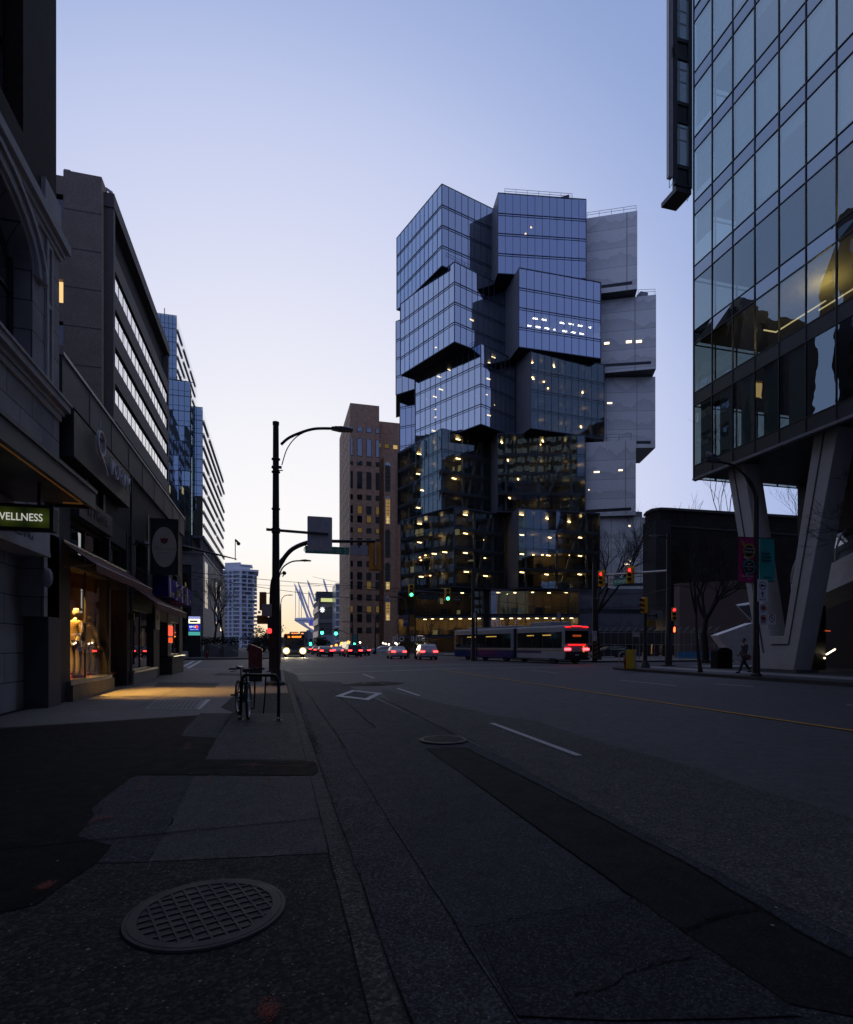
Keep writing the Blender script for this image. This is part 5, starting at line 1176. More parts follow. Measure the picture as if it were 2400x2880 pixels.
m = MB(); m.ext([(29.6, 26.5, 0), (29.6, 26.0, 0), (29.6, 26.0, 4), (29.6, 26.5, 4)], (1.4, 0, 0)); m.build('stair_post', DKM, sr)
# folded white entrance sculpture
fs = T('folded_entrance_canopy', 'white folded angular entrance canopy behind the trash bin and walking person', 'canopy', (*pl(2090, 37), 0))
pts = [P(u, v, 36.5) for u, v in ((2018, 1787), (2119, 1751), (2150, 1760), (2150, 1868), (2106, 1868), (2064, 1850))]
for p_ in pts: p_.z = max(p_.z, .0)
q = [Vector(p_) for p_ in pts]; m = MB(); m.ext(q, (.35, 1.0, 0)); m.build('folded_plate', M('white_panel', (.85, .85, .86), .6), fs)
m = MB(); a, b, c = P(2070, 1700, 38), P(2119, 1751, 36.8), P(2130, 1690, 38.5); m.ext([a, b, c], (.05, .05, 0)); m.build('glass_wing', GLASS('wing_glass', (.55, .6, .65), .2), fs)
m = MB(); m.bar(a, b, .05, .05); m.build('wing_edge', M('edge_grey', (.3, .3, .31), .6), fs)
# ================================================================== far side of the crossing
gb = T('dark_rounded_building', 'dark brown brick building with a rounded corner behind the bare street trees', 'building', (*pl(1900, 85), 0))
GBR = BRICK('dark_brown_brick', (.032, .026, .024), (.026, .022, .020), (.018, .016, .015), .9, .3, .03, .85, .3)
pts = [pl(1815, 92), pl(1822, 88), pl(1836, 85), pl(1856, 83.5), pl(1885, 83), pl(2090, 79), pl(2250, 77)]
hz = [zv(1452, *pts[0]), zv(1444, *pts[1]), zv(1437, *pts[2]), zv(1434, *pts[3]), zv(1435, *pts[4]), zv(1448, *pts[5]), zv(1458, *pts[6])]
m = MB(); n = len(pts); back = [(p_[0]*1.22, p_[1]*1.22) for p_ in pts]
m.add([(*p_, 0) for p_ in pts]+[(*p_, h_) for p_, h_ in zip(pts, hz)]+[(*p_, h_) for p_, h_ in zip(back, hz)], [(i, i+1, n+i+1, n+i) for i in range(n-1)]+[(n+i, n+i+1, 2*n+i+1, 2*n+i) for i in range(n-1)])
m.build('wall', GBR, gb)
m = MB()
for i in range(n-1): m.bar((*pts[i], hz[i]+.15), (*pts[i+1], hz[i+1]+.15), .5, .35); m.bar((*pts[i], hz[i]-2.3), (*pts[i+1], hz[i+1]-2.3), .25, .2)
m.build('roof_edge', M('roof_edge_dark', (.05, .048, .05), .6), gb)
m = MB(); a, b = pl(1846, 80), pl(1888, 80); m.prism([a, b, (b[0], b[1]+3), (a[0], a[1]+3)], 0, zv(1462, *a)); m.build('stair_tower', M('stair_dark', (.03, .029, .032), .7), gb)
lw = T('tan_street_wall', 'plain brown street wall beneath the dark brick building behind the large bare tree', 'wall', (*pl(2000, 66), 0))
m = MB(); a, b = pl(1912, 68), pl(2140, 64); m.prism([a, b, (b[0], b[1]+1), (a[0], a[1]+1)], 0, zv(1640, *a)); m.build('wall_face', M('brown_render', (.17, .125, .108), .85, 0, .15, .6), lw)
bh = MB(); a, b = pl(1908, 62), pl(2120, 60); bh.prism([a, b, (b[0], b[1]+.1), (a[0], a[1]+.1)], 0, zv(1833, *a)); bh.build('hoarding', M('blue_hoarding', (.07, .33, .66), .6), None, label='sky blue painted hoarding along the pavement under the brown wall', cat='hoarding')
# lit parking level behind a mesh fence
pk = T('parking_level', 'low dark parking structure with warm lit bays behind the mesh fence', 'parking', (*pl(1800, 75), 0))
a, b = pl(1672, 78), pl(1905, 74); m = MB(); m.prism([a, b, (b[0], b[1]+10), (a[0], a[1]+10)], zv(1812, *a), zv(1775, *a)); m.prism([(a[0], a[1]+9), (b[0], b[1]+9), (b[0], b[1]+9.5), (a[0], a[1]+9.5)], 0, zv(1812, *a)); m.build('deck', M('parking_dark', (.045, .042, .04), .8), pk)
m = MB()
for u in (1690, 1740, 1800, 1826, 1850, 1878): x, y = pl(u, 75); m.box(x-.3, x+.3, y, y+.6, 0, zv(1812, x, y))
m.build('column', MC['parking_dark'], pk)
m = MB(); a_, b_ = pl(1822, 81), pl(1882, 80); m.prism([a_, b_, (b_[0], b_[1]+.2), (a_[0], a_[1]+.2)], .2, 2.6); m.build('lit_bay', M('bay_wall', (.55, .40, .20), .8), pk)
for u in (1830, 1845, 1868, 1760):
    x, y = pl(u, 79); m = MB(); m.box(x-.8, x+.8, y-.1, y+.1, 2.62, 2.7); m.build('tube_lamp', EM('bay_tube', (1, .72, .35), 14), pk)
fc = T('mesh_fence', 'tall grey mesh fence with angled tops along the parking level', 'fence', (*pl(1800, 62), 0))
m = MB(); a, b = Vector((*pl(1640, 63), 0)), Vector((*pl(2010, 60), 0)); n = 18
for i in range(n+1):
    p_ = a.lerp(b, i/n); m.tube([p_, p_+Vector((0, 0, 2.9)), p_+Vector((.35, -.3, 3.4))], .035, 6)
for h_ in (.1, 1.5, 2.85): m.tube([a+Vector((0, 0, h_)), b+Vector((0, 0, h_))], .02, 5)
for h_ in (3.05, 3.2, 3.38): m.tube([a+Vector((.12*(h_-2.9)*5, -.3*(h_-2.9), h_)), b+Vector((.12*(h_-2.9)*5, -.3*(h_-2.9), h_))], .008, 4)
m.build('fence_frame', STEEL, fc)
m = MB(); ln = (b-a).length; k = int(ln/.28); 
for i in range(k):
    p_ = a.lerp(b, i/k)
    for sgn in (1, -1):
        q = a.lerp(b, min(1, max(0, i/k+sgn*2.75/ln))); m.bar(p_+Vector((0, 0, .1)), q+Vector((0, 0, 2.85)), .007, .007)
m.build('wire_mesh', DKM, fc)
# ------------------------------------------------------------------ brown brick tower
et = T('brown_brick_tower', 'tall reddish brown brick tower with small square windows and an arched window bay', 'tower', (30, 205, 0))
EBR = BRICK('red_brown_brick', (.52, .31, .19), (.47, .28, .17), (.35, .21, .135), 1.6, .5, .03, .8, .2)
EX, EY = 24.8, 200.0; ex1 = xY(1067, EY); ex2 = xY(1130, EY+3); ez = 87.2; ez2 = zv(1191, ex2, EY+3)
m = MB(); m.box(EX, ex1, EY, 236, 0, ez); m.build('wall', EBR, et)
m = MB(); m.box(ex1, ex2+6, EY+3, 236, 0, ez2); wg = m.build('wing', EBR, et)
xt0, xt1 = xY(1079, EY+1.5), xY(1111, EY+1.5)
m = MB(); m.box(xt0, xt1, EY+1, EY+3, 0, zv(1283, xt0, EY+1)); m.build('window_bay', EBR, et)
WIN = MB(); WING = GLASS('tower_window', (.2, .24, .26), .25, 0, 1, (.85, .95, 1)); WFR = M('window_dark_frame', (.02, .02, .024), .5)
WLIT = EM('window_lit', (1, .66, .20), .10); WLIT2 = EM('window_lit_bright', (1, .68, .25), .5)
fl = 4.0
def ew(x0, x1, za, zb, lit=0, y=EY):
    f = MB(); f.box(x0-.12, x1+.12, y-.10, y-.002, za-.12, zb+.12); o = f.build('window', WFR, et)
    f = MB(); f.box(x0, x1, y-.14, y-.101, za, zb); f.build('pane', (WING, WLIT, WLIT2)[lit], o)
wx = [(1006, 1018), (1032, 1043), (1058, 1066)]; cols_ = [(xY(a, EY), xY(b, EY)) for a, b in ((986.5, 992), (1006, 1018), (1032, 1044), (1058, 1066))]
rows_ = [(1203, 1215, 0), (1235, 1283, 0), (1298, 1309, 0), (1328, 1374, 0), (1393, 1405, 1), (1424, 1445, 1), (1452, 1469, 1), (1486, 1498, 1), (1515, 1538, 0), (1545, 1561, 0), (1579, 1593, 0), (1611, 1630, 0), (1636, 1656, 1), (1673, 1688, 0), (1705, 1722, 1), (1728, 1749, 0), (1766, 1780, 0)]
for va, vb, l_ in rows_:
    for i, (x0, x1) in enumerate(cols_):
        ew(x0, x1, zv(vb, EX+5, EY), zv(va, EX+5, EY), (1 if l_ and rr.random() < .22 else 0))
sw = MB(); sg_ = MB()
for i in range(21):
    for j in range(7):
        y = EY+2.5+j*4.7; za = 3+i*4.0
        sw.box(EX-.06, EX-.002, y-.1, y+1.7, za-.1, za+1.9); sg_.box(EX-.1, EX-.061, y, y+1.6, za, za+1.8)
o = sw.build('street_window', WFR, et, kind='stuff'); sg_.build('pane', M('street_pane', (.03, .03, .034), .5), o)
for k, (va, vb, l_) in enumerate(((1300, 1381, 0), (1395, 1475, 2), (1488, 1568, 0), (1582, 1660, 0), (1676, 1747, 2))):
    xa_, xb_ = xY(1084, EY+1), xY(1098, EY+1); zt_, zb_ = zv(va, xa_, EY+1), zv(vb, xa_, EY+1); r_ = (xb_-xa_)/2; c_ = (xa_+xb_)/2
    pg = [(xa_, EY+1-.1, zb_), (xb_, EY+1-.1, zb_)]+[(c_+r_*math.cos(R(a)), EY+1-.1, zt_-r_+r_*math.sin(R(a))) for a in range(0, 181, 20)]
    m = MB(); m.ext(pg, (0, .08, 0)); o = m.build('arched_window', GLASS('arch_glass', (.5, .55, .55), .3, 0, 1, (.9, 1, 1)) if not l_ else M('arch_lit', (.5, .5, .5), .5), et)
    if l_ or k == 3:
        m = MB(); h1 = zb_+(zt_-zb_)*(.9 if l_ and k == 1 else .75 if l_ else .3); m.box(xa_+.15, xb_-.15, EY+1-.14, EY+1-.102, zb_+.2, h1); m.build('lit_pane', EM('arch_glow', (1, .62, .2), .30), o)
        m = MB(); m.box(xa_+.4, xb_-.4, EY+1-.16, EY+1-.141, zb_+.4, zb_+(zt_-zb_)*.28); m.build('lit_pane', EM('arch_glow_hot', (1, .72, .32), .75), o)
    m = MB()
    for q_ in range(1, 8): zq = zb_+(zt_-zb_)*q_/8; m.box(xa_, xb_, EY+1-.19, EY+1-.165, zq-.06, zq+.06)
    for q_ in (.33, .66): m.box(xa_+(xb_-xa_)*q_-.06, xa_+(xb_-xa_)*q_+.06, EY+1-.19, EY+1-.165, zb_, zt_-.4)
    m.build('glazing_bar', WFR, o)
for i, (u0, u1, v0, v1, l_) in enumerate(((1082, 1094, 1247, 1258, 1), (1106, 1118, 1248, 1259, 2), (1061, 1072, 1246, 1258, 1))): ew(xY(u0, EY+3), xY(u1, EY+3), zv(v1, ex1, EY+3), zv(v0, ex1, EY+3), l_, EY+3)
# ------------------------------------------------------------------ distant street end
cbc = T('broadcast_building', 'dark banded building with a glowing white round emblem at the street end', 'building', (*pl(915, 330), 0))
a, b = pl(898, 330), pl(948, 325); c = pl(883, 372); zt_ = zv(1684, *a)
m = MB(); m.prism([a, b, (b[0]+5, b[1]+50), (c[0]+5, c[1]+20), c], 0, zt_); m.build('wall', M('band_dark', (.045, .043, .045), .7), cbc)
m = MB()
for i in range(8):
    zq = zt_-3-i*9; m.prism([(a[0]-.3, a[1]-.6), (b[0], b[1]-.6), b, a], zq-2.2, zq); 
m.build('floor_band', M('band_grey', (.11, .105, .10), .7), cbc)
m = MB()
for i in range(9):
    zq = zt_-4-i*7.4; m.prism([(c[0]-.6, c[1]-.3), (a[0]-.8, a[1]-.3), a, c], zq-3.6, zq)
m.build('side_strip', M('side_pale', (.62, .50, .42), .4), cbc)
em = MB(); x, y = pl(907, 324); ze = zv(1715, x, y)
for dx, dz, r_ in [(0, 0, .5)]+[(.78*math.cos(R(q)), .78*math.sin(R(q)), .34) for q in range(0, 360, 60)]+[(1.4*math.cos(R(q)), 1.4*math.sin(R(q)), .28) for q in range(0, 360, 45)]: em.ext([(x+dx*.85+r_*math.cos(R(q)), y, ze+dz+r_*math.sin(R(q))) for q in range(0, 360, 45)], (0, .3, 0))
em.build('emblem', EM('white_emblem', (.92, .97, 1), 1.6), cbc)
m = MB(); x, y = pl(938, 322); m.box(x-7, x+7, y, y+.4, zv(1693, x, y), zv(1683, x, y)); m.build('lit_sign', EM('yellow_sign', (.8, .85, .35), .8), cbc)
m = MB(); x, y = pl(937, 332); m.box(x-9, x+9, y+8, y+20, zt_, zt_+5); m.box(x-6, x+6, y+8, y+18, zt_+5, zv(1664, x, y)); m.build('roof_plant', M('plant_dark', (.07, .07, .08), .8), cbc)
m = MB(); m.prism([pl(903, 318), pl(950, 316), pl(950, 324), pl(903, 326)], 0, zv(1787, *pl(920, 318))); m.build('white_storefront', M('pale_front', (.26, .27, .30), .6), cbc)
gs_ = MB(); a, b = pl(945, 300), pl(962, 300); gs_.prism([a, b, (b[0], b[1]+20), (a[0], a[1]+20)], 0, zv(1641, *a)); sv = T('pale_glass_block', 'thin pale glass block squeezed between the emblem building and the brick tower', 'building', (*a, 0)); gs_.build('glazing', M('pale_glass', (.20, .25, .27), .25), sv)
m = MB()
for i in range(9): zq = zv(1641+i*20, *a); m.prism([(a[0]-.3, a[1]-.4), (b[0], b[1]-.4), b, a], zq-.8, zq)
m.build('floor_edge', WHT, sv)
# stadium masts
st = T('stadium', 'white stadium masts and roof trusses leaning over the far end of the street', 'stadium', (*pl(870, 760), 0))
WS = M('stadium_white', (.85, .85, .88), .6); z2 = ((800, 1600), .2)
def zz2(x, y, d=760): return P(800+x*.2, 1600+y*.2, d)
m = MB()
for a, b, w in (((140, 205), (340, 695), 1.3), ((192, 185), (385, 700), 1.3), ((325, 160), (432, 455), 1.3), ((205, 290), (330, 700), 1.3), ((340, 315), (415, 540), 1.2), ((548, 140), (632, 420), 1.3), ((487, 335), (508, 420), 1.4)):
    pa, pb = zz2(*a), zz2(*b); m.tube([pa, pa.lerp(pb, .15), pb], [w*.35, w, w], 8)
for x, y0, y1 in ((157, 260, 700), (207, 300, 700), (342, 330, 560), (240, 420, 700)): m.tube([zz2(x, y0), zz2(x, y1)], .4, 5)
m.build('mast', WS, st)
m = MB()
for a, b, w in (((150, 712), (520, 700), 2.2), ((150, 712), (320, 820), 1.6), ((320, 820), (450, 900), 1.6), ((165, 735), (420, 760), 1.1), ((240, 740), (400, 890), 1.4), ((330, 690), (370, 800), 1.8), ((210, 690), (210, 720), .8)): m.tube([zz2(*a), zz2(*b)], w, 7)
m.ext([zz2(160, 718), zz2(430, 706), zz2(430, 760), zz2(230, 752)], (2, 6, 0)); m.build('roof_truss', WS, st)
m = MB(); m.ext([zz2(345, 735, 750), zz2(420, 730, 750), zz2(420, 800, 750), zz2(370, 800, 750)], (1, 4, 0)); m.build('blue_panel', EM('stadium_blue', (.10, .10, .75), .5), st)
# white apartment tower
ap = T('apartment_tower', 'tall white apartment tower with balconies beyond the glass office', 'apartment tower', (*pl(680, 450), 0))
a0, a1, a2, a3 = pl(626, 452), pl(678, 446), pl(713, 452), pl(716, 480); za = zv(1606, *a1)
m = MB(); m.prism([a0, a1, a2, a3, (a0[0], a0[1]+40)], 0, za); b_ = m.build('wall', M('apartment_glass', (.20, .24, .25), .35), ap)
AW = M('apartment_white', (.62, .62, .64), .6); m = MB(); rp_ = random.Random(5)
def fl_(p, q, zq, h, out):
    p = Vector(p); q = Vector(q); t_ = (q-p).normalized(); n_ = Vector((t_.y, -t_.x)); m.prism([tuple(p+n_*out), tuple(q+n_*out), tuple(q), tuple(p)], zq, zq+h)
for i in range(24):
    zq = za-3-i*3.25
    fl_(a0, a1, zq, .9, 1.0); fl_(a1, a2, zq, .7, .5)
    m.prism([a2, (a2[0]+2.6, a2[1]+4), (a3[0]+2, a3[1]), a3], zq, zq+.5)
for k in (.0, .33, .55, .97): p_ = Vector(a0).lerp(Vector(a1), k); m.box(p_.x-.7, p_.x+.7, p_.y-1.2, p_.y, 0, za)
for k in (.02, .5, .98): p_ = Vector(a1).lerp(Vector(a2), k); m.box(p_.x-.5, p_.x+.5, p_.y-.8, p_.y, 0, za)
m.prism([(a0[0], a0[1]-1), (a1[0], a1[1]-1), (a2[0]+4, a2[1]-1), (a3[0]+3, a3[1])], za, za+1.6); m.build('balcony', AW, ap)
m = MB(); p0, p1 = pl(633, 455), pl(677, 452); m.prism([p0, p1, (p1[0], p1[1]+15), (p0[0], p0[1]+15)], za+1.6, zv(1583, *p0)); p0, p1 = pl(677, 452), pl(702, 456); m.prism([p0, p1, (p1[0], p1[1]+15), (p0[0], p0[1]+15)], za+1.6, zv(1592, *p0)); m.prism([(p0[0]-1, p0[1]-1), (p1[0]+2, p1[1]-1), (p1[0]+2, p1[1]+15), (p0[0], p0[1]+15)], zv(1590, *p0), zv(1587, *p0)); m.build('penthouse', AW, ap)
m = MB()
for i in range(230):
    if rp_.random() < .5: p_ = Vector(a0).lerp(Vector(a1), rp_.random()*.95)
    else: p_ = Vector(a1).lerp(Vector(a2), rp_.random()*.9)
    zq = za-3-rp_.randrange(24)*3.25; w = rp_.uniform(.8, 2.4); m.box(p_.x, p_.x+w, p_.y-.35, p_.y-.25, zq+.9, zq+2.9)
m.build('dark_window', M('apartment_dark', (.045, .055, .065), .3), b_, kind='stuff')
# low skyline and dark trees on the horizon
for i, (u0, u1, v, d, c_, lab) in enumerate(((864, 888, 1772, 820, (.17, .165, .18), 'low pale blocks under the stadium masts'), (845, 866, 1776, 700, (.10, .09, .09), 'low dark roofline left of the stadium'), (884, 910, 1785, 600, (.2, .19, .19), 'small pale block below the emblem building'), (790, 850, 1792, 650, (.20, .19, .20), 'low grey skyline block behind the bus'), (700, 760, 1793, 500, (.22, .22, .24), 'low pale block behind the dark far trees'))):
    o = T('distant_building', lab, 'building', (*pl((u0+u1)/2, d), 0)); a, b = pl(u0, d), pl(u1, d); m = MB(); m.prism([a, b, (b[0], b[1]+20), (a[0], a[1]+20)], 0, zv(v, *a)); m.build('wall', M('far_wall_%d' % i, c_, .8), o)
    if i < 2: continue
    m = MB()
    ht_ = zv(v, *a)
    for k in range(int((ht_-3)/5.5)): m.prism([(a[0], a[1]-.3), (b[0], b[1]-.3), b, a], 3+k*5.5, 5.4+k*5.5)
    m.build('window_band', M('far_window', (.05, .055, .06), .4), o)
vw = T('white_terrace_block', 'pale apartment block seen through the gap between the slanted legs', 'apartment block', (*pl(2210, 160), 0)); a, b = pl(2150, 160), pl(2226, 158); m = MB(); m.prism([a, b, (b[0], b[1]+20), (a[0], a[1]+20)], 0, zv(1522, *a)); m.build('wall', M('terrace_dark', (.10, .11, .12), .4), vw)
m = MB()
for v in (1520, 1543, 1566, 1590): zq = zv(v, *a); m.prism([(a[0], a[1]-1), (b[0]+1, b[1]-1), b, a], zq-1.2, zq)
m.build('terrace', AW, vw); c = pl(2232, 150); m = MB(); m.box(c[0], c[0]+5, c[1], c[1]+8, 0, zv(1536, *c)); m.build('lit_wing', M('lime_panel', (.55, .62, .42), .6), vw)
# ================================================================== street poles, signals, signs
def glow_lens(m, c, r, d, n=14):
    """round lens disc facing d"""
    d = Vector(d).normalized(); a = d.orthogonal().normalized(); b = d.cross(a); o = len(m.v); c = Vector(c)
    m.v.append(c+d*r*.35)
    for k in (.6, 1.0):
        for j in range(n): q = 2*math.pi*j/n; m.v.append(c+(a*math.cos(q)+b*math.sin(q))*r*k+d*(r*.35*(1-k*k)))
    for j in range(n): m.f.append([o, o+1+j, o+1+(j+1) % n]); m.m.append(0)
    for j in range(n): m.f.append([o+1+j, o+1+n+j, o+1+n+(j+1) % n, o+1+(j+1) % n]); m.m.append(0)
def signal_head(parent, c, d, lit=None, h=1.05, w=.36, body=None, backplate=False):
    """three lens head: c = centre of the face, d = facing direction (horizontal)"""
    body = body or ORG; c = Vector(c); d = Vector((d[0], d[1], 0)).normalized(); s = Vector((-d.y, d.x, 0)); up = Vector((0, 0, 1))
    m = MB(); o = [c+s*w/2*i+up*h/2*j+d*k for i, j, k in ((-1, -1, -.2), (1, -1, -.2), (1, -1, 0), (-1, -1, 0), (-1, 1, -.2), (1, 1, -.2), (1, 1, 0), (-1, 1, 0))]
    m.hexa(o)
    if backplate:
        q = [c+s*(w/2+.09)*i+up*(h/2+.1)*j+d*k for i, j, k in ((-1, -1, -.13), (1, -1, -.13), (1, -1, -.11), (-1, -1, -.11), (-1, 1, -.13), (1, 1, -.13), (1, 1, -.11), (-1, 1, -.11))]; m.hexa(q)
    hd = m.build('signal_housing', body, parent, bev=.015)
    vz = MB(); off = MB()
    for i, zc in enumerate((h*.32, 0, -h*.32)):
        e = c+up*zc; r = h*.118
        pts0 = [e+(s*math.cos(R(a))+up*math.sin(R(a)))*r*1.12 for a in range(-30, 211, 20)]
        for p, q in zip(pts0, pts0[1:]): vz.quad(p, q, q+d*.22-up*.02, p+d*.22-up*.02)
        if lit == i: mm = MB(); glow_lens(mm, e+d*.012, r, d); mm.build('lit_lens', (RED_ON, AMB, GRN_ON)[i], hd)
        else: glow_lens(off, e+d*.012, r, d)
    vz.build('visor', ORGD if body is ORG else body, hd); off.build('lens', M('dead_lens', (.03, .02, .015), .3), hd)
    return hd
def cobra(m, p, dx, r0=.05, head=.6, hd=(.22, .11)):
    p = Vector(p); dx = Vector(dx).normalized(); s = Vector((-dx.y, dx.x, 0))
    q0, q1 = p, p+dx*head
    for a, b, w0, w1, h0, h1 in ((q0-dx*.1, q0+dx*.25, .07, .13, .07, .10), (q0+dx*.25, q1, .13, .10, .10, .05)):
        m.hexa([a-s*w0-Vector((0, 0, h0*.5)), a+s*w0-Vector((0, 0, h0*.5)), b+s*w1-Vector((0, 0, h1*.6)), b-s*w1-Vector((0, 0, h1*.6)), a-s*w0+Vector((0, 0, h0)), a+s*w0+Vector((0, 0, h0)), b+s*w1+Vector((0, 0, h1)), b-s*w1+Vector((0, 0, h1))])
# the tall lamp pole by the kerb
LX, LY = -.06, 20.7; ld = dep(LX, LY)
lp = T('street_lamp', 'tall dark street lamp with curved arm standing between the bike rack and the mailbox', 'street lamp', (LX, LY, 0))
POLE = M('pole_dark', (.022, .022, .025), .5, .2, .3, 4)
m = MB(); m.lathe([(.30, 0), (.30, .05), (.20, .06), (.17, .5), (.165, .55), (.15, .56), (.10, zv(1196, LX, LY)), (.115, zv(1195, LX, LY)), (.115, zv(1187, LX, LY)), (.02, zv(1186, LX, LY))], LX, LY, 18)
for v in (1294, 1330, 1434, 1490, 1500): z_ = zv(v, LX, LY); m.lathe([(.135, z_), (.15, z_+.01), (.15, z_+.05), (.135, z_+.06)], LX, LY, 16)
m.build('pole', POLE, lp, True)
def UP(u, v, Y=LY): x = xY(u, Y); return Vector((x, Y, zv(v, x, Y)))
m = MB(); m.tube(smooth_path([UP(791, 1250), UP(812, 1232), UP(845, 1217), UP(885, 1206), UP(934, 1205)], 6), [.05]*24+[.042], 10); m.tube(smooth_path([UP(870, 1210), UP(835, 1228), UP(808, 1262), UP(793, 1308)], 6), .018, 8); m.build('arm', POLE, lp, True)
m = MB(); cobra(m, UP(940, 1207), (1, 0, 0), head=.66); m.lathe([(.05, zv(1202, *UP(946, 1200)[:2])), (.06, zv(1199, *UP(946, 1200)[:2]))], UP(946, 1200).x, LY, 8); m.build('lamp_head', M('lamp_grey', (.07, .07, .08), .5), lp, bev=.01)
m = MB(); m.bar(UP(765, 1312, LY-.2), UP(780, 1322, LY-.15), .08, .08); m.ball(UP(769, 1313, LY-.2), .06); m.bar(UP(780, 1323, LY), UP(796, 1323, LY), .03, .03); m.box(LX+.1, LX+.2, LY-.2, LY-.1, zv(1320, LX, LY), zv(1314, LX, LY)); m.build('camera', DKM, lp)
m = MB(); m.ball(UP(800, 1612, LY-.1), .07, .04, .07); m.bar(UP(795, 1622), UP(803, 1608), .04, .04); m.bar(UP(790, 1616), UP(799, 1606), .03, .03); m.build('bracket', POLE, lp)
m = MB(); m.lathe([(.36, .0), (.34, .1), (.26, .16), (.18, .17)], LX, LY, 10); m.build('base_cover', POLE, lp, True)
# sign board (back view) on a bar fixed to the lamp pole
bs = T('sign_board', 'blank pale back of a large sign held on a bar from the lamp pole', 'sign', UP(900, 1548))
m = MB(); a, b = UP(749, 1489, LY-.17), UP(924, 1503, LY-.17); m.bar(a, b, .05, .09); m.build('mounting_bar', POLE, bs)
m = MB(); x0, x1 = xY(865.5, LY-.24), xY(936, LY-.24); zt_, zb_ = zv(1452, x0, LY), zv(1547, x0, LY); r_ = .04
pg = []
for cx_, cz_, a0 in ((x1-r_, zt_-r_, 0), (x0+r_, zt_-r_, 90), (x0+r_, zb_+r_, 180), (x1-r_, zb_+r_, 270)): pg += [(cx_+r_*math.cos(R(a0+a)), LY-.06, cz_+r_*math.sin(R(a0+a))) for a in (0, 30, 60, 90)]
m.ext(pg, (0, .012, 0)); m.build('board', M('sign_back', (.50, .485, .50), .55, .3, .3, 3), bs)
# signal pole at the corner with a long arm over the street
SX, SY = -.27, 31.6
sp = T('signal_pole', 'dark signal pole with a bent arm reaching over the street behind the lamp pole', 'traffic signal', (SX, SY, 0))
def US(u, v, Y=SY): x = xY(u, Y); return Vector((x, Y, zv(v, x, Y)))
pb = US(767, 1888); px_ = pb.x; zt_ = zv(1680, px_, SY)
m = MB(); m.lathe([(.32, 0), (.30, .06), (.20, .08), (.19, 2.0), (.17, zt_)], px_, SY, 14); m.build('pole', POLE, sp, True)
m = MB(); m.tube(smooth_path([US(767, 1682), US(768, 1650), US(776, 1612), US(795, 1576), US(822, 1545), US(862, 1527), US(900, 1522), US(960, 1522.5), US(1058, 1522)], 5), [.16]*8+[.14]*8+[.12]*12+[.09]*9+[.075]*4, 10); m.build('arm', POLE, sp, True)
m = MB(); a = US(764, 1717, SY-.35); m.box(a.x-.5, a.x+.42, SY-.55, SY-.2, zv(1735, a.x, SY), zv(1701, a.x, SY)); m.build('control_box', M('box_grey', (.36, .33, .32), .6), sp)
m = MB(); m.box(px_-.26, px_+.26, SY-.42, SY-.2, zv(1765, px_, SY), zv(1737, px_, SY)); m.build('junction_box', DKM, sp)
c = US(1055, 1565); hd = signal_head(sp, c+Vector((0, .15, 0)), (0, 1), None, 1.45, .52, M('signal_back_amber', (.80, .36, .05), .6), True)
m = MB(); m.bar(US(1057, 1522, SY-.12), US(1057, 1590, SY-.12), .06, .05, (0, 1, 0)); m.build('hanger', STEEL, sp)
m = MB()
for k in (-.34, 0, .34):
    for r_ in (.16,): m.tube([(c.x+r_*math.cos(R(a)), SY-.09, c.z+k+r_*math.sin(R(a))) for a in range(0, 361, 30)], .02, 6, False)
m.build('housing_ring', MC['signal_back_amber'], sp)
c = US(741, 1691); signal_head(sp, c+Vector((0, .1, 0)), (.2, 1), None, .98, .34, M('signal_back_dark', (.30, .15, .03), .6))
m = MB(); m.bar(US(735, 1671), US(766, 1667), .04, .04); m.bar(US(740, 1714), US(757, 1716), .04, .04); m.bar(US(745, 1729), US(757, 1729), .04, .04); m.bar(US(726, 1722), US(733, 1722), .1, .12); m.build('bracket', DKM, sp)
m = MB(); a = US(739, 1743); m.box(a.x-.29, a.x+.27, SY-.1, SY+.15, zv(1755, a.x, SY), zv(1731, a.x, SY)); m.build('pedestrian_signal_back', MC['signal_back_dark'], sp, bev=.02)
m = MB(); a = US(759, 1775); m.box(a.x-.11, a.x+.2, SY-.32, SY-.2, zv(1787, a.x, SY), zv(1764, a.x, SY)); m.build('signal_housing', DKM, sp)
m = MB(); a = US(758.5, 1774.5, SY-.33); glow_lens(m, a, .14, (-.1, -1, 0)); m.build('red_lens', RED_ON, sp)
def street_sign(name, label, quadpx, Y, txt, mat, tsize, tcol=None, px=None, sx=1, arm=None, group=None):
    (u0, v0), (u1, v1) = quadpx; x0, x1 = xY(u0, Y), xY(u1, Y); z0, z1 = zv(v1, (x0+x1)/2, Y), zv(v0, (x0+x1)/2, Y)
    t_ = T(name, label, 'sign', ((x0+x1)/2, Y, z0), group); m = MB(); m.box(x0, x1, Y, Y+.03, z0, z1); b = m.build('plate', mat, t_)
    if tcol and txt:
        e = MB(); w = .02
        for a in ((x0, x1, z0, z0+w), (x0, x1, z1-w, z1)): e.box(a[0], a[1], Y-.004, Y-.001, a[2], a[3])
        e.build('border', tcol, b); TXT(txt, tsize, tcol, b, ((x0+x1)/2, Y-.006, (z0+z1)/2), (1, 0, 0), (0, 0, 1), .003, sx=sx)
    return t_
LETW = M('sign_letters', (.55, .6, .58), .5)
a = street_sign('street_name_sign', 'green street name sign reading 600 Richards St. hung under the long signal arm', ((858.5, 1537), (982, 1558)), SY-.1, '600 Richards St.', M('sign_green_dull', (.015, .24, .14), .5), .43, M('sign_letters_grey', (.45, .62, .53), .5), sx=.92)
a = street_sign('sign_board', 'small blank grey sign plate hung beside the amber signal on the long arm', ((985, 1534), (1035.5, 1560)), SY-.1, '', M('plate_blue_grey', (.45, .46, .52), .5), 0)
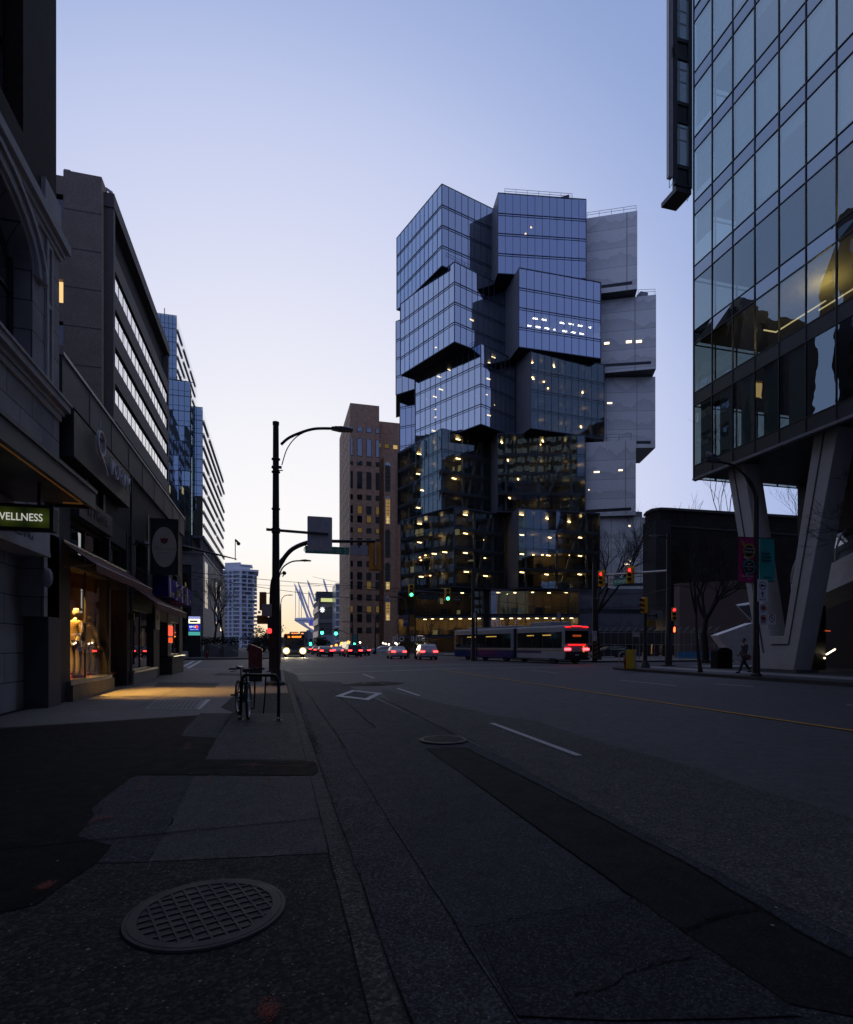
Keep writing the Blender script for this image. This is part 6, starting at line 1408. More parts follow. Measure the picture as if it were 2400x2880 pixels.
m = MB(); m.bar(US(1010, 1522, SY-.13), US(1010, 1540, SY-.13), .08, .05, (0, 1, 0)); m.build('hanger', POLE, a)
# corner signal arms to the right, over the side street
WX, WY = 26.2, 33.6
wp_ = T('signal_pole', 'dark signal pole with curved lamp arm and red signals over the side street', 'traffic signal', (WX, WY, 0))
m = MB(); m.lathe([(.5, 0), (.5, .06), (.24, .08), (.22, 2.2), (.17, 2.3), (.13, zv(1500, WX, WY))], WX, WY, 14); m.build('pole', POLE, wp_, True)
def UW(u, v, X=WX): y = yX(u, X); return Vector((X, y, zv(v, X, y)))
def UWY(u, v, Y=WY): x = xY(u, Y); return Vector((x, Y, zv(v, x, Y)))
m = MB(); m.tube([UW(1884, 1605), UW(1690, 1618)], .085, 8); m.build('arm', STEEL, wp_)
m = MB(); m.tube(smooth_path([UWY(1884, 1536), UWY(1880, 1518), UWY(1866, 1508), UWY(1845, 1508)], 5), .05, 8); m.build('lamp_arm', POLE, wp_); m = MB(); cobra(m, UWY(1846, 1508), (-1, 0, 0), head=.5); m.build('lamp_head', M('lamp_pale', (.22, .22, .24), .5), wp_)
SDIR = (-.80, -.60)
for u, v in ((1697, 1627), (1778, 1617)): q = UW(u, v); signal_head(wp_, q+Vector((-.25, -.1, 0)), SDIR, 0, 1.12, .42, None, True)
q = UW(1822, 1702, WX-.2)
for u, v in ((1897, 1727),): q = UWY(u, v, WY-.2); signal_head(wp_, q, (-.5, -.85), 0, .9, .3)
m = MB(); q = UWY(1896, 1770, WY-.25); m.box(q.x-.2, q.x+.2, q.y-.05, q.y+.15, q.z-.28, q.z+.22); pm = m.build('pedestrian_signal', M('signal_black', (.015, .015, .015), .5), wp_)
m = MB(); m.ext([(q.x+x, q.y-.056, q.z+z_) for x, z_ in ((-.09, -.12), (-.05, -.2), (.05, -.2), (.08, -.05), (.07, .13), (.03, .18), (-.02, .15), (-.07, .08))], (0, -.01, 0)); m.build('lit_hand', EM('hand_red', (1, .10, .03), 5), pm)
ny = yX(1748, WX-.05)
gs1 = T('street_name_sign', 'green street name sign reading W Georgia between the two red signals', 'sign', (WX-.1, ny, 5.7))
p0, p1 = UW(1729, 1641), UW(1770, 1631); zc = (UW(1748, 1635)).z; m = MB(); m.box(WX-.15, WX-.12, min(p0.y, p1.y), max(p0.y, p1.y), zc-.25, zc+.25); pln = m.build('plate', M('sign_green_lit', (.02, .33, .22), .45), gs1)
TXT('W Georgia', .40, M('sign_letters_w', (.85, .9, .86), .5), pln, (WX-.156, (p0.y+p1.y)/2, zc), (0, -1, 0), (0, 0, 1), .003, sx=.85)
for i, (u, v) in enumerate(((1723, 1637),)):
    q = UW(u, v); pw = T('lane_sign', 'small white rule sign beside the W Georgia street name sign', 'sign', q); m = MB(); m.box(WX-.15, WX-.12, q.y-.35, q.y+.35, q.z-.45, q.z+.45); b = m.build('plate', WHT, pw)
    for k in range(3): TXT(('NO', 'LEFT', 'TURN')[k], .2, BLK, b, (WX-.156, q.y, q.z+.26-.26*k), (0, -1, 0))
# short signal post on the right corner
PX, PY = onZ(1815, 1878, 0)[:2]
sp2 = T('signal_post', 'short dark signal post with yellow three lens head beside the newspaper boxes', 'traffic signal', (PX, PY, 0))
def U2(u, v, Y=None): Y = Y or PY; x = xY(u, Y); return Vector((x, Y, zv(v, x, Y)))
m = MB(); m.lathe([(.34, 0), (.26, .25), (.15, .45), (.13, .6), (.09, zv(1722, PX, PY))], PX, PY, 12); m.build('pole', POLE, sp2, True)
signal_head(sp2, U2(1810, 1702), (-.97, -.25), None, 1.0, .36)
m = MB(); q = U2(1833, 1753); m.box(q.x-.3, q.x+.16, q.y-.1, q.y+.12, q.z-.22, q.z+.2); m.build('pedestrian_signal', M('signal_yellow_back', (.30, .16, .02), .6), sp2, bev=.02)
m = MB(); q = U2(1848, 1729, PY+.2); m.box(q.x-.42, q.x+.42, q.y, q.y+.02, q.z-.26, q.z+.28); m.build('sign_back', M('sign_back_pale', (.24, .245, .27), .5, .2), sp2); m = MB(); m.bar(U2(1817, 1732), U2(1848, 1732), .05, .06); m.bar(U2(1848, 1727), U2(1848, 1740), .06, .05, (0, 1, 0)); m.build('bracket', POLE, sp2)
# green signals over the avenue beyond the crossing
GX, GY = 24.9, 54
gp = T('signal_pole', 'signal arm with two green lights hung across the avenue in front of the tower', 'traffic signal', (GX, GY, 0))
def UG(u, v, Y=GY): x = xY(u, Y); return Vector((x, Y, zv(v, x, Y)))
gx = xY(1331, GY); m = MB(); m.lathe([(.3, -.15), (.2, .3), (.12, zv(1600, gx, GY))], gx, GY, 10); m.build('pole', POLE, gp, True)
m = MB(); m.tube([UG(1331, 1672), UG(1140, 1662)], .07, 6); m.build('arm', POLE, gp)
for u, v in ((1157.5, 1661), (1260, 1672)): signal_head(gp, UG(u, v, GY-.3), (-.1, -1), 2, 1.25, .55)
a = street_sign('street_name_sign', 'dim green Richards St. sign between the two green signals', ((1177, 1672), (1232, 1686)), GY-.1, 'Richards St.', M('sign_green_dark', (.006, .035, .03), .5), .42, M('sign_letters_dim', (.10, .14, .13), .5), sx=.9)
a = street_sign('one_way_sign', 'dark one way arrow sign beside the second green signal', ((1274, 1680), (1298, 1691)), GY-.1, '', M('oneway_dark', (.04, .04, .045), .5), 0)
q0, q1 = UG(1277, 1686, GY-.11), UG(1296, 1686, GY-.11); m = MB(); m.ext([q0+Vector((0, 0, .06)), q0+Vector((.4, 0, .06)), q0+Vector((.4, 0, .13)), q1, q0+Vector((.4, 0, -.13)), q0+Vector((.4, 0, -.06)), q0+Vector((0, 0, -.06))], (0, -.01, 0)); m.build('arrow', M('arrow_grey', (.2, .2, .22), .5), a)
# banner lamp pole on the right pavement
BX, BY = onZ(2127, 1902, 0)[:2]
bp = T('street_lamp', 'banner lamp pole on the right pavement in front of the slanted concrete legs', 'street lamp', (BX, BY, 0))
def UB(u, v, Y=None): Y = Y or BY; x = xY(u, Y); return Vector((x, Y, zv(v, x, Y)))
m = MB(); m.lathe([(.24, 0), (.23, .1), (.17, .15), (.15, 1.4), (.13, 1.5), (.11, zv(1420, BX, BY))], BX, BY, 16); m.tube(smooth_path([UB(2127, 1421), UB(2126, 1400), UB(2116, 1368), UB(2094, 1335), UB(2064, 1310), UB(2035, 1301), UB(2016, 1299)], 5), [.11]*6+[.09]*8+[.055]*17, 10); m.build('pole', POLE, bp, True)
m = MB(); cobra(m, UB(2020, 1298), (-1, 0, 0), head=.68); m.build('lamp_head', M('lamp_grey', (.07, .07, .08), .5), bp)
gu = T('gull', 'grey and white gull standing on the banner lamp pole arm', 'bird', UB(2002, 1293))
m = MB(); c = UB(1998, 1282); 
m.tube(smooth_path([c+Vector(v_) for v_ in ((-.20, 0, .10), (-.16, 0, .13), (-.10, 0, .09), (-.02, 0, .02), (.12, 0, -.01), (.24, 0, -.03), (.36, 0, -.02))], 4), [.012, .03, .045, .055, .055, .05, .055, .075, .085, .095, .10, .10, .10, .09, .085, .075, .065, .055, .045, .04, .03, .025, .02, .012, .008][:25], 10); m.build('body', M('gull_white', (.36, .36, .40), .8), gu, True)
m = MB(); m.ball(c+Vector((.14, -.03, .03)), .20, .085, .065, 12, 8); m.build('wing', M('gull_grey', (.13, .13, .16), .8), gu, True)
m = MB(); m.tube([c+Vector((.02, -.03, -.05)), c+Vector((.02, -.03, -.16))], .008, 5); m.tube([c+Vector((.07, .02, -.05)), c+Vector((.06, .02, -.16))], .008, 5); m.bar(c+Vector((-.19, 0, .11)), c+Vector((-.26, 0, .095)), .015, .02); m.build('legs_and_beak', M('gull_yellow', (.3, .2, .04), .6), gu)
def banner(u0, u1, v0, v1, mat, label, pole):
    Y = BY; x0, x1 = xY(u0, Y), xY(u1, Y); z0, z1 = zv(v1, (x0+x1)/2, Y), zv(v0, (x0+x1)/2, Y); t_ = T('banner', label, 'banner', ((x0+x1)/2, Y, z0), 'street banners on the lamp pole'); m = MB(); n = 10
    for i in range(n):
        za, zb_ = z0+(z1-z0)*i/n, z0+(z1-z0)*(i+1)/n; f = lambda q: .05*math.sin(3.1*(q-z0)/(z1-z0)*1.5)
        for s_, o_ in ((1, 0), (-1, .006)): 
            q = [(x0+f(za)*.5, Y+o_-.02+f(za), za), (x1+f(za)*.3, Y+o_-.02, za), (x1+f(zb_)*.3, Y+o_-.02, zb_), (x0+f(zb_)*.5, Y+o_-.02+f(zb_), zb_)]; m.quad(*(q if s_ > 0 else q[::-1]))
    b = m.build('cloth', mat, t_)
    m = MB(); m.bar((x0-.02, Y, z1+.02), (BX, Y, z1+.02), .04, .05) if pole > 0 else m.bar((x1+.02, Y, z1+.02), (BX, Y, z1+.02), .04, .05)
    m.bar((x0, Y, z0-.03), (BX, Y, z0-.03), .03, .04) if pole > 0 else m.bar((x1, Y, z0-.03), (BX, Y, z0-.03), .03, .04); m.build('banner_rod', DKM, t_)
    return t_, x0, x1, z0, z1
def disc(m, cx_, cz_, r_, Y, th=.004, n=28): m.ext([(cx_+r_*math.cos(2*math.pi*i/n), Y, cz_+r_*math.sin(2*math.pi*i/n)) for i in range(n)], (0, -th, 0))
t_, x0, x1, z0, z1 = banner(2077, 2122, 1513, 1637, M('magenta_cloth', (.42, .012, .13), .8), 'magenta street banner with two coffee cup roundels on the lamp pole', 1)
CRM = M('banner_cream', (.5, .48, .46), .8); w = x1-x0; Yb = BY-.075
m = MB(); disc(m, x0+w*.60, z1-.60, .34, Yb); m.bar((x0+w*.1, Yb, z1-.16), (x0+w*.3, Yb, z1-.36), .006, .12, (0, 0, 1)); m.build('mustard_cup', M('banner_mustard', (.42, .24, .03), .8), t_)
m = MB(); disc(m, x0+w*.60, z1-1.32, .34, Yb); m.build('teal_cup', M('banner_teal', (.02, .24, .22), .8), t_)
m = MB(); disc(m, x0+w*.60, z1-.60, .26, Yb-.006); disc(m, x0+w*.60, z1-1.32, .27, Yb-.006); m.build('coffee', M('coffee_dark', (.02, .015, .015), .7), t_)
for s_, sz, zq in (('CURIOUS', .10, .50), ('PEOPLE', .15, .66), ('CITY', .10, 1.2), ('WELCOME', .09, 1.32), ('DAY', .11, 1.45)): TXT(s_, sz, CRM, t_, (x0+w*.60, Yb-.014, z1-zq), (1, 0, 0))
TXT('downtown', .15, CRM, t_, (x0+w*.5, Yb, z0+.26), (1, 0, 0), sx=.95); TXT('vancouver', .06, CRM, t_, (x0+w*.62, Yb, z0+.14), (1, 0, 0))
m = MB(); m.ext([(x0+w*.25, Yb, z1-.92), (x0+w*.62, Yb, z1-1.02), (x0+w*.3, Yb, z1-.75)], (0, -.004, 0)); m.ext([(x0+w*.2, Yb, z1-1.2), (x0+w*.45, Yb, z1-1.78), (x0+w*.5, Yb, z1-1.7)], (0, -.004, 0)); m.build('paper', CRM, t_)
t_, x0, x1, z0, z1 = banner(2137, 2178, 1516, 1634, M('teal_cloth', (.02, .34, .29), .8), 'teal street banner reading it\'s good to be back downtown', -1)
w = x1-x0; NAV = M('banner_navy', (.008, .03, .06), .8)
for i, s_ in enumerate(("It's good", 'to be back', 'downtown')): TXT(s_, .165, NAV, t_, (x0+w*.08, Yb, z1-.68-.16*i), (1, 0, 0), align='LEFT', sx=.74, off=.004)
TXT('downtown', .12, NAV, t_, (x0+w*.5, Yb, z0+.16), (1, 0, 0), sx=.9)
# signs on that pole
def plate(u0, u1, v0, v1, label, name='parking_sign', group=None, Y=None):
    Y = Y or BY-.2; x0, x1 = xY(u0, Y), xY(u1, Y); z0, z1 = zv(v1, (x0+x1)/2, Y), zv(v0, (x0+x1)/2, Y); t_ = T(name, label, 'sign', ((x0+x1)/2, Y, z0), group); m = MB(); m.box(x0, x1, Y, Y+.02, z0, z1); m.build('plate', M('sign_white', (.72, .72, .75), .5), t_); m = MB(); m.bar(((x0+x1)/2, Y+.04, (z0+z1)/2), (BX, Y+.04, (z0+z1)/2), .04, .04); m.build('bracket', STEEL, t_)
    return t_, (x0+x1)/2, (z0+z1)/2, x1-x0, z1-z0, Y
REDS = M('sign_red', (.26, .015, .02), .5)
def ring(m, cx_, cz_, r_, w_, Y, n=24):
    for i in range(n):
        a, b = 2*math.pi*i/n, 2*math.pi*(i+1)/n; m.quad((cx_+(r_-w_)*math.cos(a), Y, cz_+(r_-w_)*math.sin(a)), (cx_+r_*math.cos(a), Y, cz_+r_*math.sin(a)), (cx_+r_*math.cos(b), Y, cz_+r_*math.sin(b)), (cx_+(r_-w_)*math.cos(b), Y, cz_+(r_-w_)*math.sin(b)))
t_, cx_, cz_, w, h, Y = plate(2131.5, 2160, 1630, 1692, 'tall white truck route sign on the banner lamp pole', 'truck_route_sign')
m = MB(); ring(m, cx_, cz_+h*.22, .19, .035, Y-.003); m.box(cx_-.12, cx_+.02, Y-.006, Y-.002, cz_+h*.19, cz_+h*.28); m.box(cx_+.02, cx_+.11, Y-.006, Y-.002, cz_+h*.19, cz_+h*.25); disc(m, cx_-.07, cz_+h*.185, .03, Y-.002); disc(m, cx_+.06, cz_+h*.185, .03, Y-.002)
m.ext([(cx_-.03, Y-.002, cz_-h*.3), (cx_+.03, Y-.002, cz_-h*.3), (cx_+.03, Y-.002, cz_-h*.14), (cx_+.08, Y-.002, cz_-h*.14), (cx_, Y-.002, cz_-.02), (cx_-.08, Y-.002, cz_-h*.14), (cx_-.03, Y-.002, cz_-h*.14)], (0, -.004, 0)); m.build('symbol', BLK, t_)
TXT('LOW 1 FLAT', .075, BLK, t_, (cx_, Y-.004, cz_-h*.41), (1, 0, 0), sx=.9)
for u0, u1, v0, v1, lab, ch, extra in ((2137, 2159, 1700, 1727, 'white no stopping sign topmost of the three small signs on the banner pole', 0, ''), (2137, 2158.5, 1729, 1757, 'white no stopping sign with small print at lower left of the banner pole', 0, 'TOW ZONE'), (2161, 2182.5, 1728.5, 1757, 'white no parking sign with a crossed letter at lower right of the banner pole', 1, '')):
    t_, cx_, cz_, w, h, Y = plate(u0, u1, v0, v1, lab); m = MB(); ring(m, cx_, cz_+h*.12, w*.40, .035, Y-.003); m.bar((cx_-w*.26, Y-.004, cz_+h*.30), (cx_+w*.26, Y-.004, cz_-h*.06), .004, .035, (0, 0, 1))
    if not ch: disc(m, cx_, cz_+h*.12, w*.24, Y-.001)
    m.build('symbol', REDS, t_)
    if ch: TXT('P', .2, BLK, t_, (cx_, Y-.002, cz_+h*.12), (1, 0, 0), ext=.001)
    if extra: TXT(extra, .05, REDS, t_, (cx_, Y-.004, cz_-h*.26), (1, 0, 0))
    TXT('→' if ch else '←', .09, BLK, t_, (cx_+(.08 if extra or ch else -.1), Y-.004, cz_-h*.4), (1, 0, 0))
# small post with two parking signs beyond the crossing and the hazard-marked pole
def post_sign(u, vb, v0, v1, us, label, d, txts=('', ''), pole=True):
    x, y = pl(u, d); t_ = T('parking_sign', label, 'sign', (x, y, 0)); m = MB(); m.tube([(x, y, 0), (x, y, zv(v0, x, y))], .03, 6); m.build('post', STEEL, t_)
    for i, (a, b) in enumerate(us):
        x0, x1 = xY(a, y), xY(b, y); m = MB(); z0, z1 = zv(v1, x, y), zv(v0, x, y); m.box(x0, x1, y-.06, y-.04, z0, z1); m.build('plate', M('sign_white', (.72, .72, .75), .5), t_)
        m = MB(); r_ = (x1-x0)*.36; ring(m, (x0+x1)/2, z0+(z1-z0)*.62, r_, r_*.25, y-.064); m.build('symbol', REDS, t_)
post_sign(1798, 1860, 1777, 1791, ((1780, 1789), (1790, 1799)), 'thin post with two small white parking signs in front of the mesh fence', 55)
post_sign(1969, 1864, 1784, 1797, ((1955, 1963), (1964, 1971)), 'two small white parking signs beside the thick bare tree trunk', 47)
x, y = pl(1673, 52); hp = T('utility_pole', 'dark pole with a white sign and yellow hazard stripes behind the articulated bus', 'utility pole', (x, y, 0)); m = MB(); m.lathe([(.24, 0), (.22, 3), (.2, 9)], x, y, 10); m.build('pole', POLE, hp)
m = MB(); x0, x1 = xY(1668, y-.3), xY(1679, y-.3); m.box(x0, x1, y-.3, y-.28, zv(1803, x, y), zv(1775, x, y)); m.build('plate', M('sign_white', (.72, .72, .75), .5), hp)
TXT('J 1', .5, BLK, hp, ((x0+x1)/2, y-.305, zv(1785, x, y)), (1, 0, 0), sx=.6)
m = MB()
for i in range(5): m.bar((x-.18, y-.26, .3+i*.4), (x+.18, y-.26, .55+i*.4), .02, .14, (0, 0, 1))
m.build('hazard_stripe', M('hazard_yellow', (.30, .17, .02), .6), hp)
# wires over the street
wt = T('trolley_wires', 'thin dark trolley wires strung across the street above the crossing', 'overhead wires', (10, 45, 9)); m = MB()
for (u0, v0, d0), (u1, v1, d1), sag in (((505, 1606, 45), (1330, 1660, 58), .35), ((505, 1612, 45), (1120, 1690, 60), .4), ((505, 1625, 60), (900, 1648, 80), .3), ((840, 1640, 70), (1400, 1672, 70), .4), ((880, 1622, 90), (1230, 1668, 60), .4), ((1330, 1640, 58), (1884, 1665, 40), .5), ((1330, 1655, 58), (1884, 1610, 40), .3), ((1400, 1690, 60), (1884, 1700, 45), .5), ((1640, 1680, 50), (1884, 1655, 38), .3)):
    a, b = P(u0, v0, d0), P(u1, v1, d1); m.tube([a.lerp(b, i/16)-Vector((0, 0, sag*4*(i/16)*(1-i/16))) for i in range(17)], .026, 4, False)
m.build('wire', BLK, wt)
# mast arm from the left corner with a hanging lamp
ma = T('mast_arm_pole', 'slender mast arm with a small lamp reaching out from behind the shops', 'street pole', (*pl(505, 60), 0))
m = MB(); x, y = pl(505, 60); m.lathe([(.2, 0), (.14, zv(1500, x, y))], x, y, 8); m.tube([P(505, 1534, 60), P(600, 1557, 60), P(666, 1573, 60)], [.14, .11, .05], 8); m.tube([P(662, 1576, 60), P(662, 1516, 60)], .045, 6); m.build('pole', POLE, ma); m = MB(); m.bar(P(663, 1519, 60), P(671, 1527, 60), .25, .2); m.ball(P(671, 1529, 60), .2); m.build('lamp_head', DKM, ma)
# far lamps and signals down the street
def far_lamp(u, v0, vt, du, d, label, side=1):
    x, y = pl(u, d); t_ = T('street_lamp', label, 'street lamp', (x, y, 0), 'street lamps down the avenue'); z_ = zv(vt, x, y); m = MB(); m.lathe([(.16, 0), (.09, z_-1.5)], x, y, 8); e = P(u+du, vt, d); m.tube(smooth_path([(x, y, z_-1.5), (x+(e.x-x)*.15, y, z_-.6), (x+(e.x-x)*.55, y, z_-.05), tuple(e)], 4), .06, 6); m.build('pole', POLE, t_); m = MB(); cobra(m, e, (side, 0, 0), head=.7); m.build('lamp_head', MC['lamp_grey'], t_)
far_lamp(784, 1850, 1577, 66, 45, 'pale curved street lamp arm half hidden behind the tall lamp pole')
far_lamp(790, 1845, 1674, 22, 95, 'small far lamp arm crossing the sunset beside the tall pole')
far_lamp(1148, 1850, 1680, -36, 62, 'dark curved lamp in front of the left corner of the glass tower', -1)
far_lamp(1056, 1848, 1722, -34, 95, 'dark curved lamp before the brown brick tower', -1)
far_lamp(993, 1845, 1749, -22, 120, 'small curved lamp before the base of the brown brick tower', -1)
fsig = T('signal_pole', 'far signal arm with small green lights before the emblem building', 'traffic signal', (*pl(993, 150), 0)); x, y = pl(993, 150); m = MB(); m.lathe([(.2, -.1), (.12, 9)], x, y, 8); m.tube(smooth_path([(x, y, 6.5), P(985, 1783, 150), P(955, 1773, 150), P(900, 1768, 150)], 4), .09, 6); m.build('pole', POLE, fsig)
for u, v in ((906, 1780), (945, 1782), (996, 1813), (874, 1811)):
    m = MB(); q = P(u, v, 149); m.box(q.x-.35, q.x+.35, q.y, q.y+.3, q.z-.5, q.z+1.3); hd = m.build('signal_housing', M('signal_black', (.015, .015, .015), .5), fsig); m = MB(); glow_lens(m, q-Vector((0, .02, 0)), .42, (0, -1, 0)); m.build('green_lens', GRN_ON, hd)
for i, (u, v, c_) in enumerate(((922, 1822, 'amber'), (933, 1819, 'amber'), (946, 1815, 'amber'), (980, 1806, 'amber'), (961, 1810, 'amber'))):
    q = P(u, v, 130); t_ = T('signal_post', 'glowing amber street light low at the far end of the avenue', 'street light', (q.x, q.y, -.15), 'amber lights at the street end'); m = MB(); m.tube([(q.x, q.y, -.15), (q.x, q.y, q.z-.2)], .06, 6); m.build('post', POLE, t_); m = MB(); m.ball(q, .32, .32, .32, 10, 6); m.build('lamp', EM('amber_far', (1, .30, .05), 3.5), t_)
sc_ = T('lit_canopy', 'slanted canopy of glowing white stripes near the brick tower foot', 'canopy', (*pl(968, 170), 0)); m = MB()
for k in range(7):
    a, b = P(952+k*4, 1824-k*.3, 170), P(961+k*4, 1806-k*.3, 170); m.bar(a, b, .25, .25)
m.build('light_stripe', EM('canopy_white', (1, .80, .58), 1.2), sc_); m = MB(); a = P(970, 1800, 171); m.box(a.x-3, a.x+3, a.y, a.y+.3, 0, .4); m.bar(P(953, 1824, 170.4), P(953, 1842, 170.4), .2, .2, (1, 0, 0)); m.build('post', DKM, sc_)
for i, (u, v) in enumerate(((1078, 1809), (1085, 1811), (1094, 1812.5), (1113, 1809), (1117, 1812), (1013, 1807))):
    q = P(u, v, 105); t_ = T('globe_lamp', 'white globe lamp glowing by the doors of the brown brick tower', 'globe lamp', (q.x, q.y, 0), 'globe lamps by the brick tower'); m = MB(); m.tube([(q.x, q.y, 0), (q.x, q.y, q.z-.15)], .05, 6); m.build('post', POLE, t_); m = MB(); m.ball(q, .17); m.build('globe', EM('globe_white', (1, .85, .65), 5), t_)
for i, (u0, u1, v0, v1, c_, lab) in enumerate(((994, 1004, 1786, 1806, (.05, .30, .30), 'small teal banner before the brick tower'), (919, 925, 1809, 1823, (.05, .30, .30), 'tiny teal banner far down the avenue'), (1133, 1148, 1729, 1762, (.10, .16, .26), 'pale blue poster banner at the glass tower corner'), (1152, 1165, 1729, 1763, (.24, .13, .01), 'mustard banner at the glass tower corner'), (1329, 1338, 1724, 1737, (.35, .35, .38), 'small white rule sign before the tower lobby'), (1565, 1575, 1724, 1740, (.35, .35, .38), 'small white rule sign above the articulated bus'))):
    x, y = pl((u0+u1)/2, (95, 120, 61, 61, 53, 53)[i]); x0, x1 = xY(u0, y), xY(u1, y); t_ = T('banner' if i < 4 else 'rule_sign', lab, 'banner' if i < 4 else 'sign', (x, y, 0)); m = MB(); m.box(x0, x1, y-.2, y-.18, zv(v1, x, y), zv(v0, x, y)); b = m.build('cloth' if i < 4 else 'plate', M('banner_%d' % i, c_, .7), t_); m = MB(); m.tube([(x1+.1, y, 0), (x1+.1, y, zv(v0-6, x, y))], .08, 6); m.bar((x0, y-.15, zv(v0-1, x, y)), (x1+.1, y-.1, zv(v0-1, x, y)), .04, .04); m.build('post', POLE, t_)
    if i == 2:
        for k, cc in enumerate(((.3, .1, .12), (.35, .35, .38), (.05, .08, .2))): m = MB(); zq = zv(v0, x, y)-.25-k*.38; m.box(x0+.08, x1-.08, y-.215, y-.203, zq-.22, zq); m.build('poster_panel', M('poster_%d' % k, cc, .6), b)
# ================================================================== rack, bicycle, mailbox
Q0, Q1 = onZ(675, 2024, 0), onZ(786, 2027, 0)
rk = T('bike_rack', 'dark steel hoop bike rack bolted to the near pavement', 'bike rack', (Q0+Q1)/2)
RKM = M('rack_black', (.014, .014, .016), .32, .3, .2, 8)
ax = (Q1-Q0).normalized(); hz_ = .845
def rkp(s_, z_): return Q0+(Q1-Q0)*s_+Vector((0, 0, z_))
m = MB(); m.tube([rkp(0, 0), rkp(.045, .62)]+[rkp(.045+.13-.13*math.cos(R(a)), .70+.145*math.sin(R(a))) for a in range(0, 91, 18)]+[rkp(.87-.0+.10*math.sin(R(a)), .845-.13+.13*math.cos(R(a))) for a in range(0, 91, 18)]+[rkp(.985, .60), rkp(.975, 0)], .030, 12); m.build('hoop', RKM, rk, True)
m = MB()
for s_ in (0, .975): q = rkp(s_, 0); m.lathe([(.075, 0), (.075, .012), (.045, .02), (.04, .05)], q.x, q.y, 12)
m.build('foot_plate', RKM, rk); m = MB(); q = rkp(.975, .03); m.box(q.x-.02, q.x+.02, q.y-.045, q.y-.03, .035, .07); q = rkp(0, .04); m.box(q.x-.02, q.x+.02, q.y-.045, q.y-.03, .05, .08); m.build('foot_sticker', WHT, rk)
m = MB()
for s_, s2, z_ in ((.38, .36, .22), (.66, .60, .13)): m.tube([rkp(s_, .83), rkp((s_+s2)/2+.01, .5), rkp(s2, z_)], .014, 8)
m.build('hanging_bar', RKM, rk, True)
# bicycle standing behind the rack, front wheel towards the camera
bk = T('bicycle', 'dark teal bicycle locked to the hoop rack seen from its front wheel', 'bicycle', (0, 0, 0))
w0 = onZ(699, 2024, 0); fdir = Vector((-.235, .97, 0)).normalized(); sd = Vector((fdir.y, -fdir.x, 0))
# local frame: origin at front wheel ground contact, f towards the rear of the bicycle, s to the right
def B(f, s_, z_): return w0+fdir*f+sd*s_+Vector((0, 0, z_))
RW = .345; ang = R(17); wd = Vector((fdir.x*math.cos(ang)+fdir.y*math.sin(ang), -fdir.x*math.sin(ang)+fdir.y*math.cos(ang), 0))
TYRE = M('tyre_black', (.014, .014, .014), .8); CHR = M('bike_chrome', (.45, .45, .47), .25, .9); TEAL = M('bike_teal', (.012, .085, .095), .35, .2, .2, 6)
def wheel(c, d, nm):
    c = Vector(c); m = MB(); up = Vector((0, 0, 1)); pts = [c+(d*math.cos(R(a))+up*math.sin(R(a)))*(RW-.02) for a in range(0, 361, 12)]; m.tube(pts, .021, 10, False); o = m.build(nm, TYRE, bk, True)
    m = MB(); pts = [c+(d*math.cos(R(a))+up*math.sin(R(a)))*(RW-.047) for a in range(0, 361, 12)]; m.tube(pts, .012, 8, False); s_ = up.cross(d)
    m.build('rim', CHR, o, True); m = MB(); m.tube([c-s_*.05, c+s_*.05], .02, 8)
    for i in range(20): a = R(i*18); e = c+(d*math.cos(a)+up*math.sin(a))*(RW-.05); m.tube([c+s_*(.03 if i % 2 else -.03), e], .0022, 4, False)
    m.build('spokes', CHR, o); return o
fw = B(0, 0, RW); wheel(fw, wd, 'front_wheel'); rw_ = B(1.04, 0, RW); wheel(rw_, fdir, 'rear_wheel')
hd_t, hd_b = B(.22, 0, .86), B(.17, 0, .68); bb = B(.60, 0, .29); st_t = B(.76, 0, .80)
m = MB(); m.tube([hd_t, hd_b], .022, 10); m.tube([B(.19, 0, .76), B(.72, 0, .66)], .018, 10); m.tube([hd_b, bb], .021, 10); m.tube([bb, st_t], .017, 10)
for s_ in (-.05, .05): m.tube([bb+sd*s_*.5, rw_+sd*s_], .01, 8); m.tube([B(.72, s_*.4, .68), rw_+sd*s_], .009, 8)
m.build('frame', TEAL, bk, True)
sw_ = Vector((0, 0, 1)).cross(wd); m = MB()
for s_ in (-.055, .055): m.tube([hd_b+sw_*s_*.8-Vector((0, 0, .02)), fw+sw_*s_], .013, 8)
m.bar(hd_b+sw_*-.06, hd_b+sw_*.06, .05, .05); m.build('fork', TEAL, bk, True)
hb_ = B(.16, 0, .955); m = MB(); m.tube([hd_t, B(.21, 0, .93), hb_], .016, 8); m.tube(smooth_path([hb_-sw_*.33+Vector((0, 0, .0)), hb_-sw_*.18+Vector((0, 0, .005)), hb_, hb_+sw_*.18+Vector((0, 0, .005)), hb_+sw_*.33], 4), .0125, 8); m.build('handlebar', BLK, bk, True)
m = MB()
for s_ in (-1, 1): m.tube([hb_+sw_*.33*s_, hb_+sw_*.21*s_], .018, 8); m.tube([hb_+sw_*.19*s_, hb_+sw_*.19*s_-wd*.05-Vector((0, 0, .03)), hb_+sw_*.29*s_-wd*.06-Vector((0, 0, .05))], .007, 6); m.bar(hb_+sw_*.17*s_-wd*.02, hb_+sw_*.14*s_+Vector((0, 0, .03)), .03, .03)
m.build('grip', RUB, bk, True); m = MB(); m.bar(hb_-wd*.07-Vector((0, 0, .03))-sw_*.06, hb_-wd*.07-Vector((0, 0, .03))+sw_*.07, .06, .07); m.build('basket_mount', BLK, bk)
